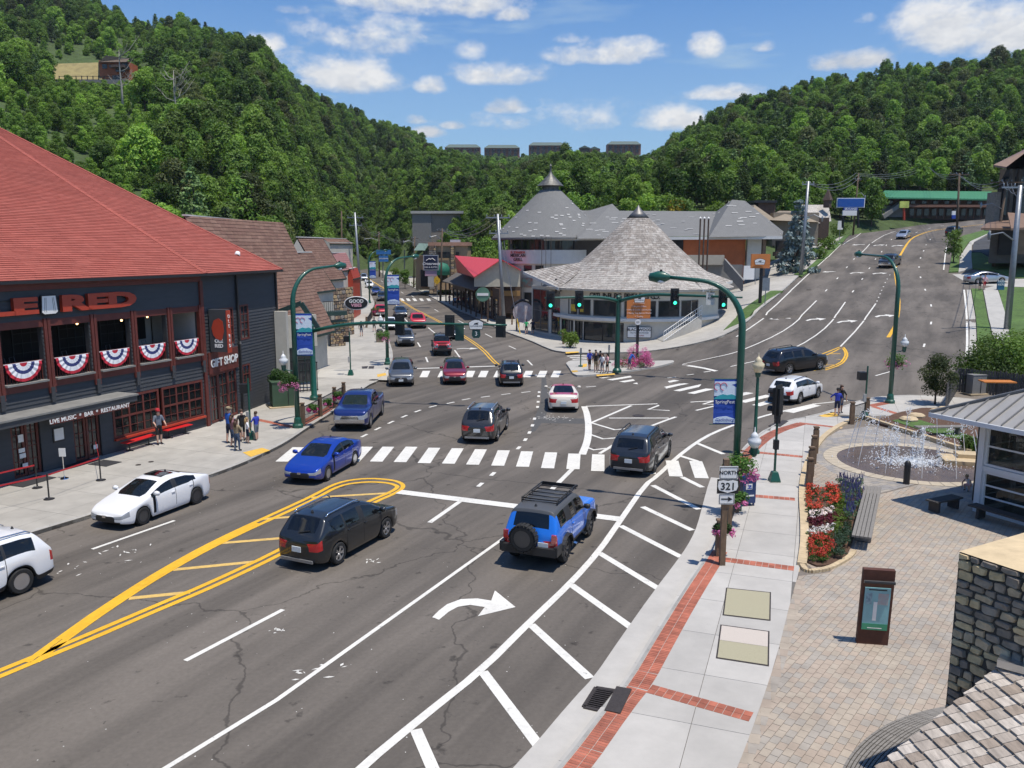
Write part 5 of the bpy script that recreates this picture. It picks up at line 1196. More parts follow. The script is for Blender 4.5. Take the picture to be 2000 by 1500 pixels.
car('sedan','bright blue sedan on the near zebra crossing','car',cBlue,(641,939),'FL',dirpx=((694,908),(641,939)),lvl=2,plates='r')
car('suv','charcoal car with silver roof rails beside the yellow hatching','car',cChar,(663,1102),'RR',dirpx=((663,1102),(750,1053)),name='suv',rails=mChr,sidegl=mGlD,lvl=2,clad=False)
car('fj','blue off road car with roof rack and spare wheel','car',cFJ,(1103,1098),'RR',dirpx=((1103,1098),(1150,1046)),roof=mat('dark grey roof',(.07,.073,.078),.5,var=0),rim=mRimD,spare=True,rack=True,fenders=True,lvl=2,clad=True,name='off_road_suv')
car('bigsuv','black car at the painted chevron island beside the kerb hatching','car',cDG,(1279,923),'RR',dirpx=((1279,923),(1309,889)),name='suv',rails=mBlk,lvl=2,scale=(1,1,1),clad=True,rim=mRimD)
car('suv','dark grey car with silver roof rails past the zebra crossing','car',cMetal,(972,861),'RR',dirpx=((972,861),(990,838)),name='suv',rails=mRimS,scale=(1.06,1.04,1.04))
car('coupe','cream and red muscle car seen from behind','car',cBeige,(1100,800),'RC',dirpx=((1100,800),(1094,752)),roof=cRose,deck=cRose,spoiler=False)
car('pickup','dark blue pickup truck with chrome bumper beside the fence','truck',cNavy,(724,836),'FL',dirpx=((754,803),(724,836)),chrome=True,glass=mGlG,name='pickup_truck')
car('suv','steel grey car with wide dark grille at the far crossing','car',cGrey,(784,752),'FC',dirpx=((790,690),(783,752)),name='suv',scale=(1.05,1.03,1.02),plates='f')
car('suv','dark red car waiting on the far crossing','car',cMar,(888,749),'FC',dirpx=((882,690),(888,749)),name='suv',scale=(.97,.98,.99),roof=cBlk,chrome=False)
car('suv','black car seen from behind on the far crossing','car',cBlk,(998,752),'RC',dirpx=((998,752),(985,705)),name='suv',rails=mBlk)
car('pickup','old grey pickup truck on the far street','truck',cGrey,(793,676),'FC',dirpx=((775,630),(793,676)),name='pickup_truck',scale=(.86,.9,.92))
car('jeep','red off road car with black roof on the far street','car',cRed,(864,694),'FC',dirpx=((842,645),(864,694)),roof=cDG,fenders=True,rim=mRimD,name='off_road_suv')
car('sedan','silver sedan waiting behind the green street sign back','car',cSil,(890,662),'FC',dirpx=((862,630),(890,662)))
car('pickup','red pickup truck with silver bumper on the far street','truck',cRed,(817,641),'FC',dirpx=((790,610),(817,641)),chrome=True,name='pickup_truck')
car('sedan','dark sedan beside the banner on the far street','car',cDG,(783,619),'FC',dirpx=((760,592),(783,619)),lvl=1,scale=(1.06,1.05,1.03))
car('sedan','white sedan partly behind the far mast arm','car',cW,(763,644),'FC',dirpx=((750,620),(763,644)))
car('pickup','red pickup truck beside the hanging flowers on the far street','truck',cRed,(744,619),'FC',dirpx=((730,596),(744,619)),chrome=True,name='pickup_truck',scale=(.95,.95,.95))
car('suv','black car ahead of the banner on the far street','car',cBlk,(747,588),'FC',dirpx=((738,572),(747,588)),detail=False,name='suv')
car('suv','dark blue car in the far queue','car',cNavy,(735,577),'FC',dirpx=((725,560),(735,577)),detail=False,name='suv')
car('suv','white car in the far queue','car',cW,(722,563),'FC',dirpx=((712,546),(722,563)),detail=False,name='suv')
car('bigsuv','silver van at the end of the far queue','van',cSil,(711,549),'FC',dirpx=((703,536),(711,549)),detail=False,name='van',scale=(1.05,1,1.1))
car('suv','white car parked before the inn door','car',cW,(822,545),'F',deg=250,detail=False,name='suv')
car('suv','dark car parked before the inn stone wall','car',cDG,(874,553),'F',deg=250,detail=False,name='suv')
car('sedan','white car parked by the red roofed shop','car',cW,(880,568),'C',deg=170,detail=False)
car('bigsuv','black car turning into the hill road','car',cBlk,(1542,732),'RR',dirpx=((1542,732),(1594,724)),name='suv',rails=mBlk,scale=(1.02,1.02,1.05),clad=False)
car('wagon','white estate car on the right zebra crossing','car',cW,(1562,789),'RR',dirpx=((1562,789),(1602,776)),name='estate_car',rails=mBlk,clad=True)
car('pickup','dark pickup truck coming down the hill road','truck',cDG,(1731,523),'FC',deg=232,chrome=True,detail=False,name='pickup_truck',scale=(.95,.98,.95))
car('sedan','silver sedan coming down the hill road','car',cSil,(1761,467),'FC',deg=232,detail=False)
car('suv','black car driving up at the top of the hill road','car',cBlk,(1858,461),'RC',deg=45,detail=False,name='suv')
car('sedan','silver sedan leaving the driveway beside the lawn','car',cSil,(1910,556),'RR',deg=-3,detail=False,scale=(1.02,1,1))
# ============================================================ buildings on the left
def shingles(parent,o,u,v,poly,expo,tab,th,mats,lim=300,name='shingle',jit=0.,off=.01,stuff='shingles',seed=1,vary=0.):
 r=random.Random(seed); o=Vector(o); u=Vector(u).normalized(); v=Vector(v).normalized(); n=u.cross(v).normalized()
 if n.z<0: n=-n
 x0,x1=min(p[0] for p in poly),max(p[0] for p in poly); y0,y1=min(p[1] for p in poly),max(p[1] for p in poly)
 items=[]; j=0; y=y0
 while y<y1:
  x=x0-r.random()*tab
  while x<x1:
   w_=tab*(1+r.uniform(-vary,vary)); dl=r.uniform(-jit,jit)
   c=clip_poly(poly,(x+.006,y+dl,x+w_-.006,y+expo*1.12)); x+=w_
   if len(c)<3 or area(c)<.15*expo*tab: continue
   P=[o+u*p[0]+v*p[1]+n*(off+th*(1-(p[1]-y)/(expo*1.12))) for p in c]; Q=[o+u*p[0]+v*p[1] for p in c]
   cen=sum(P,Vector())/len(P); items.append(((cen-Vector((0,0,CH))).length,P,Q,cen))
  y+=expo
 items.sort(key=lambda t:t[0]); rest=MB(); iv=parent.location
 for k,(d_,P,Q,cen) in enumerate(items):
  m=len(P); fs=[tuple(range(m))]+[(i,(i+1)%m,(i+1)%m+m,i+m) for i in range(m)]; mi=r.randrange(len(mats))
  if k<lim:
   b=MB(); b.add([p-cen for p in P+Q],fs); ob=b.build(name,mats[mi],parent,fix=False); ob.location=cen-iv
  else: rest.add([p-iv for p in P+Q],fs,mi)
 if rest.v: rest.build(stuff,mats,parent,fix=False,kind='stuff')
mSid=mat('charcoal lap siding',(.052,.054,.058),.6,var=.12,scale=1.2,stretch=(1,1,6),big=.08)
mRedT=mat('oxblood timber',(.125,.028,.020),.55,var=.18,scale=3); mRedS=mat('sign red',(.42,.050,.022),.45,var=.06,scale=4)
mRoofR=[mat('red shingle a',(.335,.085,.060),.92,var=.10,scale=3,bump=.3,bscale=60,big=.07),mat('red shingle b',(.315,.077,.054),.92,var=.10,scale=3,bump=.3,bscale=60,big=.07),mat('red shingle c',(.358,.096,.069),.92,var=.1,scale=3,bump=.3,bscale=60,big=.07)]
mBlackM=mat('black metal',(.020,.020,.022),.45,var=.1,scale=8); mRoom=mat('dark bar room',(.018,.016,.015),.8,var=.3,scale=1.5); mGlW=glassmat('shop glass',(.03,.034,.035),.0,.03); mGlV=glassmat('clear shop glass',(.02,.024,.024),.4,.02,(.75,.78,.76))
mSignW=mat('white sign paint',(.78,.77,.74),.6,var=.03,scale=5); mBlackP=mat('black sign paint',(.012,.012,.013),.5,var=0); mWarm=mat('warm bulb',(1,.62,.28),.5,var=0,em=6,emc=(1,.6,.25))
mCanopy=mat('canopy flashing',(.20,.195,.18),.75,var=.2,scale=2)
OA=(-26.5,20.8); OB=(-16.96,45.44); OC=(-15.38,54.33); z0=.15; ZE=8.55
restaurant=thing('restaurant_building','charcoal clad restaurant with red shingle roof and red window frames','building',(-24,42,z0))
wa=Wall(OA,OB); wb_=Wall(OB,OC)
ups=[(14.55+2.44*(k-5)+12.2-12.2,16.55+2.44*(k-5)) for k in range(0,0)]
UP=[(9.7,11.68),(12.12,14.1),(14.55,16.53),(17.0,19.0),(19.45,21.4),(21.8,23.8),(24.25,26.2)]
opsA=[(a,b,4.2,6.55) for a,b in UP]+[(19.95,26.15,.78,2.82),(11.0,12.4,.15,2.75),(14.6,16.0,.15,2.75),(17.7,19.2,.15,2.75)]
mb=MB(); holes(wa,mb,0,wa.L,z0,ZE,opsA,.25,0,.19); mb.build('front_wall',mSid,restaurant,world=True,fix=False)
opsB=[(1.5,3.4,4.4,6.55),(4.2,5.25,4.5,6.6),(.45,3.4,.15,2.95),(4.15,5.1,1.3,3.0)]
mb=MB(); holes(wb_,mb,0,wb_.L,z0,ZE,opsB,.25,0,.19); mb.build('corner_wall',mSid,restaurant,world=True,fix=False)
mb=MB()
back=[OC,(-22,76),(-50,80),(-62,50),(-50,18),OA]
for a,b in zip(back,back[1:]): Wall(a,b).box(mb,0,math.hypot(b[0]-a[0],b[1]-a[1]),z0,ZE,-.25,0)
mb.build('back_wall',mSid,restaurant,world=True)
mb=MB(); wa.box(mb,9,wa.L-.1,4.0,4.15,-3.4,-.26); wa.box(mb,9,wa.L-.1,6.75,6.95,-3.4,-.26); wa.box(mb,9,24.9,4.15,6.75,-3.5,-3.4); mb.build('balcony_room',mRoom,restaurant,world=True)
mb=MB(); wa.box(mb,wa.L-.20,wa.L-.02,4.16,6.74,-3.3,-.27); wa.box(mb,24.9,wa.L-.2,4.16,6.74,-3.5,-3.38); mb.build('balcony_end_wall',mat('pale plaster',(.55,.53,.5),.8,var=.06),restaurant,world=True)
for k in range(6):
 window(wa,restaurant,10.2+k*2.5,12.2+k*2.5,4.5,6.5,4,4,mBlackM,mGlW,o=-3.36,name='inner_window')
mb=MB(); wa.box(mb,24.3,25.7,5.0,6.3,-3.36,-3.28); mb.build('television',mBlackP,restaurant,world=True)
for k in range(7):
 mb=MB(); mb.lathe([(0,-.05),(.05,-.02),(.055,.03),(0,.06)],8,tuple(wa.pt(11+k*2.2,6.35,-1.6+.5*(k%2)))); mb.lathe([(.006,0),(.006,.35)],4,tuple(wa.pt(11+k*2.2,6.4,-1.6+.5*(k%2)))); mb.build('pendant_lamp',mWarm,restaurant,world=True)
mChair=mat('bar stool grey',(.12,.12,.125),.5,var=.1)
for k,(u_,o_) in enumerate([(13.1,-.9),(15.2,-.8),(15.8,-1.0),(17.6,-.9),(18.3,-.8),(20.0,-.9),(20.9,-.9),(22.4,-.8),(23.2,-.9),(24.8,-.9)]):
 mb=MB(); c=wa.pt(u_,4.16,o_)
 for a in range(4): mb.tube([c+Vector((.17*math.cos(a*1.57),.17*math.sin(a*1.57),0)),c+Vector((.1*math.cos(a*1.57),.1*math.sin(a*1.57),.66))],.012,5)
 mb.lathe([(0,.66),(.18,.66),(.18,.70),(0,.71)],12,tuple(c)); mb.tube([c+Vector((-.16,.12,.7)),c+Vector((-.2,.1,1.05)),c+Vector((-.05,.2,1.08)),c+Vector((.05,.18,.7))],.015,5); mb.build('bar_stool',mChair,restaurant,world=True)
for i,(a,b) in enumerate(UP):
 mb=MB(); wa.box(mb,a-.06,b+.06,6.55,6.86,-.2,.06); mb.build('lintel',mRedT,restaurant,world=True); mb=MB(); wa.box(mb,a-.06,b+.06,3.86,4.16,-.2,.08); mb.build('sill_beam',mRedT,restaurant,world=True)
 mb=MB(); wa.box(mb,a-.02,b+.02,4.16,4.24,-.3,.22); mb.build('ledge',mCanopy,restaurant,world=True)
 rl=MB(); wa.box(rl,a,b,5.05,5.12,-.12,-.04)
 nb=15
 for k in range(nb): u_=a+(b-a)*(k+.5)/nb; wa.box(rl,u_-.015,u_+.015,4.24,5.05,-.1,-.06)
 rl.build('railing',mRedT,restaurant,world=True)
for u_ in [9.45,11.9]+[x[1]+.235 for x in UP[1:]]:
 if u_>wa.L: u_=wa.L-.1
 mb=MB(); wa.box(mb,u_-.16,u_+.0-.02,3.6,6.9,-.1,.11); wa.box(mb,u_+.02,u_+.16,3.6,6.9,-.1,.11); mb.build('post',mRedT,restaurant,world=True)
 mb=MB(); wa.box(mb,u_-.1,u_+.1,3.2,3.86,0,.14); mb.build('bracket',mSid,restaurant,world=True)
mb=MB(); wa.box(mb,0,wa.L+.05,8.15,8.5,-.05,.09); mb.build('fascia_board',mRedT,restaurant,world=True)
mb=MB(); wa.box(mb,wa.L-.12,wa.L+.10,.15,8.2,0,.13); wb_.box(mb,-.02,.1,.15,3.0,0.03,.12); mb.build('corner_board',mRedT,restaurant,world=True)
mBuR=mat('bunting red',(.50,.02,.04),.8,var=.05); mBuW=mat('bunting white',(.78,.78,.80),.8,var=.04); mBuB=mat('bunting navy',(.035,.045,.16),.8,var=.05)
for i,(a,b) in enumerate(UP[1:]):
 t=thing('bunting',['bunting fan hidden by the left picture edge','leftmost bunting fan on the balcony','second bunting fan from the left on the balcony','middle bunting fan on the balcony','fourth bunting fan from the left on the balcony','rightmost bunting fan beside the white balcony wall'][i],'bunting',tuple(wa.pt((a+b)/2-.05,5.1,.02)),0,'red white and blue bunting fans along the balcony')
 rr=.72; rg=[(0,.2,mBuR),(.2,.42,mBuW),(.42,.60,mBuB),(.60,.84,mBuW),(.84,1.,mBuR)]
 for k,(q0,q1,m_) in enumerate(rg):
  mb=MB(); n=18
  def pp(q,j):
   an=math.pi*j/n; z_=-math.sin(an)*rr*q*1.12; u_=-math.cos(an)*rr*q*1.22
   return wa.u*u_+Vector((0,0,z_))+wa.n*(.03+.035*(j%2)*q)
  for j in range(n): mb.quad(pp(q0,j),pp(q0,j+1),pp(q1,j+1),pp(q1,j))
  mb.build('band',m_,t,fix=False)
 mb=MB(); mb.bar(wa.u*-.9,wa.u*.9,.03,.03); mb.build('header',mBuW,t)
window(wa,restaurant,19.95,22.95,.78,2.82,3,2,mRedT,mGlV,fw=.12,mw=.10,name='shop_window',o=.05); window(wa,restaurant,23.15,26.15,.78,2.82,3,2,mRedT,mGlV,fw=.12,mw=.10,name='shop_window',o=.05)
for u0 in (19.95,23.15):
 mb=MB()
 for k in range(3):
  c=u0+.12+(k+.5)*.92; wa.box(mb,c-.012,c+.012,.9,2.7,0,.03)
 for zz in (1.3,2.3): wa.box(mb,u0+.1,u0+2.9,zz-.01,zz+.01,0,.028)
 mb.build('glazing_bars',mRedT,restaurant,world=True)
mb=MB(); wa.box(mb,19.95,26.2,.70,.80,-.05,.16); mb.build('window_sill',mRedS,restaurant,world=True)
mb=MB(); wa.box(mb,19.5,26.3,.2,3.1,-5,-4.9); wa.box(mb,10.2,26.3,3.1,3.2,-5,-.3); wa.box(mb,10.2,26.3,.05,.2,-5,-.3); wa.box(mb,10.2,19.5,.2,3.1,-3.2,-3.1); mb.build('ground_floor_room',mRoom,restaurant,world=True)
for a,b in ((11.0,12.4),(14.6,16.0),(17.7,19.2)):
 for x0,x1 in ((a,(a+b)/2),((a+b)/2,b)): window(wa,restaurant,x0+.02,x1-.02,.18,2.72,2,4,mRedT,mGlW,fw=.11,mw=.03,name='door',o=-.06)
for u_,z_,w_,h_ in [(15.1,1.7,.25,.33),(15.1,1.25,.3,.18),(15.12,1.0,.3,.2),(15.2,.55,.26,.2),(18.9,.55,.24,.2)]:
 mb=MB(); wa.box(mb,u_-w_/2,u_+w_/2,z_,z_+h_,-.05,-.04); mb.build('notice',mSignW,restaurant,world=True)
mb=MB(); wa.box(mb,16.6,17.2,1.35,2.0,0,.06); mb.build('menu_case',mBlackM,restaurant,world=True); mb=MB(); wa.box(mb,16.66,17.14,1.42,1.95,.06,.07); mb.build('menu',mSignW,restaurant,world=True)
can=MB(); wa.box(can,5,20.35,2.98,3.06,0,1.35); can.build('canopy',mCanopy,restaurant,world=True)
can=MB(); wa.box(can,5,20.3,2.72,2.98,1.1,1.3); wa.box(can,5,20.3,2.85,2.98,.0,1.1); can.build('canopy_fascia',mSid,restaurant,world=True)
can=MB(); wa.box(can,15.55,19.75,2.46,2.74,1.2,1.28); sg=can.build('entrance_sign',mRedT,restaurant,world=True)
text('lettering','LIVE MUSIC  *  BAR  *  RESTAURANT',.27,wa.fr(17.65,2.595,1.285),mSignW,sg,bold=.004)
for tx,uc,sp in (('OLE',14.2,1.0),('RED',19.65,1.0)):
 me=textmesh(tx,1.0,.09,.055); xs_=[v.co.x for v in me.vertices]; ys_=[v.co.y for v in me.vertices]; wd=(max(xs_)-min(xs_)); ht=max(ys_)-min(ys_)
 me.transform(Matrix.Translation((-(max(xs_)+min(xs_))/2,-(max(ys_)+min(ys_))/2,0))); me.transform(Matrix.Diagonal((4.25/wd,.74/ht,1,1))); me.transform(wa.fr(uc,7.5,.14)); me.materials.clear(); me.materials.append(mRedS); me.transform(Matrix.Translation(-Vector(restaurant.location))); link('roof_letters',me,restaurant)
mb=MB()
for zz in(7.25,7.75):
 wa.box(mb,12,21.8,zz-.02,zz+.02,0.03,.07)
mb.build('letter_rail',mBlackM,restaurant,world=True)
pl=MB(); mx=wa.fr(16.9,7.5,.12); pl.prism([(-.38,.42),(-.44,-.36),(-.3,-.46),(.3,-.46),(.44,-.36),(.38,.42)],0,.05,mx=mx); plq=pl.build('sign_plate',mBlackP,restaurant,world=True)
pl=MB(); pl.prism([(-.33,.37),(-.39,-.33),(-.27,-.41),(.27,-.41),(.39,-.33),(.33,.37)],.052,.07,mx=mx); pl.build('plate_face',mSignW,plq,world=True)
pl=MB()
for x in (-.24,-.17,.17,.24): pl.bar(mx@Vector((x*.9,.3,.075)),mx@Vector((x*1.15,-.32,.075)),.02,.01)
pl.build('plate_strokes',mat('grey sign stroke',(.3,.3,.3),.6,var=0),plq,world=True)
window(wb_,restaurant,1.5,3.4,4.4,6.55,2,4,mRedT,mGlW,fw=.1,mw=.05,o=.04); window(wb_,restaurant,4.2,5.25,4.5,6.6,2,4,mRedT,mGlW,fw=.1,mw=.04,o=.04); window(wb_,restaurant,4.15,5.1,1.3,3.0,2,3,mRedT,mGlW,fw=.1,mw=.04,o=.04)
for x0,x1 in ((.45,1.35),(1.35,2.45),(2.45,3.4)): window(wb_,restaurant,x0,x1,.18,2.95,2,4,mRedT,mGlW,fw=.12,mw=.04,o=.0,name='door')
mb=MB(); wb_.box(mb,.35,3.6,2.98,4.2,0,.10); gs=mb.build('shop_sign',mRedT,restaurant,world=True); text('lettering','GIFT SHOP',.62,wb_.fr(2.0,3.55,.12),mSignW,gs,bold=.02)
for u_ in(1.1,2.0,2.9):
 mb=MB(); mb.tube([wb_.pt(u_,4.5,.05),wb_.pt(u_,4.75,.35),wb_.pt(u_,4.55,.62)],.02,6); mb.lathe([(.04,.1),(.14,-.06),(.12,-.06)],10,tuple(wb_.pt(u_,4.5,.65))); mb.build('gooseneck_lamp',mBlackM,restaurant,world=True)
mb=MB(); wb_.box(mb,3.78,3.92,.3,8.4,.04,.16); mb.build('downpipe',mBlackM,restaurant,world=True)
mb=MB(); wb_.box(mb,8.94,9.10,.15,8.4,-.1,.12); mb.build('corner_board',mBlackM,restaurant,world=True)
mb=MB(); wb_.box(mb,.55,.95,4.25,6.6,.12,1.15); bs=mb.build('blade_sign',mSid,restaurant,world=True)
mb=MB(); wb_.box(mb,.53,.97,4.2,6.55,1.15,1.19); mb.build('blade_edge',mRedS,bs,world=True)
fx=frame(wb_.pt(.545,5.5,.64),wb_.n,(0,0,1)); 
pl=MB(); pl.prism([(-.15,-.5),(.2,-.62),(.36,-.1),(.3,.45),(.05,.62),(-.22,.5),(-.38,.1),(-.3,-.3)],0,.02,mx=fx); pl.build('blade_emblem',mRedS,bs,world=True)
text('lettering','OLE\nRED',.27,frame(wb_.pt(.545,4.72,.64),wb_.n,(0,0,1)),mSignW,bs,bold=.012)
text('lettering','O\nL\nE\n\nR\nE\nD',.27,wb_.fr(.75,5.4,1.2),mSignW,bs)
RZ=ZE+.02; apex=Dy(-114,194,58)
def ov(p,c,k=.55): 
 d=(Vector((p[0],p[1]))-Vector((c[0],c[1]))).normalized(); return Vector((p[0]+d.x*k,p[1]+d.y*k,RZ))
ring_=[OA,OB,OC,(-22,76),(-50,80),(-62,50),(-50,18)]; ev=[ov(p,(apex.x,apex.y)) for p in ring_]
mb=MB(); n=len(ev)
for i in range(n): mb.add([ev[i],ev[(i+1)%n],apex],[(0,1,2)])
mb.add([p-Vector((0,0,.04)) for p in ev],[tuple(range(n))])
roof_=mb.build('roof',mRoofR[1],restaurant,world=True); roof_.location=(0,0,0)
for i in (0,1):
 a,b=ev[i],ev[i+1]; u=(b-a).normalized(); d=apex-a; v=(d-u*d.dot(u)); vl=v.length; v.normalize(); ua=d.dot(u); Lw=(b-a).length
 x0=9. if i==0 else 0.
 y_at=lambda x: vl*x/ua
 poly=[(x0,0),(Lw,0),(ua,vl)] if x0==0 else ([(x0,0),(Lw,0),(ua,vl)] if ua<=x0 else [(x0,0),(Lw,0),(ua,vl),(x0,y_at(x0))])
 shingles(restaurant,a,u,v,poly,.21,.9,.032,mRoofR,300 if i==0 else 0,'shingle',.008,stuff='roof_shingles',seed=4+i,vary=.15)
for i in (1,2):
 mb=MB(); d=(apex-ev[i]); 
 for k in range(40):
  a=ev[i]+d*(k/40); b=ev[i]+d*((k+1.05)/40); mb.bar(a+Vector((0,0,.05)),b+Vector((0,0,.04)),.28,.03)
 mb.build('hip_caps',mRoofR[1],restaurant,world=True)
mb=MB()
for a,b in ((ev[0],ev[1]),(ev[1],ev[2])): mb.bar(a-Vector((0,0,.06)),b-Vector((0,0,.06)),.14,.12)
mb.build('gutter',mBlackM,restaurant,world=True)
p=Dy(463,502,52.5); mb=MB(); mb.lathe([(0,.35),(.14,.30),(.2,0),(.17,0),(.1,.2)],12,mx=Matrix.Translation(p+Vector((0,0,.05)))@Matrix.Rotation(R(-40),4,'X')); mb.build('roof_lamp',mSignW,restaurant,world=True,smooth=True)
# ---- brown chalet row beyond
mRoofB=[mat('brown shake a',(.185,.105,.075),.9,var=.16,scale=2,bump=.3,bscale=30,big=.1),mat('brown shake b',(.165,.09,.066),.9,var=.16,scale=2,bump=.3,bscale=30,big=.1),mat('brown shake c',(.205,.12,.088),.9,var=.16,scale=2,bump=.3,bscale=30,big=.1)]
mStuc=mat('cream stucco',(.50,.47,.40),.85,var=.08,scale=1.5,big=.08); mGrn=mat('dark green trim',(.018,.045,.038),.5,var=.1); mStone=[mat('stone tan',(.36,.27,.17),.85,var=.25,scale=5),mat('stone ochre',(.42,.30,.16),.85,var=.25,scale=5),mat('stone grey',(.24,.21,.18),.85,var=.25,scale=5),mat('stone brown',(.19,.13,.09),.85,var=.25,scale=5)]
def stonework(parent,w,u0,u1,z0_,z1_,sz,lim,o=.0,seed=2):
 r=random.Random(seed); bed=MB(); w.box(bed,u0,u1,z0_,z1_,o-.2,o); bed.build('mortar',mat('dark mortar',(.055,.05,.045),.95,var=.2),parent,world=True)
 items=[]; z_=z0_
 while z_<z1_-sz*.2:
  h=sz*r.uniform(.45,.85); u_=u0
  while u_<u1-.03:
   wd=min(sz*r.uniform(.7,1.7),u1-u_); c=(u_+wd/2,z_+h/2); n=8; pts=[]
   for k in range(n):
    a=2*math.pi*k/n+r.uniform(-.25,.25); pts.append((c[0]+wd*.49*math.copysign(abs(math.cos(a))**.45,math.cos(a)),min(z1_,c[1]+h*.48*math.copysign(abs(math.sin(a))**.45,math.sin(a))+r.uniform(-.1,.1)*h)))
   items.append((pts,c)); u_+=wd
  z_+=h
 rest=MB(); r.shuffle(items)
 for k,(pts,c) in enumerate(items):
  d=r.uniform(.02,.07); n=len(pts); A=[w.pt(a,b,o-.02) for a,b in pts]; B_=[w.pt(c[0]+(a-c[0])*.82,c[1]+(b-c[1])*.82,o+d*r.uniform(.7,1.1)) for a,b in pts]; ce=w.pt(c[0],c[1],o)
  fs=[tuple(range(n,2*n))]+[(i,(i+1)%n,(i+1)%n+n,i+n) for i in range(n)]; mi=r.randrange(4)
  if k<lim:
   b=MB(); b.add([q-ce for q in A+B_],fs); ob=b.build('stone',mStone[mi],parent,fix=True); ob.location=ce-parent.location
  else: rest.add([q-parent.location for q in A+B_],fs,mi)
 if rest.v: rest.build('stones',mStone,parent,kind='stuff')
def chalet(label,ridge,eave,zb,wallm,seed,back=8.,trim=mGrn,tab=.9,name='chalet'):
 r0,r1=[Dy(*q) for q in ridge]; e0,e1=[Dy(*q) for q in eave]
 t=thing(name,label,'building',(e0.x-4,e0.y,zb)); m=MB()
 rz=(r0.z+r1.z)/2; r0.z=r1.z=rz; ez=(e0.z+e1.z)/2; e0.z=e1.z=ez
 dx=r0-e0; b0=r0+Vector((dx.x,dx.y,-dx.z)); b1=r1+Vector((r1.x-e1.x,r1.y-e1.y,-(r1.z-e1.z)))
 m.add([e0,e1,r1,r0],[(0,1,2,3)]); m.add([r0,r1,b1,b0],[(0,1,2,3)]); m.build('roof',mRoofB[1],t,world=True)
 u=(e1-e0); L=u.length; u.normalize(); d0=r0-e0; v=d0-u*d0.dot(u); vl=v.length; v.normalize(); d1=r1-e0
 shingles(t,e0,u,v,[(0,0),(L,0),(d1.dot(u),vl),(d0.dot(u),vl)],.28,tab,.03,mRoofB,120,'shingle',.012,stuff='roof_shingles',seed=seed,vary=.3)
 mb=MB(); mb.bar(r0+Vector((0,0,.05)),r1+Vector((0,0,.05)),.3,.10); mb.build('ridge_cap',mat('white ridge',(.62,.6,.56),.7,var=.1),t,world=True)
 mb=MB(); mb.bar(e1-Vector((0,0,.06)),r1-Vector((0,0,.06)),.08,.24); mb.bar(e0-Vector((0,0,.06)),e1-Vector((0,0,.06)),.10,.2); mb.build('rake_board',trim,t,world=True)
 ins=lambda a,b,k:(a+(b-a)*k)
 f0,f1=ins(e0,b0,.06),ins(e1,b1,.06); g0,g1=ins(b0,e0,.06),ins(b1,e1,.06)
 mb=MB()
 for a,b in((f0,f1),(g0,g1)): mb.add([(a.x,a.y,zb),(b.x,b.y,zb),(b.x,b.y,ez+.3),(a.x,a.y,ez+.3)],[(0,1,2,3)])
 for f,g,rr in((f0,g0,r0),(f1,g1,r1)): mb.add([(f.x,f.y,zb),(g.x,g.y,zb),(g.x,g.y,ez+.25),(rr.x,rr.y,rz-.2),(f.x,f.y,ez+.25)],[(0,1,2,3,4)])
 mb.build('wall',wallm,t,world=True); return t,Wall((f0.x,f0.y),(f1.x,f1.y)),ez
ch,wc,ez=chalet('brown shingled chalet shop next to the charcoal restaurant',[(360,428,56),(508,430,71)],[(500,700,55.5),(654,634,69.5)],.15,mStuc,21)
mb=MB(); A_,B_2,C_=Dy(546,608,57.2),Dy(588,592,57.4),Dy(622,642,57.6)
for a,b in((A_,B_2),(B_2,C_)): mb.bar(a,b,.5,.32)
mb.build('porch_gable',mGrn,ch,world=True)
mb=MB(); p=P0=Pz(556,778,.15); q=Dy(553,612,57.); mb.box((p.x,p.y,3.),(.75,.5,5.8)); mb.build('porch_pillar',mStuc,ch,world=True)
w2=Wall((-17.0,58.5),(-14.2,60.5)); window(w2,ch,.1,3.2,.3,2.9,4,3,mGrn,mGlW,o=.1); mb=MB(); w2.box(mb,0,3.4,2.9,5.2,-.2,.05); mb.build('porch_wall',mStuc,ch,world=True)
gt=thing('iron_gate','black iron bar gate between the chalet and the green poles','gate',(-14.6,55.8,.15)); 
gw=Wall((-15.2,56.0),(-13.3,57.0))
for k in range(9):
 mb=MB(); gw.box(mb,k*.24,k*.24+.05,.2,2.2,-.03,.03); mb.build('gate_bar',mBlackM,gt,world=True)
mb=MB(); gw.box(mb,0,2.0,2.15,2.22,-.03,.03); gw.box(mb,0,2.0,.25,.32,-.03,.03); gw.box(mb,.95,1.1,1.0,1.3,-.05,.05); mb.build('gate_frame',mBlackM,gt,world=True)
ch2,wc2,ez2=chalet('brown shingled chalet with lower porch roof further along the street',[(562,494,78),(607,493,84)],[(606,570,79),(656,568,86)],.15,mStuc,23)
sw2=Wall((-18.3,83.6),(-16.9,84.5)); pier=thing('stone_pier','tan fieldstone pier on the pavement before the second chalet','pier',tuple(sw2.pt(.8,.15))); stonework(pier,sw2,0,1.6,.15,2.6,.3,120)
mb=MB(); q0=sw2.pt(0,3.6,.1); mb.bar(sw2.pt(-.1,2.7,-.1),sw2.pt(1.7,2.7,-.1),.9,.2); mb.build('cap',mGrn,pier,world=True)
bal=thing('balcony','dark green balcony with black railing beside the stone pier','balcony',(-18,83.5,3.0)); bw=Wall((-19.6,82.0),(-16.6,84.1))
mb=MB(); bw.box(mb,0,3.6,3.3,3.7,-1.5,0); mb.build('deck',mGrn,bal,world=True)
for k in range(16):
 mb=MB(); bw.box(mb,.1+k*.22,.13+k*.22,3.7,4.7,-.05,-.02); mb.build('baluster',mBlackM,bal,world=True)
mb=MB(); bw.box(mb,0,3.6,4.7,4.76,-.07,0); mb.build('rail',mBlackM,bal,world=True)
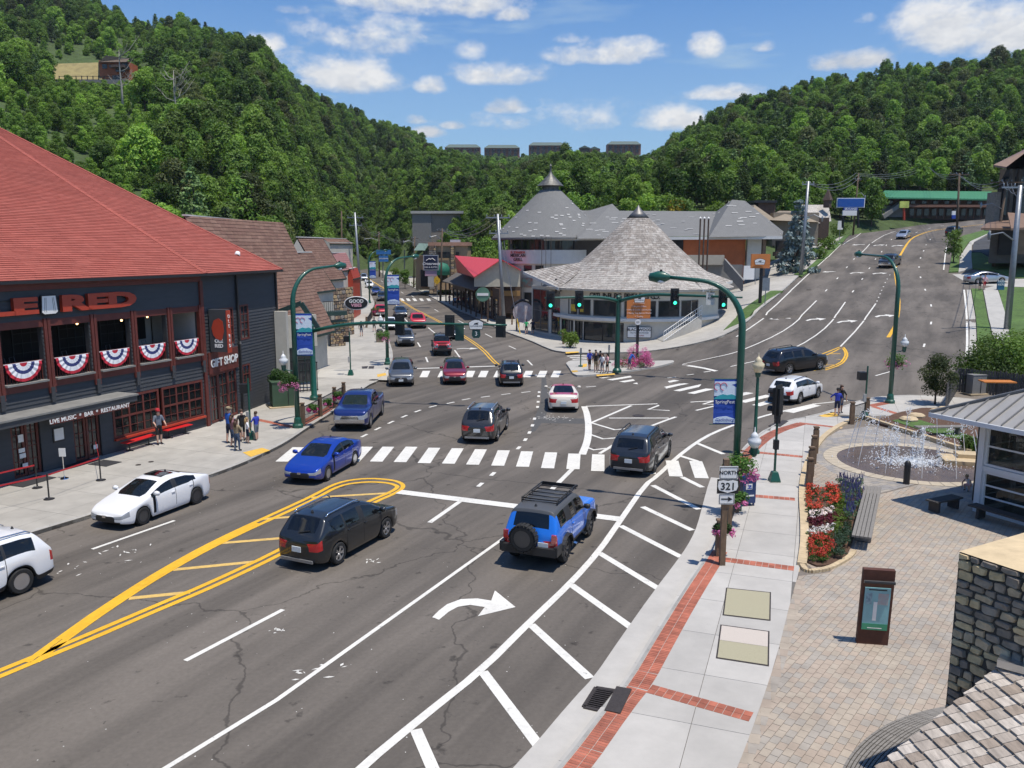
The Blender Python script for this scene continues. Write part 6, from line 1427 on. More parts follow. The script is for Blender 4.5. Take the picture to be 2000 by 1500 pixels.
sw3=Wall((-19.9,91.0),(-18.0,97.0)); st3=thing('stone_shop_front','ochre fieldstone shop front behind the oval sign','building',tuple(sw3.pt(2,.15))); stonework(st3,sw3,0,5.4,.15,5.6,.55,120)
ch3,wc3,ez3=chalet('far brown shingled chalet with pale ridge on the street',[(580,464,96),(629,465,103)],[(630,546,97),(676,546,104)],.15,mStuc,25)
for lab,rd,evv,zb,s_ in [('pink metal roofed shop far up the left side',[(648,494,112),(673,494,120)],[(663,528,113),(690,528,121)],.2,31),('bright red gabled shop front by the queue of cars',[(683,522,118),(694,526,126)],[(690,543,118),(704,543,126)],.2,32),('brown roofed house at the far end of the left side',[(630,466,150),(676,466,160)],[(645,476,150),(690,476,160)],.3,33)]:
 t_,_,_=chalet(lab,rd,evv,zb,mStuc if s_!=32 else mRedS,s_,tab=1.4,name='shop')
 if s_!=33:
  for c in t_.children:
   if c.name.startswith(('roof','shingle')):
    c.data.materials.clear(); c.data.materials.append(mat('pink metal roof',(.42,.20,.18),.6,var=.1) if s_==31 else mRedS)
os_=thing('oval_sign','black oval hanging sign over the left pavement','sign',tuple(Pz(697,672,.15)))
c=Dy(696,592,66.); mx=frame(c,(1,.15,0),(0,0,1))
mb=MB(); el_=[(1.02*math.cos(2*math.pi*k/28)*.86,.56*math.sin(2*math.pi*k/28)*.86) for k in range(28)]; mb.prism(el_,-.05,.05,mx=mx); mb.build('board',mBlackP,os_,world=True)
mb=MB(); pr=[mx@Vector((1.02*math.cos(2*math.pi*k/28)*.9,.56*math.sin(2*math.pi*k/28)*.9,0)) for k in range(29)]; mb.tube(pr,.04,6,cap=False); mb.build('rim',mSignW,os_,world=True)
text('lettering','GOOD',.36,mx@Matrix.Translation((0,.15,.06)),mSignW,os_,bold=.01); text('lettering','VIBES',.34,mx@Matrix.Translation((0,-.17,.06)),mat('pink sign paint',(.7,.35,.42),.6,var=0),os_,bold=.01)
# ============================================================ centre: brewery, grill, shops, inn, far buildings
mCream=mat('cream wall paint',(.56,.53,.46),.8,var=.06,scale=1.2,big=.06); mSoff=mat('white soffit',(.62,.61,.58),.8,var=.05)
mShake=[mat('cedar shake '+n_,c_,.92,var=.30,scale=5,stretch=(1,1,.4),bump=.4,bscale=40,big=.16) for n_,c_ in (('a',(.365,.335,.30)),('b',(.265,.235,.205)),('c',(.405,.375,.335)),('d',(.32,.285,.25)))]
mGreyS=mat('grey roof shingle',(.165,.165,.160),.9,var=.18,scale=9,bump=.4,bscale=30,big=.05); mSpot=mat('pale replacement shingle',(.46,.45,.43),.85,var=.08)
mDarkW=mat('brown timber',(.085,.055,.04),.75,var=.25,scale=3); mGrey=mat('grey paint',(.19,.185,.175),.7,var=.1); mOrW=mat('orange stucco',(.46,.13,.045),.8,var=.10,scale=1.2,big=.08)
class Drum:
 def __init__(s,c,r): s.c=Vector((c[0],c[1],0)); s.r=r
 def hit(s,px,py):
  d=ray(px,py); o=-s.c; A=d.x*d.x+d.y*d.y; B=2*(o.x*d.x+o.y*d.y); C=o.x*o.x+o.y*o.y-s.r*s.r; D=B*B-4*A*C
  t=(-B-math.sqrt(max(D,0)))/(2*A); return math.atan2(o.y+d.y*t,o.x+d.x*t),CH+d.z*t
 def pt(s,a,z,o=0.): return s.c+Vector(((s.r+o)*math.cos(a),(s.r+o)*math.sin(a),z))
 def band(s,mb,a0,a1,z0,z1,o0,o1,mi=0):
  n=max(1,int(abs(a1-a0)/.06))
  for k in range(n):
   a,b=a0+(a1-a0)*k/n,a0+(a1-a0)*(k+1)/n; P=[s.pt(x,z,o) for z in(z0,z1) for x,o in((a,o0),(b,o0),(b,o1),(a,o1))]
   fs=[(3,2,1,0),(4,5,6,7),(0,1,5,4),(2,3,7,6)]+([(3,0,4,7)] if k==0 else [])+([(1,2,6,5)] if k==n-1 else []); mb.add(P,fs,mi)
 def holes(s,mb,a0,a1,z0,z1,ops,t=.2):
  A=sorted({a0,a1,*[o[0] for o in ops],*[o[1] for o in ops]}); Z=sorted({z0,z1,*[o[2] for o in ops],*[o[3] for o in ops]})
  for i in range(len(A)-1):
   for j in range(len(Z)-1):
    c,z=(A[i]+A[i+1])/2,(Z[j]+Z[j+1])/2
    if a0<=c<=a1 and z0<=z<=z1 and not any(o[0]<c<o[1] and o[2]<z<o[3] for o in ops): s.band(mb,A[i],A[i+1],Z[j],Z[j+1],-t,0)
 def win(s,parent,o,fm,gm,name='window',nv=1,fw=.06):
  a0,a1,z0,z1=o; e=fw/s.r; mb=MB(); s.band(mb,a0,a0+e,z0,z1,-.12,.03); s.band(mb,a1-e,a1,z0,z1,-.12,.03); s.band(mb,a0+e,a1-e,z0,z0+fw,-.12,.03); s.band(mb,a0+e,a1-e,z1-fw,z1,-.12,.03)
  for k in range(1,nv): q=a0+(a1-a0)*k/nv; s.band(mb,q-e/2,q+e/2,z0+fw,z1-fw,-.1,.0)
  f=mb.build(name,fm,parent,world=True); g=MB(); s.band(g,a0+e,a1-e,z0+fw,z1-fw,-.09,-.08); g.build('pane',gm,f,world=True); return f
def cone_roof(parent,c,prof,a0,a1,expo,tab,mats,lim,name,seed=3,th=.035,stuff='shakes'):
 r=random.Random(seed); c=Vector((c[0],c[1],0)); L=[0.]
 for p,q in zip(prof,prof[1:]): L.append(L[-1]+math.hypot(q[0]-p[0],q[1]-p[1]))
 def at_(s_):
  for i in range(len(prof)-1):
   if s_<=L[i+1] or i==len(prof)-2:
    t=(s_-L[i])/(L[i+1]-L[i]); return prof[i][0]+(prof[i+1][0]-prof[i][0])*t,prof[i][1]+(prof[i+1][1]-prof[i][1])*t
 items=[]; s_=0.
 while s_<L[-1]-expo*.5:
  a=a0
  while a<a1:
   rr,_=at_(s_); w_=tab*r.uniform(.6,1.4)/max(rr,.4); dl=r.uniform(-.05,.05)
   r0,zz0=at_(max(0,s_+dl)); r1,zz1=at_(min(L[-1],s_+expo*1.25)); g=.010/max(rr,.4)
   P=[c+Vector((r0*math.cos(a+g),r0*math.sin(a+g),zz0+th+.02)),c+Vector((r0*math.cos(a+w_-g),r0*math.sin(a+w_-g),zz0+th+.02)),c+Vector((r1*math.cos(a+w_-g),r1*math.sin(a+w_-g),zz1+.015)),c+Vector((r1*math.cos(a+g),r1*math.sin(a+g),zz1+.015))]
   Q=[p-Vector((0,0,th+.015 if i<2 else .02)) for i,p in enumerate(P)]; cen=sum(P,Vector())/4; items.append((cen.length,P,Q,cen)); a+=w_
  s_+=expo
 items.sort(key=lambda t:t[0]); rest=MB(); base=parent.location; fs=[(0,1,2,3),(0,4,5,1),(1,5,6,2),(3,2,6,7),(0,3,7,4)]
 for k,(d_,P,Q,cen) in enumerate(items):
  mi=r.choice((0,2,2,0,3)) if cen.z<prof[0][1]+.33*(prof[-1][1]-prof[0][1])+r.gauss(0,.5) else r.choice((1,3,1,0))
  if k<lim: b=MB(); b.add([p-cen for p in P+Q],fs); o=b.build(name,mats[mi],parent,fix=False); o.location=cen-base
  else: rest.add([p-base for p in P+Q],fs,mi)
 if rest.v: rest.build(stuff,mats,parent,fix=False,kind='stuff')
 u=MB(); u.lathe([(p[0],p[1]) for p in prof],48,(c.x,c.y,0),cap=False); u.build('roof_deck',mats[1],parent,world=True,smooth=True)
BC=(14.2,95.5); zB=H(14,86)+.1
brew=thing('brewery_building','round cream brewery with tall flared cedar shake roof','building',(BC[0],BC[1],zB)); D1=Drum(BC,9.2)
def dop(D,l,inset=0.):
 out=[]
 for x0,x1,y0,y1 in l:
  a,_=D.hit(x0,(y0+y1)/2); b,_=D.hit(x1,(y0+y1)/2); _,zt=D.hit((x0+x1)/2,y0); _,zb=D.hit((x0+x1)/2,y1); out.append((min(a,b),max(a,b),zb,zt))
 return out
K1=lambda l:[(960+a/4.167,960*0+960-0*b+0 if 0 else 960+b/4.167,380+c/4.167,380+d/4.167) for a,b,c,d in l]
up_=dop(D1,K1([(625,700,810,980),(708,808,830,1010),(828,1055,865,1035),(1078,1338,870,1045),(1355,1530,865,1040),(1542,1680,860,1010)]))
zu0=min(o[2] for o in up_); zu1=max(o[3] for o in up_); up_=[(o[0],o[1],2.9,4.6) for o in up_]
lo_=dop(D1,K1([(572,628,985,1120),(632,665,1000,1120),(680,742,1020,1200),(750,1075,1060,1205)])); lo_=[(o[0],o[1],.45 if k<2 else .25,2.25) for k,o in enumerate(lo_)]
mb=MB(); D1.holes(mb,R(-178),R(-20),-.3,5.7,up_+lo_); mb.build('curved_wall',mCream,brew,world=True,fix=False)
for o in up_: D1.win(brew,o,mGrey,mGlW,nv=1)
for o in lo_: D1.win(brew,o,mBlackM,mGlW,name='shop_window',nv=1 if o[1]-o[0]<.1 else 2)
mb=MB(); D1.band(mb,R(-172),R(-30),2.45,2.75,0,.45); mb.build('floor_band',mSoff,brew,world=True)
mb=MB(); D1.band(mb,R(-178),R(-20),2.75,2.80,0.,.15); D1.band(mb,R(-178),R(-20),5.55,5.75,.0,1.35); mb.build('eave_soffit',mSoff,brew,world=True)
mb=MB(); mb.lathe([(8.6,.3),(8.6,5.5)],40,(BC[0],BC[1],0)); mb.build('inner_core',mRoom,brew,world=True)
prof=[(10.75,5.72),(9.2,6.45),(7.4,7.6),(5.6,9.15),(4.0,10.6),(2.6,12.0),(1.25,13.3)]
cone_roof(brew,BC,prof,R(-195),R(15),.34,.42,mShake,300,'shake',3)
mb=MB(); mb.lathe([(1.3,13.3),(.7,13.9),(.25,14.4),(0,14.8)],16,(BC[0],BC[1],0)); mb.build('roof_cap',mat('lead cap',(.16,.155,.15),.5,var=.2,metal=.6),brew,world=True,smooth=True)
mb=MB(); D1.band(mb,R(-178),R(-20),5.6,5.82,1.3,1.42); mb.build('fascia',mSoff,brew,world=True)
def wing(corner,epx,upx,wm,glz):
 c=Dy(*corner); a,_=Drum(BC,10.7).hit(*epx); e=Vector((BC[0]+10.75*math.cos(a),BC[1]+10.75*math.sin(a),5.75)); au,_=Drum(BC,6.4).hit(*upx); up=Vector((BC[0]+5.4*math.cos(au),BC[1]+5.4*math.sin(au),8.7))
 u=(e-c); L=u.length; u.normalize(); d=up-c; v=d-u*d.dot(u); vl=v.length; v.normalize()
 mb=MB(); mb.add([c,e,up],[(0,1,2)]); mb.build('wing_roof',mShake[1],brew,world=True)
 shingles(brew,c,u,v,[(0,0),(L,0),(d.dot(u),vl)] if d.dot(u)>0 else [(0,0),(L,0),(0,vl)],.34,.42,.035,mShake,60,'shake',.05,stuff='wing_shakes',vary=.4,seed=8)
 mb=MB(); mb.bar(c-Vector((0,0,.1)),e-Vector((0,0,.1)),.1,.3); mb.build('fascia',mSoff,brew,world=True)
 ci=Vector((BC[0],BC[1],0)); p=c+(ci-c).normalized()*1.2; q=Vector((BC[0]+9.15*math.cos(a),BC[1]+9.15*math.sin(a),0))
 w=Wall((q.x,q.y),(p.x,p.y)) if glz else Wall((p.x,p.y),(q.x,q.y))
 zb=min(H(p.x,p.y),H(q.x,q.y))-.2; top=min(c.z,e.z)-.1; mb=MB(); w.box(mb,0,w.L,zb,top,-.2,0); mb.build('wing_wall',mCream,brew,world=True)
 n=4 if glz else 2
 for k in range(n):
  u0=w.L*(k+.08)/n; u1=w.L*(k+.92)/n; g=max(H(*w.pt(u0,0).xy),H(*w.pt(u1,0).xy))+.35; window(w,brew,u0,u1,g,top-.4,2,2,mGrey,mGlW,o=.06,name='tall_window')
wing((1022,531,100),(1092,561),(1150,500),mCream,False); wing((1430,549,97),(1372,565),(1335,500),mCream,True)
def arctext(D,s_,aL,aR,z,size,m,parent,o=.06):
 n=len(s_)
 for k,ch_ in enumerate(s_):
  if ch_==' ': continue
  a=aL+(aR-aL)*k/(n-1); mx=frame(D.pt(a,z,o),(-math.sin(a),math.cos(a),0),(0,0,1)); text('letter',ch_,size,mx,m,parent,bold=.012)
tl,_=D1.hit(1156,580); tr,_=D1.hit(1288,583); arctext(D1,'GATLINBURG BREWING CO.',tl,tr,5.02,.80,mBlackP,brew)
a_,z_=D1.hit(1248,657); mx=frame(D1.pt(a_,1.35,.25),(-math.sin(a_),math.cos(a_),0),(0,0,1)); mb=MB(); mb.box((0,0,0),(2.5,1.15,.06),mx=mx); sg=mb.build('shop_board',mBlackP,brew,world=True); mb=MB(); mb.box((0,0,.035),(2.38,1.03,.02),mx=mx); mb.build('board_face',mSignW,sg,world=True)
text('lettering','BLACKWOOD',.38,mx@Matrix.Translation((0,.26,.05)),mBlackP,sg,bold=.01); text('lettering','TACTICAL OUTDOOR',.19,mx@Matrix.Translation((0,-.06,.05)),mBlackP,sg); text('lettering','ACCESSORIES',.16,mx@Matrix.Translation((0,-.34,.05)),mRedS,sg)
for x0,x1,y0 in ((632,695,925),(712,750,950)):
 a_,z_=D1.hit(960+(x0+x1)/2/4.167,380+y0/4.167); mx=frame(D1.pt(a_,3.6,-.06),(-math.sin(a_),math.cos(a_),0),(0,0,1)); mb=MB(); mb.box((0,0,0),(.9 if x0<700 else .5,.75,.01),mx=mx); mb.build('window_poster',mat('yellow poster',(.62,.42,.05),.6,var=.3,scale=3),brew,world=True)
for k,(px,py) in enumerate([(1095,549),(1086,552)]):
 p=Dy(px,py,92.5); mb=MB(); mb.lathe([(.09,-1.2),(.09,.3),(.13,.3),(.13,.4),(0,.42)],8,tuple(p)); mb.build('vent_pipe',mBlackM if k else mGrey,brew,world=True)
rp=thing('entrance_ramp','concrete entrance ramp with white railings beside the brewery','ramp',tuple(G(1330,655,SW)))
A1,B1=G(1296,668,SW),G(1370,641,SW); A2,B2=G(1276,660,SW),G(1334,640,SW); topz=3.0
mb=MB(); P=[A1,B1,Vector((B1.x-1,B1.y+5,B1.z)),A2]; mb.add([Vector((p.x,p.y,p.z-.3)) for p in P]+[Vector((A1.x,A1.y,A1.z+.05)),Vector((B1.x,B1.y,topz)),Vector((B1.x-1,B1.y+5,topz)),Vector((A2.x,A2.y,A2.z+.05))],[(4,5,6,7),(0,1,5,4),(1,2,6,5),(2,3,7,6),(3,0,4,7)]); mb.build('ramp_block',mConc,rp,world=True)
for s_,(a,b,za,zb) in enumerate([(A1,B1,A1.z,topz),(A2,B2,A2.z,topz)]):
 mb=MB(); n=16; T_=[]
 for k in range(n+1):
  t=k/n; p=Vector((a.x+(b.x-a.x)*t,a.y+(b.y-a.y)*t,za+(zb-za)*t)); T_.append(p+Vector((0,0,1.05))); mb.tube([p,p+Vector((0,0,1.05))],.022,5)
 for dz in(0,-.45,-.9): mb.tube([q+Vector((0,0,dz)) for q in T_],.028,5)
 mb.build('railing',mSignW,rp,world=True)
# ---- mexican grill drum and long grey roof
zG=H(5,116); grill=thing('grill_building','cream round grill with steep grey cone roof and long grey shingled wing','building',(5.6,124,zG)); GC=(5.6,124.); D2=Drum(GC,7.2)
lo2=dop(D2,K1([(262,332,795,915),(350,430,805,915),(220,245,790,900),(262,330,575,640),(355,425,575,620)]))
mb=MB(); D2.holes(mb,R(-200),R(-10),-.3,7.9,lo2); mb.build('curved_wall',mCream,grill,world=True,fix=False)
for o in lo2: D2.win(grill,o,mGrey,mGlW)
mb=MB(); D2.band(mb,R(-200),R(-10),7.85,9.75,-.2,.35); mb.build('sign_band',mSoff,grill,world=True)
mb=MB(); D2.band(mb,R(-200),R(0),9.75,11.4,-1.2,-1.0); mb.build('window_band',mGlW,grill,world=True)
for k in range(14):
 a=R(-200+15*k); mb=MB(); mb.tube([D2.pt(a,9.7,.1),D2.pt(a,11.5,.1)],.07,5); mb.build('mullion',mBlackM,grill,world=True)
a_,_=D2.hit(1015,501)
for tx,dz,sz,m_ in (('EL SONADOR',.55,.42,mRedS),('MEXICAN',.12,.62,mBlackP),('GRILL',-.45,.62,mBlackP)): text('lettering',tx,sz,frame(D2.pt(a_,8.85+dz,.42),(-math.sin(a_),math.cos(a_),0),(0,0,1)),m_,grill,bold=.012)
a_,_=D2.hit(1030,556); mb=MB(); mb.box((0,0,0),(1.7,1.3,.05),mx=frame(D2.pt(a_,5.2,.08),(-math.sin(a_),math.cos(a_),0),(0,0,1))); mb.build('mural_panel',mat('painted mural',(.45,.12,.08),.7,col2=(.12,.45,.40),scale=1.6),grill,world=True)
mb=MB(); cp=[(8.6,11.4),(1.9,17.9),(1.5,18.3)]; mb.lathe(cp,40,(GC[0],GC[1],0),cap=False); D2.band(mb,R(-205),R(10),11.2,11.45,-.5,1.4); mb.build('cone_roof',mGreyS,grill,world=True,smooth=True,ang=30)
mb=MB(); mb.lathe([(1.2,18.2),(1.2,18.9),(1.95,18.9),(.35,20.5),(.12,21.0),(.12,21.7),(.22,21.75),(0,22.1)],14,(GC[0],GC[1],0)); mb.build('cupola',mat('weathered copper',(.13,.13,.12),.55,var=.5,scale=1.5,metal=.5),grill,world=True,smooth=True,ang=35)
rr=random.Random(17)
def spot(P,u,v,n):
 mb=MB(); mb.box((0,0,0),(rr.choice((.5,.9,.9)) if n.z>.75 else .5,.17,.03),mx=Matrix(((u.x,v.x,n.x,P.x),(u.y,v.y,n.y,P.y),(u.z,v.z,n.z,P.z),(0,0,0,1)))); mb.build('replacement_shingle',mSpot,grill,world=True)
for _ in range(60):
 a=R(rr.uniform(-185,5)); t=math.sqrt(rr.random()); r_=2.2+6.2*t; z_=11.4+(8.6-r_)*.97; sl=Vector((-math.cos(a)*.716,-math.sin(a)*.716,.698)); tg=Vector((-math.sin(a),math.cos(a),0)); n=tg.cross(sl); n=n if n.z>0 else -n
 spot(Vector((GC[0]+r_*math.cos(a),GC[1]+r_*math.sin(a),z_))+n*.03,tg,sl,n)
def roofpoly(pts,spots_=0,name='wing_roof'):
 P=[Dy(*p) for p in pts]; mb=MB(); mb.add(P,[tuple(range(len(P)))]); mb.build(name,mGreyS,grill,world=True,fix=False)
 u=(P[1]-P[0]).normalized(); n=(P[1]-P[0]).cross(P[2]-P[0]).normalized(); n=n if n.z>0 else -n; v=n.cross(u)
 for _ in range(spots_):
  q=[rr.random() for _ in P]; q=[x**1.5 for x in q]; s_=sum(q); p=Vector()
  for w_,x in zip(q,P): p+=x*(w_/s_)
  spot(p+n*.03,u,v,n)
E0=(1062,464,116.5); E1=(1528,461,115.5)
roofpoly([E0,(1395,461,116),(1420,413,129),(1125,411,129)],40)
roofpoly([(1128,466,114.5),(1265,466,114.5),(1196,398,126)],16,'gable_roof'); roofpoly([(1128,466,114.5),(1196,398,126),(1120,420,128)],0,'gable_roof')
roofpoly([(1385,463,114.5),E1,(1453,392,124),(1430,390,124)],14,'hip_roof'); roofpoly([E1,(1530,452,132),(1455,392,126),(1453,392,124)],12,'hip_roof'); roofpoly([(1385,463,114.5),(1430,390,124),(1390,420,130)],3,'hip_roof')
mb=MB(); a,b=Dy(1062,467,116.3),Dy(1528,464,115.3); mb.bar(a,b,.15,.4); mb.build('wing_fascia',mSoff,grill,world=True)
def pbox(parent,name,m,x0,x1,y0,y1,Y,dep,world=True,skew=False):
 if skew:   # a block standing square to a diagonal street
  a,b=Dy(x0,y1,Y),Dy(x1,y0,Y); c=a.x*(1+dep/Y)+.3; mb=MB(); mb.prism([(a.x,Y),(b.x,Y),(b.x,Y+dep),(c,Y+dep)],a.z,b.z); return mb.build(name,m,parent,world=True)
 a,b=Dy(x0,y1,Y),Dy(x1,y0,Y); mb=MB(); mb.box(((a.x+b.x)/2,Y+dep/2,(a.z+b.z)/2),(abs(b.x-a.x),dep,abs(b.z-a.z))); return mb.build(name,m,parent,world=True)
pbox(grill,'dark_glazing',mGlW,1075,1335,467,500,118.2,.2); pbox(grill,'terrace_wall',mSoff,1070,1130,493,518,117.5,.3); pbox(grill,'wing_wall',mCream,1130,1340,500,580,118.6,.3)
for x in (1058,1066,1076): pbox(grill,'flagpole_post',mDarkW,x-.8,x+.8,462,575,115.0,.12)
pbox(grill,'orange_wall',mOrW,1330,1457,466,560,117.2,.3); pbox(grill,'cream_pier',mCream,1457,1488,466,545,116.8,.6); pbox(grill,'dark_pier',mDarkW,1455,1459,466,545,116.6,.2); pbox(grill,'stone_pier',mStone[3],1487,1497,466,540,116.6,.8)
pbox(grill,'balcony_parapet',mat('putty render',(.40,.36,.29),.8,var=.06),1340,1415,498,517,112.5,.25); pbox(grill,'balcony_floor',mConc,1340,1415,515,518,112.8,4.)
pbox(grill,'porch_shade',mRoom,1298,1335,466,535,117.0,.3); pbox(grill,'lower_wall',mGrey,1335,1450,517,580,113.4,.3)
a,b=Dy(1414,505,112.4),Dy(1452,548,108.5); mb=MB(); mb.add([a,b,b-Vector((0,0,1.6)),a-Vector((0,0,1.6)),a+Vector((.3,.3,0)),b+Vector((.3,.3,0))],[(0,1,2,3),(0,4,5,1)]); mb.build('stair_side',mGrey,grill,world=True,fix=False)
for k,x in enumerate((1368,1376,1384)):
 f=thing('flagpole',['leftmost of three dark flagpoles behind the shake roof','middle one of three dark flagpoles behind the shake roof','rightmost of three dark flagpoles behind the shake roof'][k],'flagpole',tuple(Dy(x-4,530,109))); mb=MB(); mb.tube([Dy(x-4,535,109),Dy(x,428,109)],.11,7); mb.build('pole',mDarkW,f,world=True); mb=MB(); mb.lathe([(0,-.2),(.16,0),(0,.2)],8,tuple(Dy(x,426,109))); mb.build('finial',mSignW,f,world=True)
# ---- houses behind the grill on the hill
hs=thing('timber_house','dark timber house with pale gables behind the orange wing','building',tuple(Dy(1560,470,135)))
for nm,m_,x0,x1,y0,y1,Y,dp in [('wall',mat('tan boards',(.27,.22,.16),.85,var=.12),1508,1600,415,480,136,6),('tower',mDarkW,1478,1515,395,470,138,5),('flat_roof',mBlackM,1474,1518,391,396,137.5,6.5),('dark_front',mRoom,1515,1565,470,505,131,.5),('rail_wall',mDarkW,1510,1570,492,500,127,.3)]: pbox(hs,nm,m_,x0,x1,y0,y1,Y,dp)
for x0,x1,xa,y0,ya in ((1462,1520,1474,428,400),(1508,1600,1545,430,412)):
 P=[Dy(x0,y0,134),Dy(xa,ya,137),Dy(x1,y0+4,135.5)]; mb=MB(); mb.add(P+[p+Vector((0,6,.3)) for p in P],[(0,1,2),(3,4,5),(0,1,4,3),(1,2,5,4)]); mb.build('gable',mat('tan boards',(.27,.22,.16)),hs,world=True)
hb=thing('shake_cottage','cottage with mottled shake roof and little steeple by the evergreen','building',tuple(Dy(1600,450,140))); P=[Dy(1566,442,139),Dy(1624,432,143),Dy(1618,400,147),Dy(1566,400,145)]; mb=MB(); mb.add(P,[(0,1,2,3)]); mb.build('roof',mShake[2],hb,world=True,fix=False); pbox(hb,'wall',mDarkW,1570,1620,425,470,141.5,4); p=Dy(1616,402,144); mb=MB(); mb.lathe([(.7,-.3),(.7,.9),(.95,.9),(0,2.9)],4,tuple(p)); mb.build('steeple',mDarkW,hb,world=True)
# ---- red roofed shop
rs=thing('red_roof_shop','timber shop with bright red metal roof and grey shingled awning','building',tuple(Pz(930,612,.1)))
mRedM=mat('bright red metal roof',(.62,.055,.060),.45,var=.06,scale=1.5)
Bk=Wall((Pz(886,592,.1).x,Pz(886,592,.1).y),(Pz(975,630,.1).x,Pz(975,630,.1).y)); mb=MB(); Bk.box(mb,0,Bk.L,.0,4.6,-.3,0); mb.build('street_wall',mDarkW,rs,world=True)
for k in range(9): window(Bk,rs,Bk.L*(k+.15)/9,Bk.L*(k+.85)/9,.3,3.2,2,1,mDarkW,mGlW,o=.1,name='shop_window')
for k in range(10): mb=MB(); mb.tube([Bk.pt(Bk.L*k/9.2,.1,1.4),Bk.pt(Bk.L*k/9.2,4.1,1.4)],.13,6); mb.build('post',mDarkW,rs,world=True)
aw=[Bk.pt(-1,4.1,1.9),Bk.pt(Bk.L*.80,4.1,1.9),Bk.pt(Bk.L*.80,6.1,-1.6),Bk.pt(-1,6.1,-1.6)]; mb=MB(); mb.add(aw+[p-Vector((0,0,.15)) for p in aw],[(0,1,2,3),(4,5,6,7),(0,1,5,4),(1,2,6,5)]); mb.build('awning_roof',mat('grey brown awning shingle',(.115,.10,.085),.9,var=.15,scale=4),rs,world=True)
mb=MB(); Bk.box(mb,Bk.L*.25,Bk.L*.55,3.3,4.0,1.5,1.6); mb.build('shop_board',mDarkW,rs,world=True)
Q=[(926,541,116),(979,507,116),(1016,526,116),(1016,560,116),(926,560,116)]; P=[Dy(*q) for q in Q]; mb=MB(); mb.add(P,[(0,1,2,3,4)]); mb.build('gable_wall',mat('beige render',(.47,.43,.33),.85,var=.08,big=.08),rs,world=True,fix=False)
for pts in ([(926,541,115.5),(979,506,115.5),(888,499,146),(893,531,146)],[(979,506,115.5),(1018,527,115.5),(940,505,146),(888,499,146)]):
 P=[Dy(*q) for q in pts]; mb=MB(); mb.add(P+[p-Vector((0,0,.12)) for p in P],[(0,1,2,3),(7,6,5,4),(0,1,5,4),(1,2,6,5)]); mb.build('red_roof',mRedM,rs,world=True)
pbox(rs,'court_wall',mDarkW,960,1018,560,612,117,.4); pbox(rs,'court_beam',mat('ochre beam',(.30,.17,.06),.8),958,1016,568,578,116.4,.3)
cs=thing('round_sign','round green and white sign beside the courtyard tree','sign',tuple(Pz(943,622,.1))); c=Dy(943,575,111); mb=MB(); mb.lathe([(.95,0),(.95,.1),(0,.1)],20,mx=Matrix.Translation(c)@Matrix.Rotation(R(90),4,'X')); mb.build('disc',mat('green sign',(.10,.22,.15),.6,var=0),cs,world=True); mb=MB(); mb.box((c.x,c.y-.13,c.z),(1.5,.04,.35)); mb.build('band',mSignW,cs,world=True); mb=MB(); mb.tube([Pz(936,610,.1),Dy(936,582,111)],.12,6); mb.build('post',mat('tan post',(.4,.33,.22),.8),cs,world=True)
# ---- inn with its sign
inn=thing('inn_building','tan inn with stone piers and green canopy on the far street','building',tuple(Dy(865,565,168)))
mTan=mat('tan stucco',(.36,.25,.15),.85,var=.07,big=.06)
pbox(inn,'main_wall',mTan,838,914,478,566,168,12); pbox(inn,'parapet',mat('pinkish coping',(.40,.22,.15),.8),836,916,473,480,167.6,12.6); pbox(inn,'left_wing',mTan,812,838,500,566,170,8)
wi=Wall((Dy(838,500,167.7).x,167.7),(Dy(914,500,167.7).x,167.7))
for x0,x1 in ((837,852),(880,887)): 
 a,_=wi.px(x0,500); b,_=wi.px(x1,500); stonework(inn,wi,a,b,1.0,Dy(845,480,167.7).z,.8,40,.05,seed=int(x0))
for x0,x1,y0,y1 in ((854,879,492,504),(890,897,492,504),(826,836,490,502)): a,zt=wi.px(x0,y0); b,zb=wi.px(x1,y1); window(wi,inn,a,b,zb,zt,4,1,mBlackM,mGlW,o=.12)
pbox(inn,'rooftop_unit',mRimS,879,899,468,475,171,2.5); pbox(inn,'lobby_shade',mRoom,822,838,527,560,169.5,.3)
P=[Dy(808,489,167),Dy(830,489,167),Dy(838,476,173),Dy(818,475,173)]; mb=MB(); mb.add(P,[(0,1,2,3)]); mb.build('green_roof',mat('sage metal roof',(.13,.19,.15),.6,var=.1),inn,world=True,fix=False)
p=Dy(863,523,165); mb=MB(); mb.lathe([(1.6,-1.4),(1.5,.0),(1.1,.7),(0,1.1)],12,tuple(p)); mb.build('green_canopy',mat('green canvas',(.012,.14,.085),.7,var=.1),inn,world=True,smooth=True); pbox(inn,'entry',mRoom,855,874,525,552,165.8,.3)
isn=thing('inn_sign','navy square inn sign on posts above the hedge','sign',tuple(Dy(840,560,140)))
pbox(isn,'frame',mRimS,827,856,498,528,140,.5); nb=pbox(isn,'board',mat('navy sign',(.012,.018,.05),.5,var=0),828.5,854.5,499.5,526.5,139.85,.2)
text('lettering','Crossroads',.62,frame(Dy(841.5,515,139.8),(1,0,0),(0,0,1)),mSignW,isn,shear=.3,bold=.01); text('lettering','INN & SUITES',.36,frame(Dy(841.5,522,139.8),(1,0,0),(0,0,1)),mSignW,isn)
mb=MB(); mb.tube([Dy(832,509,139.78),Dy(838,505,139.78),Dy(841,506.5,139.78),Dy(844,504.5,139.78),Dy(850,508.5,139.78)],.05,5); mb.build('mountain_line',mSignW,isn,world=True)
pbox(isn,'screen',mat('screen picture',(.25,.22,.3),.5,col2=(.5,.3,.35),scale=.6),830,853,529,539,140,.4); pbox(isn,'plinth',mConc,836,847,540,560,140,.6)
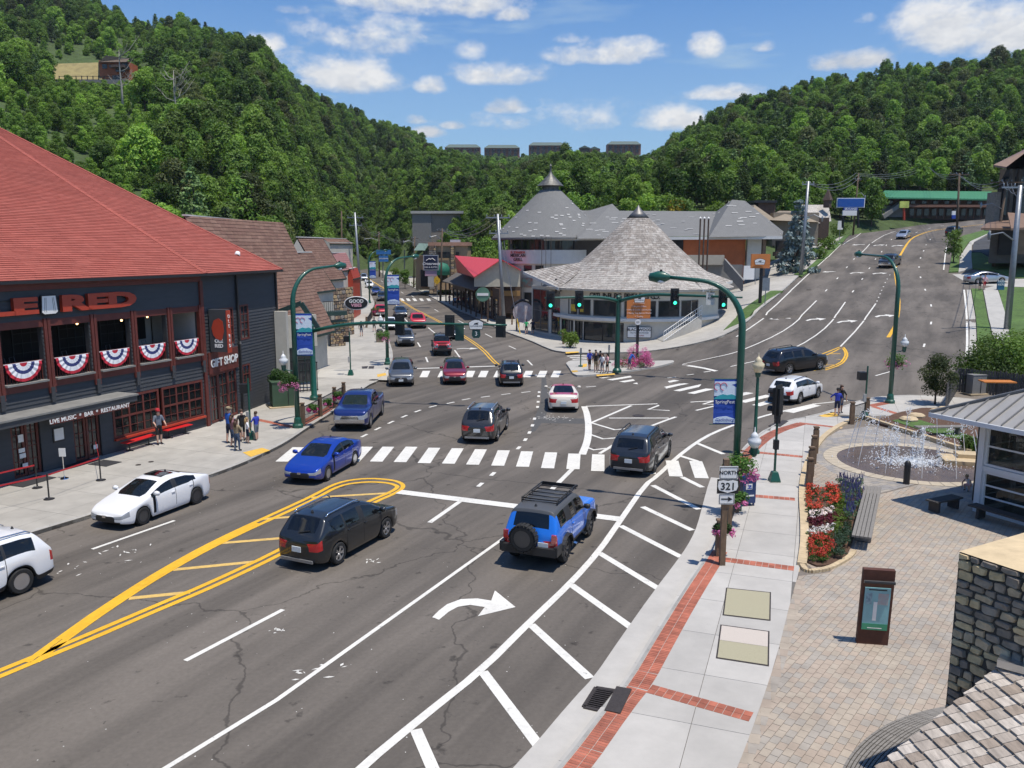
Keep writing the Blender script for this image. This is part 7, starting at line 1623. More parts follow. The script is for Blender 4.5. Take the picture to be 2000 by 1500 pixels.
# ---- building blocks behind on the slope, steel frame
rw=thing('retaining_wall','long pale concrete wall in the trees above the inn','wall',tuple(Dy(850,430,215))); pbox(rw,'deck',mConc,802,905,412,417,232,6); pbox(rw,'pier',mGrey,806,842,417,480,232.5,5); pbox(rw,'stone_face',mStone[2],842,905,418,480,233,4)
sb=thing('steel_frame','galvanised steel frame structure on the slope behind the cone roof','structure',tuple(Dy(1140,385,235)))
mb=MB()
for x in (1098,1121,1153): mb.tube([Dy(x,385,235),Dy(x,347 if x>1100 else 362,235)],.15,5)
for a,b in (((1121,347),(1153,347)),((1121,358),(1153,358)),((1098,362),(1121,360)),((1105,372),(1121,350)),((1153,368),(1178,366)),((1121,372),(1140,360))): mb.tube([Dy(*a,235),Dy(*b,235)],.12,5)
mb.build('frame',mRimS,sb,world=True)
# ---- condominiums on the ridge, cabin on the left hill
mBr=mat('far brick',(.34,.15,.11),.85,var=.15,scale=.4); mGrR=mat('green grey metal roof',(.10,.135,.115),.6,var=.08)
for i,(x0,x1,y0,y1) in enumerate([(868,939,282,300),(945,1016,283,301),(1032,1105,278,296),(1185,1253,276,292)]):
 t=thing('condominium',['leftmost long brick condominium block on the far ridge','second long brick condominium block from the left on the ridge','third long brick condominium block standing highest on the ridge','rightmost long brick condominium block on the ridge'][i],'building',tuple(Dy((x0+x1)/2,y1,930)),0,'condominium blocks on the far ridge')
 pbox(t,'wall',mBr,x0+1,x1-1,y0+5,y1+10,930,14)
 a,b=Dy(x0,y0+6,928),Dy(x1,y0+6,928); r0,r1=Dy(x0+9,y0,937),Dy(x1-9,y0,937); c,d_=Dy(x0,y0+6,946),Dy(x1,y0+6,946); mb=MB(); mb.add([a,b,d_,c,r0,r1],[(0,1,5,4),(1,2,5),(2,3,4,5),(3,0,4)]); mb.build('roof',mGrR,t,world=True)
 for k in range(6):
  xx=x0+3+(x1-x0-6)*k/6; pbox(t,'balcony_bay',mGlD,xx+1.5,xx+(x1-x0-6)/6-3.5,y0+8,y1+6,929.4,.5)
 for k in range(2): pbox(t,'balcony_rail',mDarkW,x0+3,x1-3,y0+11+k*5,y0+12+k*5,929,.3)
for i,(x0,x1,y0,y1) in enumerate([(885,906,295,310),(910,936,298,313),(1132,1152,284,294),(1150,1172,286,295)]):
 t=thing('ridge_house',['small dark gabled house below the leftmost condominium','small brick gabled house below the leftmost condominium','small brick house left of the bare tree on the ridge','dark house right of the small brick house on the ridge'][i],'building',tuple(Dy((x0+x1)/2,y1,905))); pbox(t,'wall',mBr if i%2 else mDarkW,x0,x1,y0+4,y1+6,905,8); P=[Dy(x0-1,y0+5,904),Dy((x0+x1)/2,y0,904),Dy(x1+1,y0+5,904)]; mb=MB(); mb.add(P+[p+Vector((0,10,0)) for p in P],[(0,1,2),(0,1,4,3),(1,2,5,4)]); mb.build('roof',mGrR,t,world=True,fix=False)
cab=thing('hill_cabin','tall red timber cabin in a clearing on the left hillside','building',tuple(Dy(222,160,322))); mCab=mat('red cedar boards',(.42,.115,.045),.8,var=.2,scale=1)
pbox(cab,'main_block',mCab,196,232,118,162,322,9); pbox(cab,'wing',mCab,228,250,120,160,323.5,8)
for pts in ([(193,121,320),(207,108,320),(253,114,321),(247,121,320)],[(207,108,320),(193,121,320),(192,122,333),(206,110,333)],[(207,108,320),(253,114,321),(253,114,334),(206,109,333)]):
 P=[Dy(*q) for q in pts]; mb=MB(); mb.add(P,[tuple(range(4))]); mb.build('roof',mat('cabin roof',(.15,.11,.08),.8,var=.1),cab,world=True,fix=False)
for x0,x1,y0,y1 in ((203,210,112,117),(200,208,125,134),(214,226,126,132),(238,248,120,132),(220,236,147,158),(226,243,130,140)): pbox(cab,'window',mGlW,x0,x1,y0,y1,321.6 if x1<231 else 321.4,.3)
pbox(cab,'porch_roof',mDarkW,216,242,126,131,319,5); rt=thing('cabin_terrace','long grey terrace wall in front of the red cabin','wall',tuple(Dy(170,163,318))); pbox(rt,'wall',mGrey,112,248,155,164,318,1); 
for k in range(12): x=115+11*k; pbox(rt,'fence_post',mBlackM,x,x+.8,148,156,318,.15)
pbox(rt,'fence_rail',mBlackM,115,240,148.5,149.3,318,.15)
lawn_=[Dy(100,128,332),Dy(195,125,332),Dy(200,160,320),Dy(108,158,320)]; mb=MB(); mb.add([p+Vector((0,0,.6)) for p in lawn_],[(0,1,2,3)]); mb.build('cabin_lawn',mat('dry grass',(.27,.22,.09),.9,var=.2,scale=.5),rt,world=True,fix=False)
# ---- green roofed shops and timber hotel at the top right
mGrnR=mat('green metal roof',(.045,.20,.095),.5,var=.08,scale=.6)
gs_=thing('green_roof_shops','long timber shops with a green metal roof at the top of the hill road','building',tuple(Dy(1820,425,192)))
P=[Dy(1716,385,188),Dy(1936,389,190),Dy(1936,374,199),Dy(1729,372,199)]; mb=MB(); mb.add(P+[p-Vector((0,0,.3)) for p in P],[(0,1,2,3),(0,1,5,4)]); mb.build('roof',mGrnR,gs_,world=True,fix=False)
for k in range(34):
 t=k/33; a=P[0]+(P[1]-P[0])*t; b=P[3]+(P[2]-P[3])*t; mb=MB(); mb.bar(a+Vector((0,0,.05)),b+Vector((0,0,.05)),.06,.08); mb.build('roof_seam',mGrnR,gs_,world=True)
mWood=mat('weathered red boards',(.115,.058,.038),.85,var=.25,scale=1)
pbox(gs_,'upper_wall',mWood,1722,1938,386,404,192,8); pbox(gs_,'lower_wall',mDarkW,1722,1938,404,430,193,7); pbox(gs_,'verandah_roof',mat('rusty verandah',(.20,.10,.065),.8,var=.2),1770,1938,400,404.5,189,4)
for k in range(11): x=1776+14.5*k; pbox(gs_,'shop_window',mGlW,x,x+10,408,421,192.7,.2)
for k in range(9): x=1735+22*k; pbox(gs_,'upper_window',mGlW,x,x+9,389,398,191.7,.2)
for k in range(12): x=1772+14.5*k; pbox(gs_,'post',mWood,x-.7,x+.7,404,427,189.4,.25)
a,b=Dy(1722,424,188.5),Dy(1762,395,190.5); mb=MB(); mb.bar(a,b,1.2,.9); mb.build('staircase',mGrey,gs_,world=True); pbox(gs_,'boarded_side',mGrey,1720,1764,402,424,191.5,.3)
ht=thing('timber_hotel','tall grey timber and stone hotel with brown metal roofs at the right edge','building',tuple(Dy(1960,500,112)))
mGreyW=mat('weathered grey boards',(.085,.072,.06),.85,var=.25,scale=1.2); mBrM=mat('brown metal roof',(.20,.125,.085),.55,var=.1)
pbox(ht,'tower',mGreyW,1938,2120,330,500,118,9,skew=True); pbox(ht,'stone_pier',mStone[2],1938,1956,375,450,116.5,2); pbox(ht,'glass_bay',mGlW,1956,2100,345,420,117.7,.3)
for x in (1971,1985,2010): pbox(ht,'column',mGreyW,x,x+7,328,470,115.6,.6)
for nm,pts in (('upper_roof',[(1940,322,111),(1966,326,110),(2060,270,116),(2000,292,122)]),('gable',[(1966,326,110),(2130,326,110),(2050,262,110)]),('lower_roof',[(1916,445,107),(1990,446,107),(1978,430,114),(1932,432,114)]),('side_roof',[(1968,415,108),(2060,420,108),(2060,440,102),(1975,446,102)])):
 P=[Dy(*q) for q in pts]; mb=MB(); mb.add(P+[p-Vector((0,0,.25)) for p in P],[tuple(range(len(P))),tuple(range(2*len(P)-1,len(P)-1,-1))]+[(i,(i+1)%len(P),(i+1)%len(P)+len(P),i+len(P)) for i in range(len(P))]); mb.build(nm,mBrM if 'roof' in nm else mGreyW,ht,world=True)
pbox(ht,'ground_floor',mGreyW,1930,2100,446,514,109,6,skew=True); pbox(ht,'dark_entry',mRoom,1950,1990,452,498,108.6,.3)
# ============================================================ street furniture
mGP=mat('street green paint',(.008,.080,.052),.4,var=.08,scale=5,coat=.3); mGalv=mat('galvanised steel',(.27,.285,.30),.45,var=.12,scale=3,metal=.6); mGlobe=mat('milky globe',(.72,.73,.72),.25,var=0,coat=.6); mWoodP=mat('weathered timber post',(.16,.105,.065),.9,var=.3,scale=6,stretch=(4,4,.6)); mGreyB=mat('grey weathered boards',(.20,.185,.165),.9,var=.25,scale=5,stretch=(1,6,1)); mPole=mat('brown utility pole',(.115,.08,.055),.95,var=.25,scale=4,stretch=(3,3,.4)); mWire=mat('overhead wire',(.22,.22,.23),.5,var=0,metal=.5)
mBan=mat('banner blue',(.012,.055,.33),.7,var=.08); mBanL=mat('banner light',(.62,.70,.78),.7,var=.04); mTeal=mat('banner teal',(.03,.32,.36),.7,var=0); mPink=leafmat('pink petunias',(.42,.07,.24),(.75,.25,.50),.2); mMag=leafmat('magenta petunias',(.30,.01,.12),(.55,.04,.24),.2)
def arc(p0,d,h,reach,n=10,drop=.0):
 d=Vector(d).normalized(); r=min(reach*.62,2.1); P=[Vector(p0),Vector(p0)+Vector((0,0,h-r))]
 for k in range(1,n+1):
  a=math.pi/2*k/n*.93; P.append(Vector(p0)+Vector((0,0,h-r+r*math.sin(a)))+d*(r*(1-math.cos(a))))
 P.append(Vector(p0)+Vector((0,0,h+.10-drop))+d*reach); return P
def banner(T,p,d,z0,z1,wd,big=True):
 d=Vector((d[0],d[1],0)).normalized(); c=p+d*(wd/2+.12); mx=frame(c+Vector((0,0,(z0+z1)/2)),d if d.x>0 else -d,(0,0,1)); h=z1-z0
 if d.x<0: pass
 n=8; mb=MB()
 for k in range(n):
  za,zb=-h/2+h*k/n,-h/2+h*(k+1)/n; mb.add([mx@Vector((-wd/2,za,.015*math.sin(k))),mx@Vector((wd/2,za,.03*math.sin(k+1))),mx@Vector((wd/2,zb,.03*math.sin(k+2))),mx@Vector((-wd/2,zb,.015*math.sin(k+1)))],[(0,1,2,3)])
 b=mb.build('banner',mBan,T,world=True,fix=False)
 mb=MB(); mb.box((0,h*.29,0),(wd*.98,h*.32,.05),mx=mx); mb.build('banner_panel',mBanL,b,world=True)
 mb=MB(); mb.prism([(-wd*.49,h*.08),(-wd*.3,h*.14),(-wd*.1,h*.17),(wd*.1,h*.15),(wd*.3,h*.17),(wd*.49,h*.13),(wd*.49,h*.06),(-wd*.49,h*.06)],-.03,.03,mx=mx); mb.build('banner_hills',mTeal,b,world=True)
 mb=MB(); mb.prism([(-wd*.49,-h*.47),(wd*.49,-h*.47),(wd*.49,-h*.38),(wd*.1,-h*.32),(-wd*.3,-h*.34),(-wd*.49,-h*.38)],-.03,.03,mx=mx); mb.build('banner_foot',mBanL,b,world=True)
 for s_ in(-1,1):
  q=[mx@Vector((wd*(-.22+.14*s_)+wd*.15*math.cos(a)*1.,h*.34+wd*.17*math.sin(a),.035)) for a in [2*math.pi*k/12 for k in range(10)]]; mb=MB(); mb.tube(q,.012,4,cap=False); mb.build('banner_swirl',mat('crimson print',(.45,.03,.08),.7,var=0),b,world=True)
 for sg in(1,-1):
  fx=mx if sg==1 else mx@Matrix.Rotation(math.pi,4,'Y')
  text('lettering','SpringFest',wd*.21,fx@Matrix.Translation((0,h*.0,.045)),mSignW,b,ext=.003); text('lettering','Gatlinburg',wd*.2,fx@Matrix.Translation((0,-h*.40,.045)),mBan,b,ext=.003,shear=.3)
 mb=MB()
 for zz in(z0,z1): mb.tube([p+Vector((0,0,zz)),p+d*(wd+.25)+Vector((0,0,zz))],.018,5)
 mb.build('banner_arms',mGP,T,world=True)
def basket(label,c,r,seed,fl='pink',n=10,green=.6,group=None):
 rr_=random.Random(seed); t=thing('flower_basket',label,'flower basket',tuple(c),0,group); mb=MB(); fb=MB()
 for i in range(n):
  a=rr_.uniform(0,6.28); q=r*.6*math.sqrt(rr_.random()); p=Vector((q*math.cos(a),q*math.sin(a),rr_.uniform(-.25,.35)*r)); leaves(mb,rr_,p,r*.42,60,.045,.3)
  a=rr_.uniform(0,6.28); p=Vector((r*.7*math.cos(a),r*.7*math.sin(a),-r*rr_.uniform(.1,.6)));
  if rr_.random()>green-.3: leaves(fb,rr_,p,r*.33,40,.04,.2)
 mb.build('foliage',LF['pot'],t,fix=False); fb.build('blossoms',mPink if fl=='pink' else mMag,t,fix=False)
 b=MB(); b.lathe([(0,-.45*r),(.35*r,-.35*r),(.5*r,-.05*r),(.5*r,0)],10); b.build('pot',mDarkW,t,smooth=True); return t
def lamp_post(label,px,py,h,d,reach,bz=None,globe=None,r=.13,group='green arched street lamps',bd=None,zoff=SW):
 p=G(px,py,zoff); T=thing('street_lamp',label,'street lamp',tuple(p),0,group); P=arc(p,d,h,reach)
 mb=MB(); n=len(P); mb.tube(P,[r*(1.1-.55*k/(n-1)) for k in range(n)],10); mb.build('pole',mGP,T,world=True,smooth=True)
 mb=MB(); mb.lathe([(r*2.3,0),(r*2.3,.16),(r*1.7,.24),(r*1.5,.5),(r*1.15,.6)],10,tuple(p)); mb.build('base',mGP,T,world=True)
 e=P[-1]; dd=Vector(d).normalized(); mx=frame(e+dd*.35,dd,(0,0,1)); hd=MB(); hd.lathe([(0,-.42),(.16,-.36),(.25,-.05),(.24,.12),(.12,.34),(.05,.42),(0,.43)],12,mx=mx@Matrix.Rotation(R(-90),4,'Y')@Matrix.Diagonal((.75,.9,1.05,1))); hd.build('lamp_head',mGP,T,world=True,smooth=True)
 g=MB(); g.lathe([(0,-.25),(.15,-.2),(.16,-.12)],10,tuple(e+dd*.3)); g.build('lens',mGlobe,T,world=True,smooth=True)
 g=MB(); g.lathe([(.05,0),(.05,.12),(0,.13)],6,tuple(e+dd*.3+Vector((0,0,.16)))); g.build('sensor',mBlackM,T,world=True)
 if bz: banner(T,p,bd or d,bz[0],bz[1],bz[2])
 if globe is not None: globe_lamp(T,p,*globe)
 return T,p
def globe_lamp(T,p,d,z,m=None):
 d=Vector((d[0],d[1],0)).normalized(); q=p+d*.62+Vector((0,0,z)); mb=MB(); mb.tube([p+Vector((0,0,z-.35)),p+d*.4+Vector((0,0,z-.30)),q-Vector((0,0,.2))],.03,6); mb.lathe([(.05,-.35),(.11,-.28),(.14,-.02),(.1,.02)],10,tuple(q)); mb.build('globe_arm',mGP,T,world=True)
 g=MB(); g.lathe([(.12,0),(.24,.18),(.25,.32),(.14,.42),(.16,.46),(.08,.56),(.02,.62),(.015,.78),(0,.8)],14,tuple(q)); g.build('globe',m or mGlobe,T,world=True,smooth=True)
lamp_post('arched green lamp with blue banner beside the charcoal restaurant',582,835,8.7,(.62,.78,0),3.0,(4.0,6.3,.85),((-1,-.2),3.5),bd=(1,.1))
lamp_post('arched green lamp with blue banner above the far mast arm',757,712,9.0,(.62,.78,0),3.2,(5.1,7.6,1.0),((-.7,-.7),3.6),bd=(1,.1))
lamp_post('farthest arched green lamp with banner by the car queue',722,592,9.2,(.7,.7,0),3.4,(4.4,7.4,1.1),((-1,0),3.6),bd=(1,.1))
lamp_post('big arched green lamp with springtime banner by the kerb',1434,995,8.6,(-.92,.38,0),2.75,(3.3,5.0,.82),((.9,-.35),2.45),bd=(-1,.0),r=.125)
lamp_post('green lamp with hanging flowers by the hill road corner',1738,787,9.2,(-.12,1,0),4.6,None,((.8,-.1),3.6))
sp=thing('globe_post','green post with one cream globe lamp beside the mailbox','street lamp',tuple(G(1473,885,SW))); p=sp.location; mb=MB(); mb.lathe([(.26,0),(.26,.1),(.2,.2),(.2,.42),(.12,.5),(.09,.6),(.07,3.7),(.12,3.75),(.15,3.95)],12,tuple(p)); mb.build('post',mGP,sp,world=True,smooth=True,ang=40); mb=MB(); mb.lathe([(.16,3.95),(.28,4.2),(.29,4.35),(.16,4.48),(.18,4.53),(.08,4.65),(.02,4.72),(0,4.9)],14,tuple(p)); mb.build('globe',mat('cream globe',(.66,.56,.36),.3,var=0,coat=.5),sp,world=True,smooth=True)
BK=[('hanging basket on the lamp beside the restaurant corner',Dy(566,748,44.6),.62,'pink'),('hanging basket on the far pavement lamp',Dy(747,657,69.8),.75,'pink'),('big leafy basket on the lamp behind the route sign',Dy(1446,912,30.0),.72,'pink'),('flower basket on the lamp at the hill road corner',Dy(1752,706,53.0),.85,'pink')]
for i,(lb,c,r_,fl) in enumerate(BK): basket(lb,c,r_,100+i,fl,n=16,green=.75)
# ---- signals and mast arms
mLensG=mat('green signal light',(.02,.75,.42),.3,var=0,em=2.2,emc=(.05,.95,.55)); mLensOff=mat('dark signal lens',(.035,.012,.01),.3,var=0)
def signal(label,c,face,lit=None,n=3,side=None,group='traffic signal heads',sc_=1.,arrow=False):
 f=Vector((face[0],face[1],0)).normalized(); u=Vector((0,0,1)).cross(f); T=thing('traffic_signal',label,'traffic signal',tuple(c),0,group); mx=frame(c,u,(0,0,1)); k=sc_
 mb=MB(); h=.36*n*k; mb.box((0,0,0),(.36*k,h,.30*k),mx=mx); mb.build('housing',mBlackP,T,world=True); mb=MB(); mb.box((0,0,-.02),(.62*k,h+.26*k,.03),mx=mx); mb.build('backplate',mBlackM,T,world=True)
 for j in range(n):
  z=(h/2-.18*k)-j*.36*k; q=MB(); q.lathe([(0,0),(.125*k,0),(.125*k,.02)],14,mx=mx@Matrix.Translation((0,z,.152*k))); on=lit==j; q.build('lens',mLensG if on else mLensOff,T,world=True)
  v=MB(); mm=mx@Matrix.Translation((0,z,.15*k)); P=[]
  for a in range(9):
   an=R(-20+220*a/8); P.append((math.cos(an)*.15*k,math.sin(an)*.15*k))
  vs=[mm@Vector((x,y,0)) for x,y in P]+[mm@Vector((x,y,.22*k)) for x,y in P]; v.add(vs,[(i,i+1,i+10,i+9) for i in range(8)]); v.build('visor',mBlackP,T,world=True,fix=False)
 return T
def mast(label,px,py,hpole,arms,r=.17,group='green mast arms'):
 p=G(px,py,SW); T=thing('mast_arm',label,'mast arm',tuple(p),0,group); mb=MB(); mb.lathe([(r*1.8,0),(r*1.8,.2),(r*1.15,.35),(r*.85,hpole),(r*.9,hpole),(r*.9,hpole+.12),(r*.3,hpole+.25),(0,hpole+.28)],12,tuple(p)); mb.build('pole',mGP,T,world=True,smooth=True,ang=35); out=[]
 for (ex,ey,Y,rise) in arms:
  e=Dy(ex,ey,Y); s_=p+Vector((0,0,hpole-.25)); P=[]
  for k in range(15):
   t=k/14; q=s_+(Vector((e.x,e.y,0))-Vector((s_.x,s_.y,0)))*t; q.z=s_.z+(e.z-s_.z)*(1-(1-min(1,t*2.6))**2); P.append(q)
  mb=MB(); mb.tube(P,[r*.75*(1-.55*k/14) for k in range(15)],8); mb.build('arm',mGP,T,world=True,smooth=True); out.append(P)
 return T,out
m1,o1=mast('long green mast arm reaching over the far street',614,781,4.75,[(990,635,51.,0)])
def onarm(P,px):
 best=min(P,key=lambda q:abs(projpx(q)[0]-px)); i=P.index(best)
 for a,b in zip(P,P[1:]):
  x0,x1=projpx(a)[0],projpx(b)[0]
  if min(x0,x1)<=px<=max(x0,x1): return a+(b-a)*((px-x0)/(x1-x0))
 return best
for lb,px in (('black back of the signal nearest the far mast arm pole',780),('black back of the doubled signal in the middle of the far mast arm',878),('black back of the signal at the tip of the far mast arm',978)): q=onarm(o1[0],px); signal(lb,q+Vector((0,.22,-.12)),(.1,1))
q=onarm(o1[0],897); mb=MB(); mb.box((q.x,q.y+.15,q.z-.55),(.55,.04,1.0)); mb.build('sign_back',mat('green sign back',(.03,.085,.06),.6,var=.05),m1,world=True)
def crest(parent,c,ux,wd,ht,nm='route_sign'):
 mx=frame(c,ux,(0,0,1)); sh=[(-.42,-.5),(.42,-.5),(.5,.2),(.36,.34),(.2,.46),(0,.5),(-.2,.46),(-.36,.34),(-.5,.2)]
 mb=MB(); mb.prism([(x*wd,y*ht) for x,y in sh],0,.04,mx=mx); b=mb.build(nm,mBlackP,parent,world=True); mb=MB(); mb.prism([(x*wd*.93,y*ht*.9) for x,y in sh],.042,.05,mx=mx); mb.build('face',mSignW,b,world=True); text('lettering','GATLINBURG',wd*.125,mx@Matrix.Translation((0,-ht*.16,.055)),mBlackP,b,ext=.002)
 mb=MB(); mb.prism([(-.16*wd,.0),(.16*wd,.0),(.1*wd,.1*ht),(.18*wd,.2*ht),(.02*wd,.17*ht),(-.1*wd,.12*ht)],.052,.056,mx=mx); mb.build('emblem',mBlackP,b,world=True)
q=onarm(o1[0],930); crest(m1,Vector((q.x,q.y-.16,q.z+.02)),(1,.05,0),.95,.62); mx=frame(Vector((q.x,q.y-.15,q.z-.56)),(1,.05,0),(0,0,1)); mb=MB(); mb.prism([(-.24,.26),(.24,.26),(.27,-.12),(.17,-.26),(-.17,-.26),(-.27,-.12)],0,.03,mx=mx); sg=mb.build('number_shield',mat('dark green shield',(.008,.05,.045),.5,var=0),m1,world=True); text('lettering','3',.36,mx@Matrix.Translation((0,0,.035)),mSignW,sg)
m2,o2=mast('two armed green mast on the traffic island',1205,727,5.9,[(1064,582,64.,0),(1450,581,60.,0)],r=.2)
for lb,px,A_,ar in (('green lit signal at the left tip of the island mast',1075,0,0),('green lit signal near the left bend of the island mast',1131,0,0),('green lit signal on the right arm of the island mast',1317,1,0),('signal with green right arrow at the tip of the island mast',1411,1,1)): q=onarm(o2[A_],px); signal(lb,q+Vector((0,-.2,-.18)),(.0,-1),2,sc_=1.05)
q=onarm(o2[1],1387); mb=MB(); mb.box((q.x,q.y-.1,q.z-.15),(.62,.03,.95)); sg=mb.build('turn_sign',mat('pale sign face',(.6,.6,.56),.6,var=.05),m2,world=True); text('lettering','NO\nTURN\nON\nRED',.22,frame((q.x,q.y-.12,q.z+.2),(1,0,0),(0,0,1)),mBlackP,sg)
def ped_pole(label,px,py,h,face,head=None,sig=None,button=True):
 p=G(px,py,SW); T=thing('signal_pole',label,'signal pole',tuple(p)); mb=MB(); mb.lathe([(.055,.3),(.05,h)],8,tuple(p)); mb.build('pole',mGP,T,world=True); mb=MB(); mb.lathe([(.30,0),(.30,.06),(.17,.42),(.07,.46)],4,mx=Matrix.Translation(p)@Matrix.Rotation(R(45),4,'Z')); mb.build('base',mGP,T,world=True)
 f=Vector((face[0],face[1],0)).normalized()
 if head: mb=MB(); c=p+Vector((0,0,h-.55))+f*.05+f.cross(Vector((0,0,1)))*-head; mb.box(tuple(c),(.42,.42,.46)); mb.bar(p+Vector((0,0,h-.5)),c,.05,.05); mb.build('pedestrian_head',mBlackP,T,world=True)
 if button: mb=MB(); mb.box((p.x-.08,p.y-.06,p.z+1.25),(.16,.10,.45)); mb.build('push_button',mat('button plate',(.4,.4,.38),.5,var=.1),T,world=True)
 return T,p
ped_pole('green pole with pedestrian signal among the family by the restaurant',490,858,3.2,(.5,.85),.32); ped_pole('green pole with pedestrian signal on the far left corner',685,733,3.4,(0,1),.25); ped_pole('green pole with pedestrian signal by the wooden gate posts',1688,818,3.1,(-.5,.85),.4)
t_,p=ped_pole('green pole carrying the near black signal on the right pavement',1512,940,3.0,(-.3,1),None,button=False); signal('near black signal seen from behind on the right pavement',Vector((p.x+.0,p.y+.05,p.z+3.45)),(-.75,.65),sc_=1.05); mb=MB(); mb.box((p.x,p.y,p.z+1.6),(.2,.2,.4)); mb.box((p.x,p.y,p.z+2.75),(.2,.22,.45)); mb.build('control_box',mBlackP,t_,world=True)
for lb,px,py in (('slim bollard pole with button on the traffic island left',1134,716),('slim dark pole behind the group on the island',1189,709)):
 p=G(px,py,SW); t_=thing('button_post',lb,'post',tuple(p)); mb=MB(); mb.lathe([(.2,0),(.2,.1),(.05,.14),(.05,1.3)],8,tuple(p)); mb.build('post',mGP,t_,world=True); mb=MB(); mb.box((p.x,p.y-.06,p.z+1.35),(.16,.12,.45)); mb.build('button_plate',mGalv,t_,world=True)
# ---- route sign, guide signs
rp_=G(1410,1103,SW); rs_=thing('route_sign','north 321 route sign with right arrow on a timber post','sign',tuple(rp_)); mb=MB(); mb.box((rp_.x,rp_.y,rp_.z+1.7),(.17,.17,3.4)); mb.build('post',mWoodP,rs_,world=True)
zt=lambda py: Dy(1415,py,rp_.y).z
def plate(z0,z1,wd,m,nm,dx=0.): 
 mb=MB(); mb.box((rp_.x+dx,rp_.y-.11,(z0+z1)/2),(wd,.02,z1-z0)); return mb.build(nm,m,rs_,world=True)
for (ya,yb,wd,tx,sz,dx) in ((909,934,.56,'NORTH',.26,.06),(962,983,.48,'',.2,.03)):
 z1,z0=zt(ya),zt(yb); b=plate(z0,z1,wd,mSignW,'direction_plate',dx); mb=MB(); c=(rp_.x+dx,rp_.y-.123,(z0+z1)/2)
 for a,bb in (((-1,1),(1,1)),((1,1),(1,-1)),((1,-1),(-1,-1)),((-1,-1),(-1,1))): mb.bar((c[0]+a[0]*wd*.46,c[1],c[2]+a[1]*(z1-z0)*.43),(c[0]+bb[0]*wd*.46,c[1],c[2]+bb[1]*(z1-z0)*.43),.012,.012)
 mb.build('border',mBlackP,b,world=True)
 if tx: text('lettering',tx,.165,frame(c,(1,0,0),(0,0,1)),mBlackP,b,ext=.003,bold=.004)
 else:
  mb=MB(); mb.prism([(-.17,-.02),(.05,-.02),(.03,-.08),(.18,0),(.03,.08),(.05,.02),(-.17,.02)],0,.004,mx=frame(c,(1,0,0),(0,0,1))); mb.build('arrow',mBlackP,b,world=True)
z1,z0=zt(934),zt(962); b=plate(z0,z1,.66,mBlackP,'shield_plate',.05); cx=rp_.x+.05; cz=(z0+z1)/2; shp=[(-.29,.17),(-.15,.20),(0,.175),(.15,.20),(.29,.17),(.31,0),(.26,-.12),(.1,-.17),(0,-.2),(-.1,-.17),(-.26,-.12),(-.31,0)]; mb=MB(); mb.prism(shp,0,.01,mx=frame((cx,rp_.y-.122,cz),(1,0,0),(0,0,1))); mb.build('shield',mSignW,b,world=True); text('lettering','321',.31,frame((cx,rp_.y-.135,cz-.005),(1,0,0),(0,0,1)),mBlackP,b,ext=.003,bold=.006)
mOS=mat('orange sign face',(.60,.20,.05),.6,var=.05)
gp=G(1244,705,SW); gd=thing('guide_sign','orange visitor guide sign on a black post on the island','sign',tuple(gp)); Yg=gp.y; mb=MB(); mb.box((gp.x,gp.y,gp.z+1.9),(.22,.22,4.2)); mb.build('post',mBlackP,gd,world=True)
pb_=pbox(gd,'panel',mOS,1224,1271,584,622,Yg-.15,.08); crest(gd,Dy(1249,584,Yg-.3),(1,0,0),1.0,.62); z5=[Dy(1248,590+6.6*k,Yg-.17) for k in range(5)]
for c,tx in zip(z5,('E. Parkway','Airport Office','Arts & Crafts Community','Rocky Top Sports World','Trolley')): text('lettering','> '+tx,.19,frame(c+Vector((0,0,-.08)),(1,0,0),(0,0,1)),mSignW,gd,ext=.003)
mb=MB(); mb.lathe([(.27,0),(.27,.04),(0,.04)],8,mx=frame(Dy(1246,629,Yg-.2),(1,0,0),(0,0,1))); sg=mb.build('route_marker',mSignW,gd,world=True); text('lettering','441',.2,frame(Dy(1246,629,Yg-.26),(1,0,0),(0,0,1)),mBlackP,sg,ext=.002)
bp=G(1484,592,SW); bd_=thing('city_sign','orange city emblem sign on a black post by the hill road','sign',tuple(bp)); mb=MB(); mb.box((bp.x,bp.y,bp.z+2.2),(.3,.3,4.6)); mb.build('post',mBlackP,bd_,world=True); pbox(bd_,'panel',mOS,1467,1505,496,524,bp.y-.2,.3); crest(bd_,Dy(1484,511,bp.y-.35),(1,0,0),1.25,.7)
wbp=G(1458,560,SW); wb2=thing('blank_sign_board','blank white sign board left of the orange city sign','sign',tuple(wbp)); pbox(wb2,'panel',mSignW,1452,1474,519,546,wbp.y,.1); mb=MB(); 
for x in (1451,1475): mb.tube([Dy(x,562,wbp.y),Dy(x,518,wbp.y)],.05,5)
mb.build('posts',mGalv,wb2,world=True)
def roundsign(label,px,py,h,m,shape,size,nm='road_sign',post=mGalv,tx=None):
 p=G(px,py,SW); t=thing(nm,label,'sign',tuple(p)); mb=MB(); mb.tube([p,p+Vector((0,0,h))],.05,5); mb.build('post',post,t,world=True); mb=MB(); mb.prism([(x*size,y*size) for x,y in shape],0,.04,mx=frame(p+Vector((0,-.07,h-size*.5)),(1,0,0),(0,0,1))); s_=mb.build('plate',m,t,world=True)
 if tx: text('lettering',tx,size*.5,frame(p+Vector((0,-.13,h-size*.5)),(1,0,0),(0,0,1)),mBlackP,s_,ext=.002)
 return t
dia=[(0,1),(1,0),(0,-1),(-1,0)]; sq=[(-1,-1),(1,-1),(1,1),(-1,1)]; mY=mat('yellow warning sign',(.72,.42,.02),.5,var=0); mYG=mat('lime warning sign',(.55,.75,.03),.5,var=0)
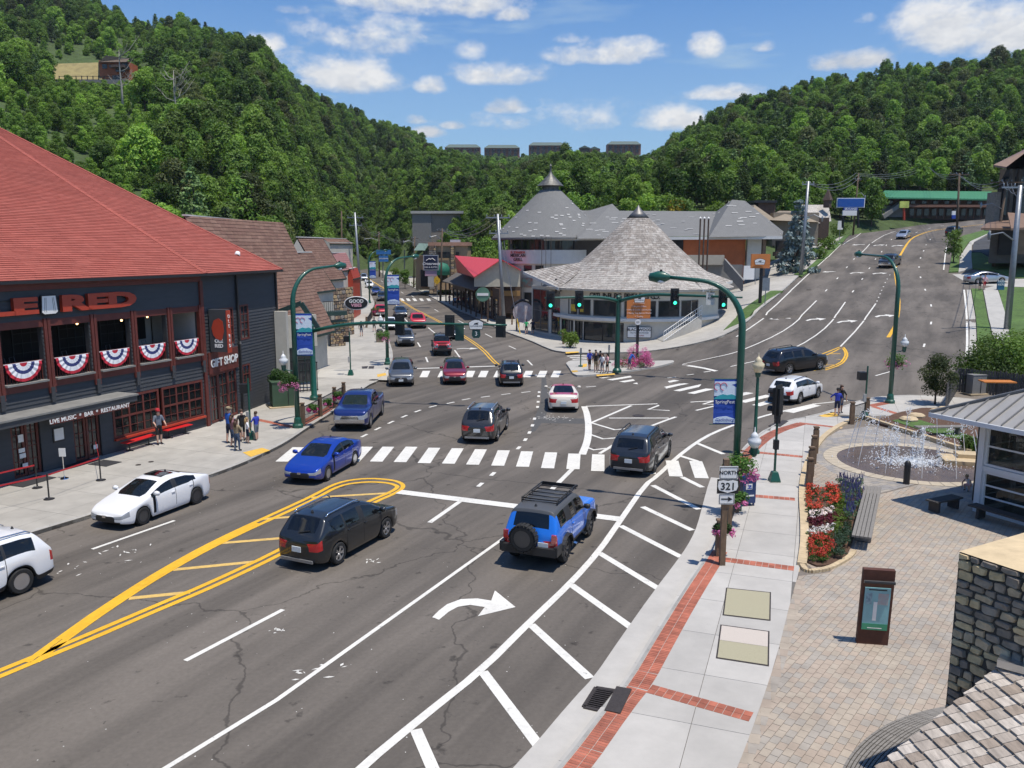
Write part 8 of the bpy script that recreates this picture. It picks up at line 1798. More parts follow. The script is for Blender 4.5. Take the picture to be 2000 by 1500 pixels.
roundsign('yellow diamond crossing sign on the far right pavement',854,588,4.2,mY,dia,.8,tx='x'); roundsign('lime diamond crossing sign before the green roofed shops',1911,420,4.6,mYG,dia,.9); roundsign('white parking sign by the hill road pavement',1639,470,3.2,mSignW,[(-.6,-1),(.6,-1),(.6,1),(-.6,1)],.8)
roundsign('small grey sign back on the hill road verge',1494,594,2.6,mGalv,[(-.5,-.9),(.5,-.9),(.5,.9),(-.5,.9)],.8)
def board(label,pts,h0,panels_,nm='billboard',postm=mBlackP):
 (x0,x1,py,Y)=pts; p=Dy((x0+x1)/2,py,Y); t=thing(nm,label,'sign',tuple(p)); mb=MB()
 for x in (x0,x1): mb.tube([Dy(x,py,Y+.3),Dy(x,h0,Y+.3)],.2,6)
 mb.build('posts',postm,t,world=True)
 for i_,(a,b,c,d,m_,tx,sz) in enumerate(panels_):
  o=pbox(t,'panel',m_,a,b,c,d,Y-.1*i_,.35)
  if tx: text('lettering',tx,sz,frame(Dy((a+b)/2,(c+d)/2,Y-.1*i_-.03),(1,0,0),(0,0,1)),mSignW if m_ is not mSignW else mBan,o,ext=.003,bold=.01)
 return t
board('wide blue billboard with small boards under it by the hill road',(1646,1676,445,150),386,[(1634.5,1690,386.5,405.5,mSignW,None,0),(1636,1688.5,388,404,mat('billboard blue',(.015,.09,.36),.5,var=.05),None,0),(1648,1676,405.5,410.5,mBan,'SKYLAND',.5),(1646,1674,411,421,mSignW,None,0)])
board('yellow hanging board before the green roofed shops',(1765,1766,430,180),393,[(1757,1776,393,406,mat('yellow board',(.5,.55,.12),.6,var=.3,scale=1),None,0)],postm=mRedS)
board('blue and white upright board in front of the shops',(1861,1865,427,182),411,[(1859.5,1867,412,420,mSignW,None,0),(1859.5,1867,420,427,mBan,None,0)])
board('blue highway guide signs over the far street',(748,790,560,235),488,[(735,763,488,497,mat('highway blue',(.03,.16,.45),.5,var=.05),None,0),(740,758,499,511,mat('highway blue',(.03,.16,.45)),'GATLINBURG',.42)],postm=mGalv)
ap=G(1957,566,SW); af=thing('a_frame_sign','blue folding park sign on the lawn edge by the driveway','sign',tuple(ap)); pbox(af,'panel',mat('park sign blue',(.02,.12,.22),.6,var=.1),1949,1963,548,566,ap.y,.3); text('lettering','PARK\nHERE',.34,frame(Dy(1956,553,ap.y-.05),(1,0,0),(0,0,1)),mSignW,af,ext=.003)
# ---- utility poles and wires
def upole(label,base,top,r,m,cross=(),Y=None,lamp=None,name='utility_pole'):
 b=G(*base,SW) if Y is None else Dy(base[0],base[1],Y); t=Dy(top[0],top[1],b.y); T=thing(name,label,'utility pole',tuple(b)); mb=MB(); mb.tube([b-Vector((0,0,.3)),t],[r,r*.65],8); mb.build('pole',m,T,world=True,smooth=True)
 for (py,half) in cross:
  f=(py-top[1])/(base[1]-top[1]); q=t+(b-t)*f; mb=MB(); mb.bar(q-Vector((half,0,0)),q+Vector((half,0,0)),.14,.14); mb.build('crossarm',m,T,world=True)
  for s_ in(-.9,-.3,.3,.9): mb=MB(); mb.lathe([(.03,0),(.07,.1),(.05,.25),(0,.3)],6,tuple(q+Vector((half*s_,0,.08)))); mb.build('insulator',mGalv,T,world=True)
 if lamp:
  px,py,ex,ey=lamp; f=(py-top[1])/(base[1]-top[1]); q=t+(b-t)*f; e=Dy(ex,ey,b.y-1.); mb=MB(); mb.tube([q,q+(e-q)*.5+Vector((0,0,.5)),e],.06,6); mb.build('lamp_arm',mGalv,T,world=True); mb=MB(); mb.lathe([(0,-.45),(.17,-.3),(.2,.1),(0,.45)],8,mx=frame(e,(0,0,1),(0,1,0))@Matrix.Rotation(R(90),4,'Y')@Matrix.Diagonal((.6,1,1,1))); mb.build('lamp_head',mGalv,T,world=True,smooth=True)
 return t
A=[upole('double grey steel pole before the grill',(985,640),(972,418),.24,mGalv,[(425,1.5),(455,1.2)]),upole('leaning grey steel brace beside the pole before the grill',(990,612),(976,430),.16,mGalv),
upole('brown pole with lamp behind the inn sign',(860,588),(864,446),.2,mPole,[(452,1.)],lamp=(864,468,840,463)),upole('brown pole beyond the hedge left of the inn sign',(808,561),(810,462),.2,mPole,[(466,.8)],lamp=(809,475,788,473)),
upole('tall grey steel pole over the left pavement',(705,585),(693,415),.28,mGalv,[(425,1.5),(440,1.2)]),upole('brown pole behind the stone shop front',(668,570),(667,412),.2,mPole),upole('grey pole further up the far street',(741,540),(740,452),.25,mPole,[(462,1.6)],lamp=(740,470,712,467)),
upole('grey steel pole by the hill road beside the spruce',(1564,537),(1579,354),.27,mGalv,[(360,.8)],lamp=(1575,425,1606,427)),upole('brown pole in front of the blue billboard',(1666,458),(1677,338),.2,mPole,[(352,.6)],lamp=(1672,378,1690,385)),
upole('leaning pole before the green roofed shops',(1790,436),(1813,320),.24,mGalv,[(345,.7)],lamp=(1806,362,1788,356)),upole('grey pole with crossarm on the hill road verge',(1868,470),(1874,338),.22,mPole,[(341,1.6)]),
upole('grey pole with wide crossarm beside the timber hotel',(1940,520),(1967,350),.24,mPole,[(356,2.2)],lamp=(1956,408,1916,401)),upole('thick grey steel pole on the lawn at the right edge',(1967,642),(1993,362),.30,mGalv,[(366,1.6)],lamp=(1986,470,1932,459))]
wp=thing('guy_wires','thin guy wires with yellow guard beside the brewery forecourt','wire',tuple(G(1015,655,SW))); mb=MB(); 
for a,b in (((1016,652),(978,470)),((1012,650),(984,470))): mb.tube([G(*a,SW),Dy(b[0],b[1],100)],.03,4)
mb.build('wires',mWire,wp,world=True); a=G(1016,652,SW); b=Dy(978,470,100); mb=MB(); mb.tube([a,a+(b-a)*.16],.06,5); mb.build('guard',mat('yellow guard',(.7,.45,.03),.6,var=0),wp,world=True)
def wires(label,pts,n,spread,sag,nm='overhead_wires'):
 t=thing(nm,label,'wire',tuple(pts[0]))
 for k in range(n):
  o=(k-(n-1)/2)*spread
  for a,b in zip(pts,pts[1:]):
   mb=MB(); P=[]
   for j in range(13):
    f=j/12; q=a+(b-a)*f; q=q+Vector((o,0,-sag*4*f*(1-f)*(1+.15*k)-.25*(k%3))); P.append(q)
   mb.tube(P,.028,4,cap=False); mb.build('wire',mWire,t,world=True)
wires('overhead wires running up the far street',[A[0],A[2],A[3],A[6]],4,.5,1.3); wires('overhead wires along the left pavement',[A[4],A[6]],4,.6,1.5); wires('overhead wires over the hill road',[A[7],A[8],A[9],A[10],A[11]],3,.5,1.2); wires('overhead wires by the hotel',[A[11],A[12]],3,.6,.8)
# ---- left pavement: railings with flower pots, cabinets, benches, barriers
def post(T,p,h,w_=.22,m=None): 
 mb=MB(); mb.box((p.x,p.y,p.z+h/2),(w_,w_,h)); mb.box((p.x,p.y,p.z+h+.05),(w_*.8,w_*.8,.1)); mb.box((p.x,p.y,p.z+h+.13),(w_*1.05,w_*1.05,.07)); mb.build('post',m or mWoodP,T,world=True)
def fence(label,pts,h,sp=.12,m=None,bars=True,nm='railing',rails=(.12,.9),pm=None):
 P=[G(*q,SW) for q in pts]; T=thing(nm,label,'fence',tuple(P[0]))
 for p in P: post(T,p,h,m=pm)
 for a,b in zip(P,P[1:]):
  mb=MB(); d=b-a; n=int(d.length/sp)
  for r_ in rails: mb.bar(a+Vector((0,0,r_*h)),b+Vector((0,0,r_*h)),.045,.045)
  mb.build('rail',m or mBlackM,T,world=True)
  for k in range(1,n): q=a+d*(k/n); mb=MB(); mb.bar(q+Vector((0,0,rails[0]*h)),q+Vector((0,0,rails[-1]*h)),.02,.02); mb.build('bar',m or mBlackM,T,world=True)
 return T
fence('wooden post railing with flower pots beside the blue pickup',[(592,832),(626,813),(654,797),(672,786)],1.15)
fence('pavement railing behind the far lamp post',[(716,640),(726,622),(733,606)],1.2)
for i,(px,py,fl) in enumerate([(612,793,'mag'),(640,782,'pink'),(662,767,'mag'),(1412,1030,'pink'),(1444,972,'pink'),(735,590,'mag')]): basket(['magenta flower pot on the railing end beside the lamp','small green flower pot in the middle of the railing','pink flower pot at the railing end behind the blue pickup','pink flower pot on the low fence behind the route sign','pink flowers beside the mailbox','magenta flowers by the red pickup on the far pavement'][i],G(px,py+(38 if i<3 else (55 if i<5 else 28)),SW)+Vector((0,0,1.0 if i!=3 else .9)),.36 if i!=5 else .7,130+i,fl,n=9,green=.4 if i!=1 else .95)
fence('low timber and iron fence behind the route sign',[(1404,1085),(1421,1040),(1436,1000)],1.05)
fence('two timber posts with wire panel at the plaza entrance',[(1663,828),(1692,818)],1.1,pm=mWoodP); fence('timber gate posts lining the plaza coping',[(1580,955),(1583,930),(1588,905),(1592,885)],1.15,sp=9,rails=(.25,.6))
def cabinet(label,px,py,w_,d_,h,rz,m):
 p=G(px,py,SW); T=thing('utility_cabinet',label,'cabinet',tuple(p),rz); mb=MB(); mb.box((0,0,h/2+.08),(w_,d_,h)); mb.build('case',m,T); mb=MB(); mb.box((0,0,.04),(w_*1.25,d_*1.3,.08)); mb.build('plinth',mSand,T); mb=MB(); mb.box((0,0,h+.10),(w_*1.04,d_*1.06,.05)); mb.build('lid',m,T); mb=MB(); mb.box((w_*.1,-d_/2-.015,h*.5),(.03,.03,h*.8)); mb.build('door_edge',mBlackM,T); return T
cabinet('green utility cabinet with plants on top beside the restaurant corner',556,793,1.6,1.1,1.5,R(25),mat('cabinet green',(.045,.085,.045),.6,var=.1)); shrub('cabinet_plant','trailing green plant over the green utility cabinet',tuple(G(556,790,SW)+Vector((0,0,1.3))),1.0,.8,.9,'pot',seed=140,n=14,per=110,ls=.07,cat='plant'); cabinet('grey electric box behind the shrubs by the hill road',1905,770,1.0,.6,1.2,R(10),mGrey)
mBench=mat('red bench slats',(.60,.015,.018),.45,var=.06)
for i,(a,b) in enumerate((((243,884),(301,866)),((322,858),(372,845)))):
 p,q=G(*a,SW),G(*b,SW); T=thing('bench',['red slatted bench left of the man in the cap','red slatted bench right of the man in the cap'][i],'bench',tuple((p+q)/2)); d=(q-p).normalized(); n=Vector((-d.y,d.x,0))
 for k in range(4): mb=MB(); o=n*(k-1.5)*.11+Vector((0,0,.46)); mb.bar(p+o,q+o,.09,.04); mb.build('slat',mBench,T,world=True)
 for f in (.18,.82): c=p+(q-p)*f; mb=MB(); mb.bar(c-n*.2+Vector((0,0,.02)),c+n*.2+Vector((0,0,.02)),.05,.04); mb.tube([c,c+Vector((0,0,.44))],.035,6); mb.bar(c-n*.18+Vector((0,0,.42)),c+n*.18+Vector((0,0,.42)),.05,.03); mb.build('leg',mBlackM,T,world=True)
mRope=mat('red barrier belt',(.48,.02,.025),.6,var=0); SPp=[(197,938),(96,975),(73,953)]
for i,(px,py) in enumerate(SPp):
 p=G(px,py,SW); T=thing('barrier_post',['black belt barrier post nearest the white hatchback','black belt barrier post at the front left','black belt barrier post by the restaurant door'][i],'barrier post',tuple(p)); mb=MB(); mb.lathe([(.2,0),(.2,.02),(.06,.06),(.03,.08)],14,tuple(p)); mb.build('base',mBlackM,T,world=True); mb=MB(); mb.lathe([(.03,.05),(.03,.95),(.04,.95),(.04,1.04),(0,1.05)],10,tuple(p)); mb.build('pole',mBlackM,T,world=True)
def belt(label,a,b): 
 T=thing('barrier_belt',label,'belt',tuple(a)); mb=MB(); mb.bar(a+Vector((0,0,.97)),b+Vector((0,0,.97)),.012,.06); mb.build('strap',mRope,T,world=True)
g=[G(*q,SW) for q in SPp]; door_=Pz(180,892,.15); belt('red belt from the restaurant wall to the right barrier post',Vector((-19.6,38.2,.15)),g[0]); belt('long red belt between the two front barrier posts',g[0],g[1]); belt('red belt leaving the picture from the front left post',g[1],g[1]+Vector((-4,-6,0))); belt('red belt leaving the picture from the door post',g[2],g[2]+Vector((-4,-7,0)))
p=G(126,935,SW); T=thing('sign_stand','white notice on a chrome stand before the restaurant door','sign stand',tuple(p)); mb=MB(); mb.lathe([(.18,0),(.17,.03),(.05,.08),(.02,.12),(.02,1.0)],14,tuple(p)); mb.build('stand',mChr,T,world=True); mb=MB(); mb.box((p.x,p.y,p.z+1.16),(.28,.03,.36)); mb.build('notice',mSignW,T,world=True)
for i,(px,py,w_) in enumerate([(150,905,1.6),(60,940,1.6),(205,905,.9)]):
 p=G(px,py,SW); mb=MB(); mb.box((0,0,.012),(1.1,w_,.02)); o=mb.build('door_mat',mat('black door mat',(.03,.03,.032),.9,var=.1),None,label=['black door mat before the right restaurant door','black door mat before the left restaurant door','small black mat under the entrance canopy end'][i],cat='door mat'); o.location=p; o.rotation_euler=(0,0,R(-21))
for i,(px,py,h) in enumerate([(1000,634,1.),(1013,638,1.),(986,628,1.),(973,624,1.),(960,620,1.),(1009,645,1.05),(1100,672,1.2)]):
 p=G(px,py,SW); T=thing('bollard',f'brown timber bollard of the brewery forecourt' if i<6 else 'timber bollard beside the potted shrub','bollard',tuple(p),0,'timber bollards of the brewery forecourt' if i<6 else None); post(T,p,h,.2)
p=G(1456,985,SW); T=thing('mailbox','dark blue mailbox behind the route sign','mailbox',tuple(p),R(12)); mBox=mat('mailbox blue',(.010,.035,.13),.4,var=.05,coat=.3)
pr=[(-.27,.12),(.27,.12),(.27,1.0)]+[(.27*math.cos(R(a)),1.0+.27*math.sin(R(a))) for a in range(15,180,15)]+[(-.27,1.0)]
mb=MB(); mb.prism(pr,-.26,.26,mx=Matrix.Rotation(R(90),4,'X')); mb.build('box',mBox,T)
for x in(-.22,.22):
 for y in(-.2,.2): mb=MB(); mb.box((x,y,.06),(.06,.06,.14)); mb.build('leg',mBox,T)
mb=MB(); mb.box((-.02,-.265,.78),(.26,.01,.22)); lg=mb.build('emblem',mSignW,T); mb=MB(); mb.prism([(-.11,.70),(.10,.70),(.09,.74),(-.02,.74),(.08,.79),(.06,.84),(-.09,.84),(-.07,.80),(.0,.78)],.27,.275,mx=Matrix.Rotation(R(90),4,'X')); mb.build('eagle_mark',mBan,lg); mb=MB(); mb.box((0,-.265,.42),(.4,.01,.06)); mb.build('label_strip',mSignW,T)
tc_=G(742,668,SW); T=thing('trash_can','black bin in a slatted case on the left pavement','bin',tuple(tc_)); mb=MB(); mb.box((tc_.x,tc_.y,tc_.z+.55),(.7,.7,1.1)); mb.build('case',mat('slatted bin case',(.2,.16,.12),.8,var=.2),T,world=True); mb=MB(); mb.lathe([(.35,1.1),(.36,1.25),(.2,1.4),(0,1.42)],10,tuple(tc_)); mb.build('lid',mBlackM,T,world=True)
bd3=thing('timber_sign','round emblem sign with black arch on the brewery forecourt','sign',tuple(G(1022,636,SW))); c=Dy(1022,610,100); mb=MB(); mb.lathe([(1.25,0),(1.25,.15),(0,.15)],20,mx=frame(c,(1,0,0),(0,0,1))); mb.build('disc',mat('emblem disc',(.45,.3,.28),.6,col2=(.6,.6,.62),scale=1.5),bd3,world=True); mb=MB(); mb.tube([frame(c,(1,0,0),(0,0,1))@Vector((1.45*math.cos(R(a)),1.45*math.sin(R(a)),.1)) for a in range(20,170,12)],.16,6); mb.build('arch',mBlackM,bd3,world=True)
fm=thing('flower_mound','round mound of magenta and pink flowers on the traffic island','flower bed',tuple(G(1240,716,SW))); r_=random.Random(9)
for nm,m_,n,zr,rd in (('magenta_flowers',mMag,26,(.1,.55),1.75),('pink_flowers',mPink,22,(.7,1.9),1.35),('foliage',LF['pot'],14,(.1,1.4),1.3)):
 mb=MB()
 for i in range(n): a=r_.uniform(0,6.28); q=rd*math.sqrt(r_.random())*(1 if nm[0]!='p' else .9); leaves(mb,r_,Vector((q*math.cos(a)+(.25 if nm[0]=='p' else 0),q*math.sin(a),r_.uniform(*zr)*(1-.4*q/rd))),.30,130,.035,.4)
 mb.build(nm,m_,fm,fix=False)
# ============================================================ plaza
mSteelR=mat('standing seam roof',(.36,.345,.32),.5,var=.10,scale=1.2,metal=.3,big=.06); mWhM=mat('white window metal',(.62,.64,.66),.4,var=.03)
U_=Vector((.45,-.893,0)); V_=Vector((.893,.45,0)); W0=Vector((17.5,30.2,PZ)); C0=Vector((15.8,30.85,3.8))
pv=thing('pavilion','glass pavilion with grey standing seam roof at the right edge','building',tuple(W0)); pk=C0+U_*4.6+V_*4.6+Vector((0,0,2.1)); cs_=[C0,C0+U_*9.2,C0+U_*9.2+V_*9.2,C0+V_*9.2]
mb=MB()
for i in range(4): mb.add([cs_[i],cs_[(i+1)%4],pk],[(0,1,2)])
mb.add([p-Vector((0,0,.12)) for p in cs_],[(0,1,2,3)]); mb.build('roof',mSteelR,pv,world=True)
for k in range(1,20):
 t=k/20; a=cs_[0]+(cs_[1]-cs_[0])*t; f=1-abs(2*t-1); q=C0+U_*4.6+V_*4.6*0; b=a+(pk-(C0+U_*4.6))*f; mb=MB(); mb.bar(a+Vector((0,0,.03)),b+Vector((0,0,.03)),.035,.07); mb.build('seam',mat('seam shadow',(.16,.155,.15),.5,var=0),pv,world=True)
mb=MB()
for a,b in((cs_[0],cs_[1]),(cs_[3],cs_[0])): mb.bar(a-Vector((0,0,.08)),b-Vector((0,0,.08)),.16,.16)
mb.build('gutter',mWhM,pv,world=True); mb=MB(); mb.bar(cs_[0]+Vector((0,0,.05)),pk+Vector((0,0,.05)),.14,.08); mb.build('hip_cap',mat('dark flashing',(.10,.10,.10),.5,var=0),pv,world=True)
for w_,n in ((Wall((W0.x,W0.y),((W0+U_*6).x,(W0+U_*6).y)),3),(Wall(((W0+V_*6).x,(W0+V_*6).y),(W0.x,W0.y)),3)):
 for k in range(n):
  for z0_,z1_ in ((.25,1.75),(1.95,3.45)): window(w_,pv,w_.L*k/n+.12,w_.L*(k+1)/n-.02,z0_,z1_,1,3 if z0_<1 else 2,mWhM,mGlV,fw=.09,mw=.06,o=.0)
 mb=MB(); w_.box(mb,-.08,.14,.1,3.7,-.15,.12); w_.box(mb,.14,w_.L,1.76,1.94,-.12,.06); w_.box(mb,.14,w_.L,3.46,3.72,-.15,.06); w_.box(mb,.14,w_.L,.1,.24,-.12,.08); mb.build('wall_frame',mWhM,pv,world=True)
mb=MB(); mb.prism([(p.x,p.y) for p in (W0+U_*.2+V_*.2,W0+U_*5.8+V_*.2,W0+U_*5.8+V_*5.8,W0+U_*.2+V_*5.8)],PZ+.01,PZ+.03); mb.build('floor',mConcOld,pv,world=True)
pc=W0-U_*.9+V_*1.2; mb=MB(); mb.tube([pc,pc+Vector((0,0,3.6))],.1,8); mb.build('dark_column',mBlackM,pv,world=True)
def slatbench(label,p,d,L,wd,h,m,n=4,z=PZ,nm='bench'):
 d=Vector((d[0],d[1],0)).normalized(); nn=Vector((-d.y,d.x,0)); T=thing(nm,label,'bench',(p.x,p.y,z))
 for k in range(n): mb=MB(); o=nn*((k-(n-1)/2)*wd/n)+Vector((0,0,h)); mb.bar(p+o-d*L/2,p+o+d*L/2,wd/n-.02,.06); mb.build('plank',m,T,world=True)
 for s_ in(-.36,.36): mb=MB(); c=p+d*L*s_; mb.bar(c-nn*wd*.42+Vector((0,0,h/2)),c+nn*wd*.42+Vector((0,0,h/2)),.10,h-.07); mb.build('leg',m,T,world=True)
b0=Vector((W0.x,W0.y,PZ))-V_*.75+U_*.6; slatbench('dark timber bench in the shade of the pavilion wall',b0+U_*1.0,U_,2.6,.5,.45,mat('dark bench wood',(.05,.045,.042),.8,var=.2)); slatbench('dark timber bench end behind the pavilion bench',b0-U_*1.2-V_*.3,V_,1.5,.5,.45,mat('dark bench wood'))
A_,B_=G(1704,972,PZ),G(1681,1075,PZ); slatbench('weathered grey plank bench beside the flower bed',(A_+B_)/2,(B_-A_),(B_-A_).length,.62,.45,mGreyB,5)
p=G(1770,945,PZ); t_=thing('bollard','black round topped bollard at the splash pad edge','bollard',tuple(p)); mb=MB(); mb.lathe([(.13,0),(.13,.78),(.125,.82),(.135,.83),(.12,.93),(.06,1.0),(0,1.02)],14,tuple(p)); mb.build('post',mBlackM,t_,world=True,smooth=True,ang=40)
kp=G(1702,1256,PZ); kk=thing('map_kiosk','rust brown map kiosk with a teal town map on the plaza','sign',tuple(kp)); ku=Vector((.985,-.17,0)); mx=frame(kp,ku,(0,-.06,1)); mCor=mat('rusted steel',(.085,.030,.018),.75,var=.25,scale=4)
mb=MB(); mb.box((0,1.0,0),(.74,2.0,.14),mx=mx); mb.build('slab',mCor,kk,world=True); mb=MB(); mb.box((0,.98,.085),(.60,1.12,.03),mx=mx); pn=mb.build('map_panel',mat('map teal',(.20,.42,.46),.3,var=.12,scale=3,coat=.5),kk,world=True)
for nm,m_,c,s_ in (('map_ground',mat('map green',(.02,.26,.14),.3,var=.1,coat=.5),(0,.50,.103),(.60,.17,.006)),('map_header',mBlackP,(0,1.49,.103),(.42,.03,.004)),('map_inset',mat('map inset',(.30,.42,.45),.4,col2=(.42,.30,.28),scale=9),(.14,1.25,.103),(.24,.30,.004)),('map_route',mSignW,(-.03,.92,.103),(.09,.5,.004)),('map_note',mSignW,(0,.47,.107),(.34,.02,.004)),('map_legend',mat('map legend',(.12,.2,.25),.4,col2=(.3,.45,.5),scale=14),(-.19,1.25,.103),(.14,.3,.004))): mb=MB(); mb.box(c,s_,mx=mx@(Matrix.Rotation(R(-14),4,'Z') if nm=='map_route' and 0 else Matrix.Identity(4))); mb.build(nm,m_,pn,world=True)
mb=MB(); mb.tube([mx@Vector((-.36,1.72,.16)),mx@Vector((.36,1.72,.16))],.045,8); mb.build('lamp_bar',mBlackM,kk,world=True)
bed=[(p.x,p.y) for p in smooth([(q.x,q.y) for q in GG([(1577,1100),(1573,1050),(1572,1000),(1574,965),(1600,955),(1625,950),(1650,945),(1690,955),(1688,985),(1672,1030),(1660,1078),(1640,1100),(1600,1110),(1577,1100)],PZ)],1)]
slab('flower_bed_soil',bed,PZ+.06,.06,mMulch,grid=0)
mFR=leafmat('red salvia',(.38,.03,.02),(.65,.09,.05),.15); mFW=leafmat('white begonia',(.6,.5,.5),(.85,.8,.8),.15); mFD=leafmat('dark red coleus',(.09,.01,.02),(.24,.02,.05),.15); mFB=leafmat('blue salvia',(.09,.09,.26),(.24,.24,.50),.15)
def drift(label,pts,n,rad,h,parts,seed):
 q=GG(pts,PZ); c=sum(q,Vector())/len(q); t=thing('flower_drift',label,'flowers',tuple(c)); r=random.Random(seed); B={k:MB() for k,_,_ in parts}; poly=[(p.x,p.y) for p in q]; x0,x1=min(p[0] for p in poly),max(p[0] for p in poly); y0,y1=min(p[1] for p in poly),max(p[1] for p in poly); k=0
 while k<n:
  x,y=r.uniform(x0,x1),r.uniform(y0,y1)
  if not inside((x,y),poly): continue
  k+=1
  for nm,m_,(dz,cnt,sz,spk) in parts:
   if spk:
    for _ in range(cnt//6): a=Vector((x+r.gauss(0,rad*.5)-c.x,y+r.gauss(0,rad*.5)-c.y,h*r.uniform(.75,1.0))); B[nm].tube([a,a+Vector((r.gauss(0,.02),r.gauss(0,.02),r.uniform(.1,.2)))],[.018,.006],4)
   else: leaves(B[nm],r,Vector((x-c.x,y-c.y,h*dz)),rad,cnt,sz,.5,.7)
 for nm,m_,_ in parts: B[nm].build(nm,m_,t,fix=False,kind='stuff' if nm=='spikes' else None)
G_=LF['pot']; Lf=('foliage',G_,(.45,26,.035,0))
drift('red flowers at the top of the bed by the coping',[(1576,960),(1634,955),(1640,985),(1625,1005),(1577,1010)],70,.12,.35,[('blossoms',mFR,(.85,16,.03,0)),Lf],1); drift('red flowers at the lower end of the bed',[(1578,1060),(1622,1055),(1628,1090),(1605,1104),(1580,1100)],60,.12,.35,[('blossoms',mFR,(.85,15,.03,0)),Lf],2)
drift('upper band of white flowers in the bed',[(1580,1012),(1628,1000),(1632,1012),(1585,1024)],26,.10,.28,[('blossoms',mFW,(.85,18,.03,0)),Lf],3); drift('dark red leaves between the white flower bands',[(1580,1024),(1632,1012),(1632,1032),(1580,1042)],30,.12,.3,[('leaves',mFD,(.7,36,.035,0))],4); drift('lower band of white flowers in the bed',[(1578,1044),(1628,1036),(1628,1050),(1580,1058)],26,.10,.28,[('blossoms',mFW,(.85,16,.03,0)),Lf],5)
drift('yellow green plants in the middle of the bed',[(1630,975),(1648,975),(1652,1010),(1645,1060),(1630,1050)],46,.13,.35,[('foliage',LF['lime'],(.6,34,.035,0))],6)
drift('blue flower spikes at the back of the bed by the bench',[(1634,950),(1682,950),(1684,985),(1668,1020),(1655,1030),(1650,985)],70,.15,.55,[('spikes',mFB,(1,24,.02,1)),('foliage',leafmat('sage leaves',(.04,.08,.05),(.10,.17,.10)),(.55,34,.035,0))],7); drift('grey green sage at the lower corner of the bed',[(1630,1060),(1655,1035),(1662,1060),(1650,1095),(1630,1098)],40,.15,.45,[('foliage',leafmat('sage leaves',(.04,.08,.05),(.10,.17,.10)),(.6,40,.035,0))],8)
mWat=mat('white water',(.85,.88,.90),.15,var=0,spec=.6); ft=thing('fountain','ring of arching water jets with a foaming centre on the splash pad','fountain',(FC.x,FC.y,PZ)); r_=random.Random(3)
def drop(mb,p,s): mb.add([p+Vector(v)*s for v in((1,0,0),(-1,0,0),(0,1,0),(0,-1,0),(0,0,1.5),(0,0,-1.5))],[(0,2,4),(2,1,4),(1,3,4),(3,0,4),(2,0,5),(1,2,5),(3,1,5),(0,3,5)])
for k in range(12):
 a=2*math.pi*k/12+.2; b=Vector((FRx*.86*math.cos(a),FRy*.86*math.sin(a),.02)); e=Vector((FRx*.5*math.cos(a),FRy*.5*math.sin(a),.02)); mb=MB(); hh=2.1; pts=[]
 for j in range(60):
  t=j/59; p=b+(e-b)*t; p.z=4*hh*t*(1-t)
  if t<.30: pts.append(p)
  else:
   for _ in range(2): drop(mb,p+Vector((r_.gauss(0,.03+.06*t),r_.gauss(0,.03+.06*t),r_.gauss(0,.06))),r_.uniform(.010,.024))
 mb.tube(pts,[.012+.008*i/len(pts) for i in range(len(pts))],5); mb.build('water_jet',mWat,ft,fix=False,kind='stuff')
for k in range(7):
 a=k*.9; c=Vector((1.3*math.cos(a)*(k>0),1.0*math.sin(a)*(k>0),0)); mb=MB(); h_=1.5
 for j in range(150): z_=h_*r_.random(); drop(mb,c+Vector((r_.gauss(0,.03+.04*z_),r_.gauss(0,.03+.04*z_),z_)),r_.uniform(.012,.03))
 mb.build('water_column',mWat,ft,fix=False,kind='stuff')
mb=MB()
for j in range(1600): a=r_.uniform(0,6.28); q=abs(r_.gauss(0,.85)); drop(mb,Vector((q*1.3*math.cos(a),q*math.sin(a),.03+abs(r_.gauss(0,.05)))),r_.uniform(.012,.034))
mb.build('foam',mWat,ft,fix=False,kind='stuff')
S0=Vector((7.32,13.0)); sd=Vector((.49,-.872)); ws_=Wall((S0.x,S0.y),(S0.x+sd.x*3.4,S0.y+sd.y*3.4)); nb_=thing('stone_chimney','rubble stone chimney block with pale rendered top','chimney',(S0.x,S0.y,0))
mStone[:]=[mat('river stone '+n_,c_,.85,var=.3,scale=6,bump=.5,bscale=20) for n_,c_ in (('a',(.42,.33,.22)),('b',(.27,.22,.17)),('c',(.52,.40,.23)),('d',(.2,.17,.14)))]
stonework(nb_,ws_,0,3.4,1.2,5.0,.22,300,0,seed=12); sn=Vector((sd.y*-1,sd.x,0)); cap=[ws_.pt(0,5.02,.02),ws_.pt(3.4,5.02,.02),ws_.pt(3.4,5.02,-2.4),ws_.pt(0,5.02,-2.4)]; mb=MB(); mb.add(cap+[ws_.pt(1.7,5.14,-1.2)],[(0,1,4),(1,2,4),(2,3,4),(3,0,4)]); mb.build('cap',mat('ochre render',(.58,.45,.27),.85,var=.14,scale=3,big=.1),nb_,world=True); mb=MB(); ws_.box(mb,0,3.4,.1,5.0,-2.4,-.2); mb.build('core',mat('dark mortar'),nb_,world=True); c=ws_.pt(1.5,5.1,-.9); mb=MB(); mb.lathe([(.2,0),(.2,.25),(.15,.25),(.15,.1)],12,tuple(c)); mb.build('flue',mat('terracotta',(.36,.10,.05),.8,var=.1),nb_,world=True)
T_=Pz(1972,1286,3.5); Bm=Pz(1640,1560,2.2); uu=(Pz(2045,1345,3.5)-Pz(1960,1285,3.5)).normalized(); dv=T_-Bm; vv=(dv-uu*dv.dot(uu)); Lv=vv.length; vv.normalize(); sr=thing('shake_roof','weathered cedar shake roof in the lower right corner','roof',tuple(Bm)); pol=[(0,0),(5.5,0),(5.5,Lv),(dv.dot(uu),Lv)]; nrm=uu.cross(vv); nrm=nrm if nrm.z>0 else -nrm
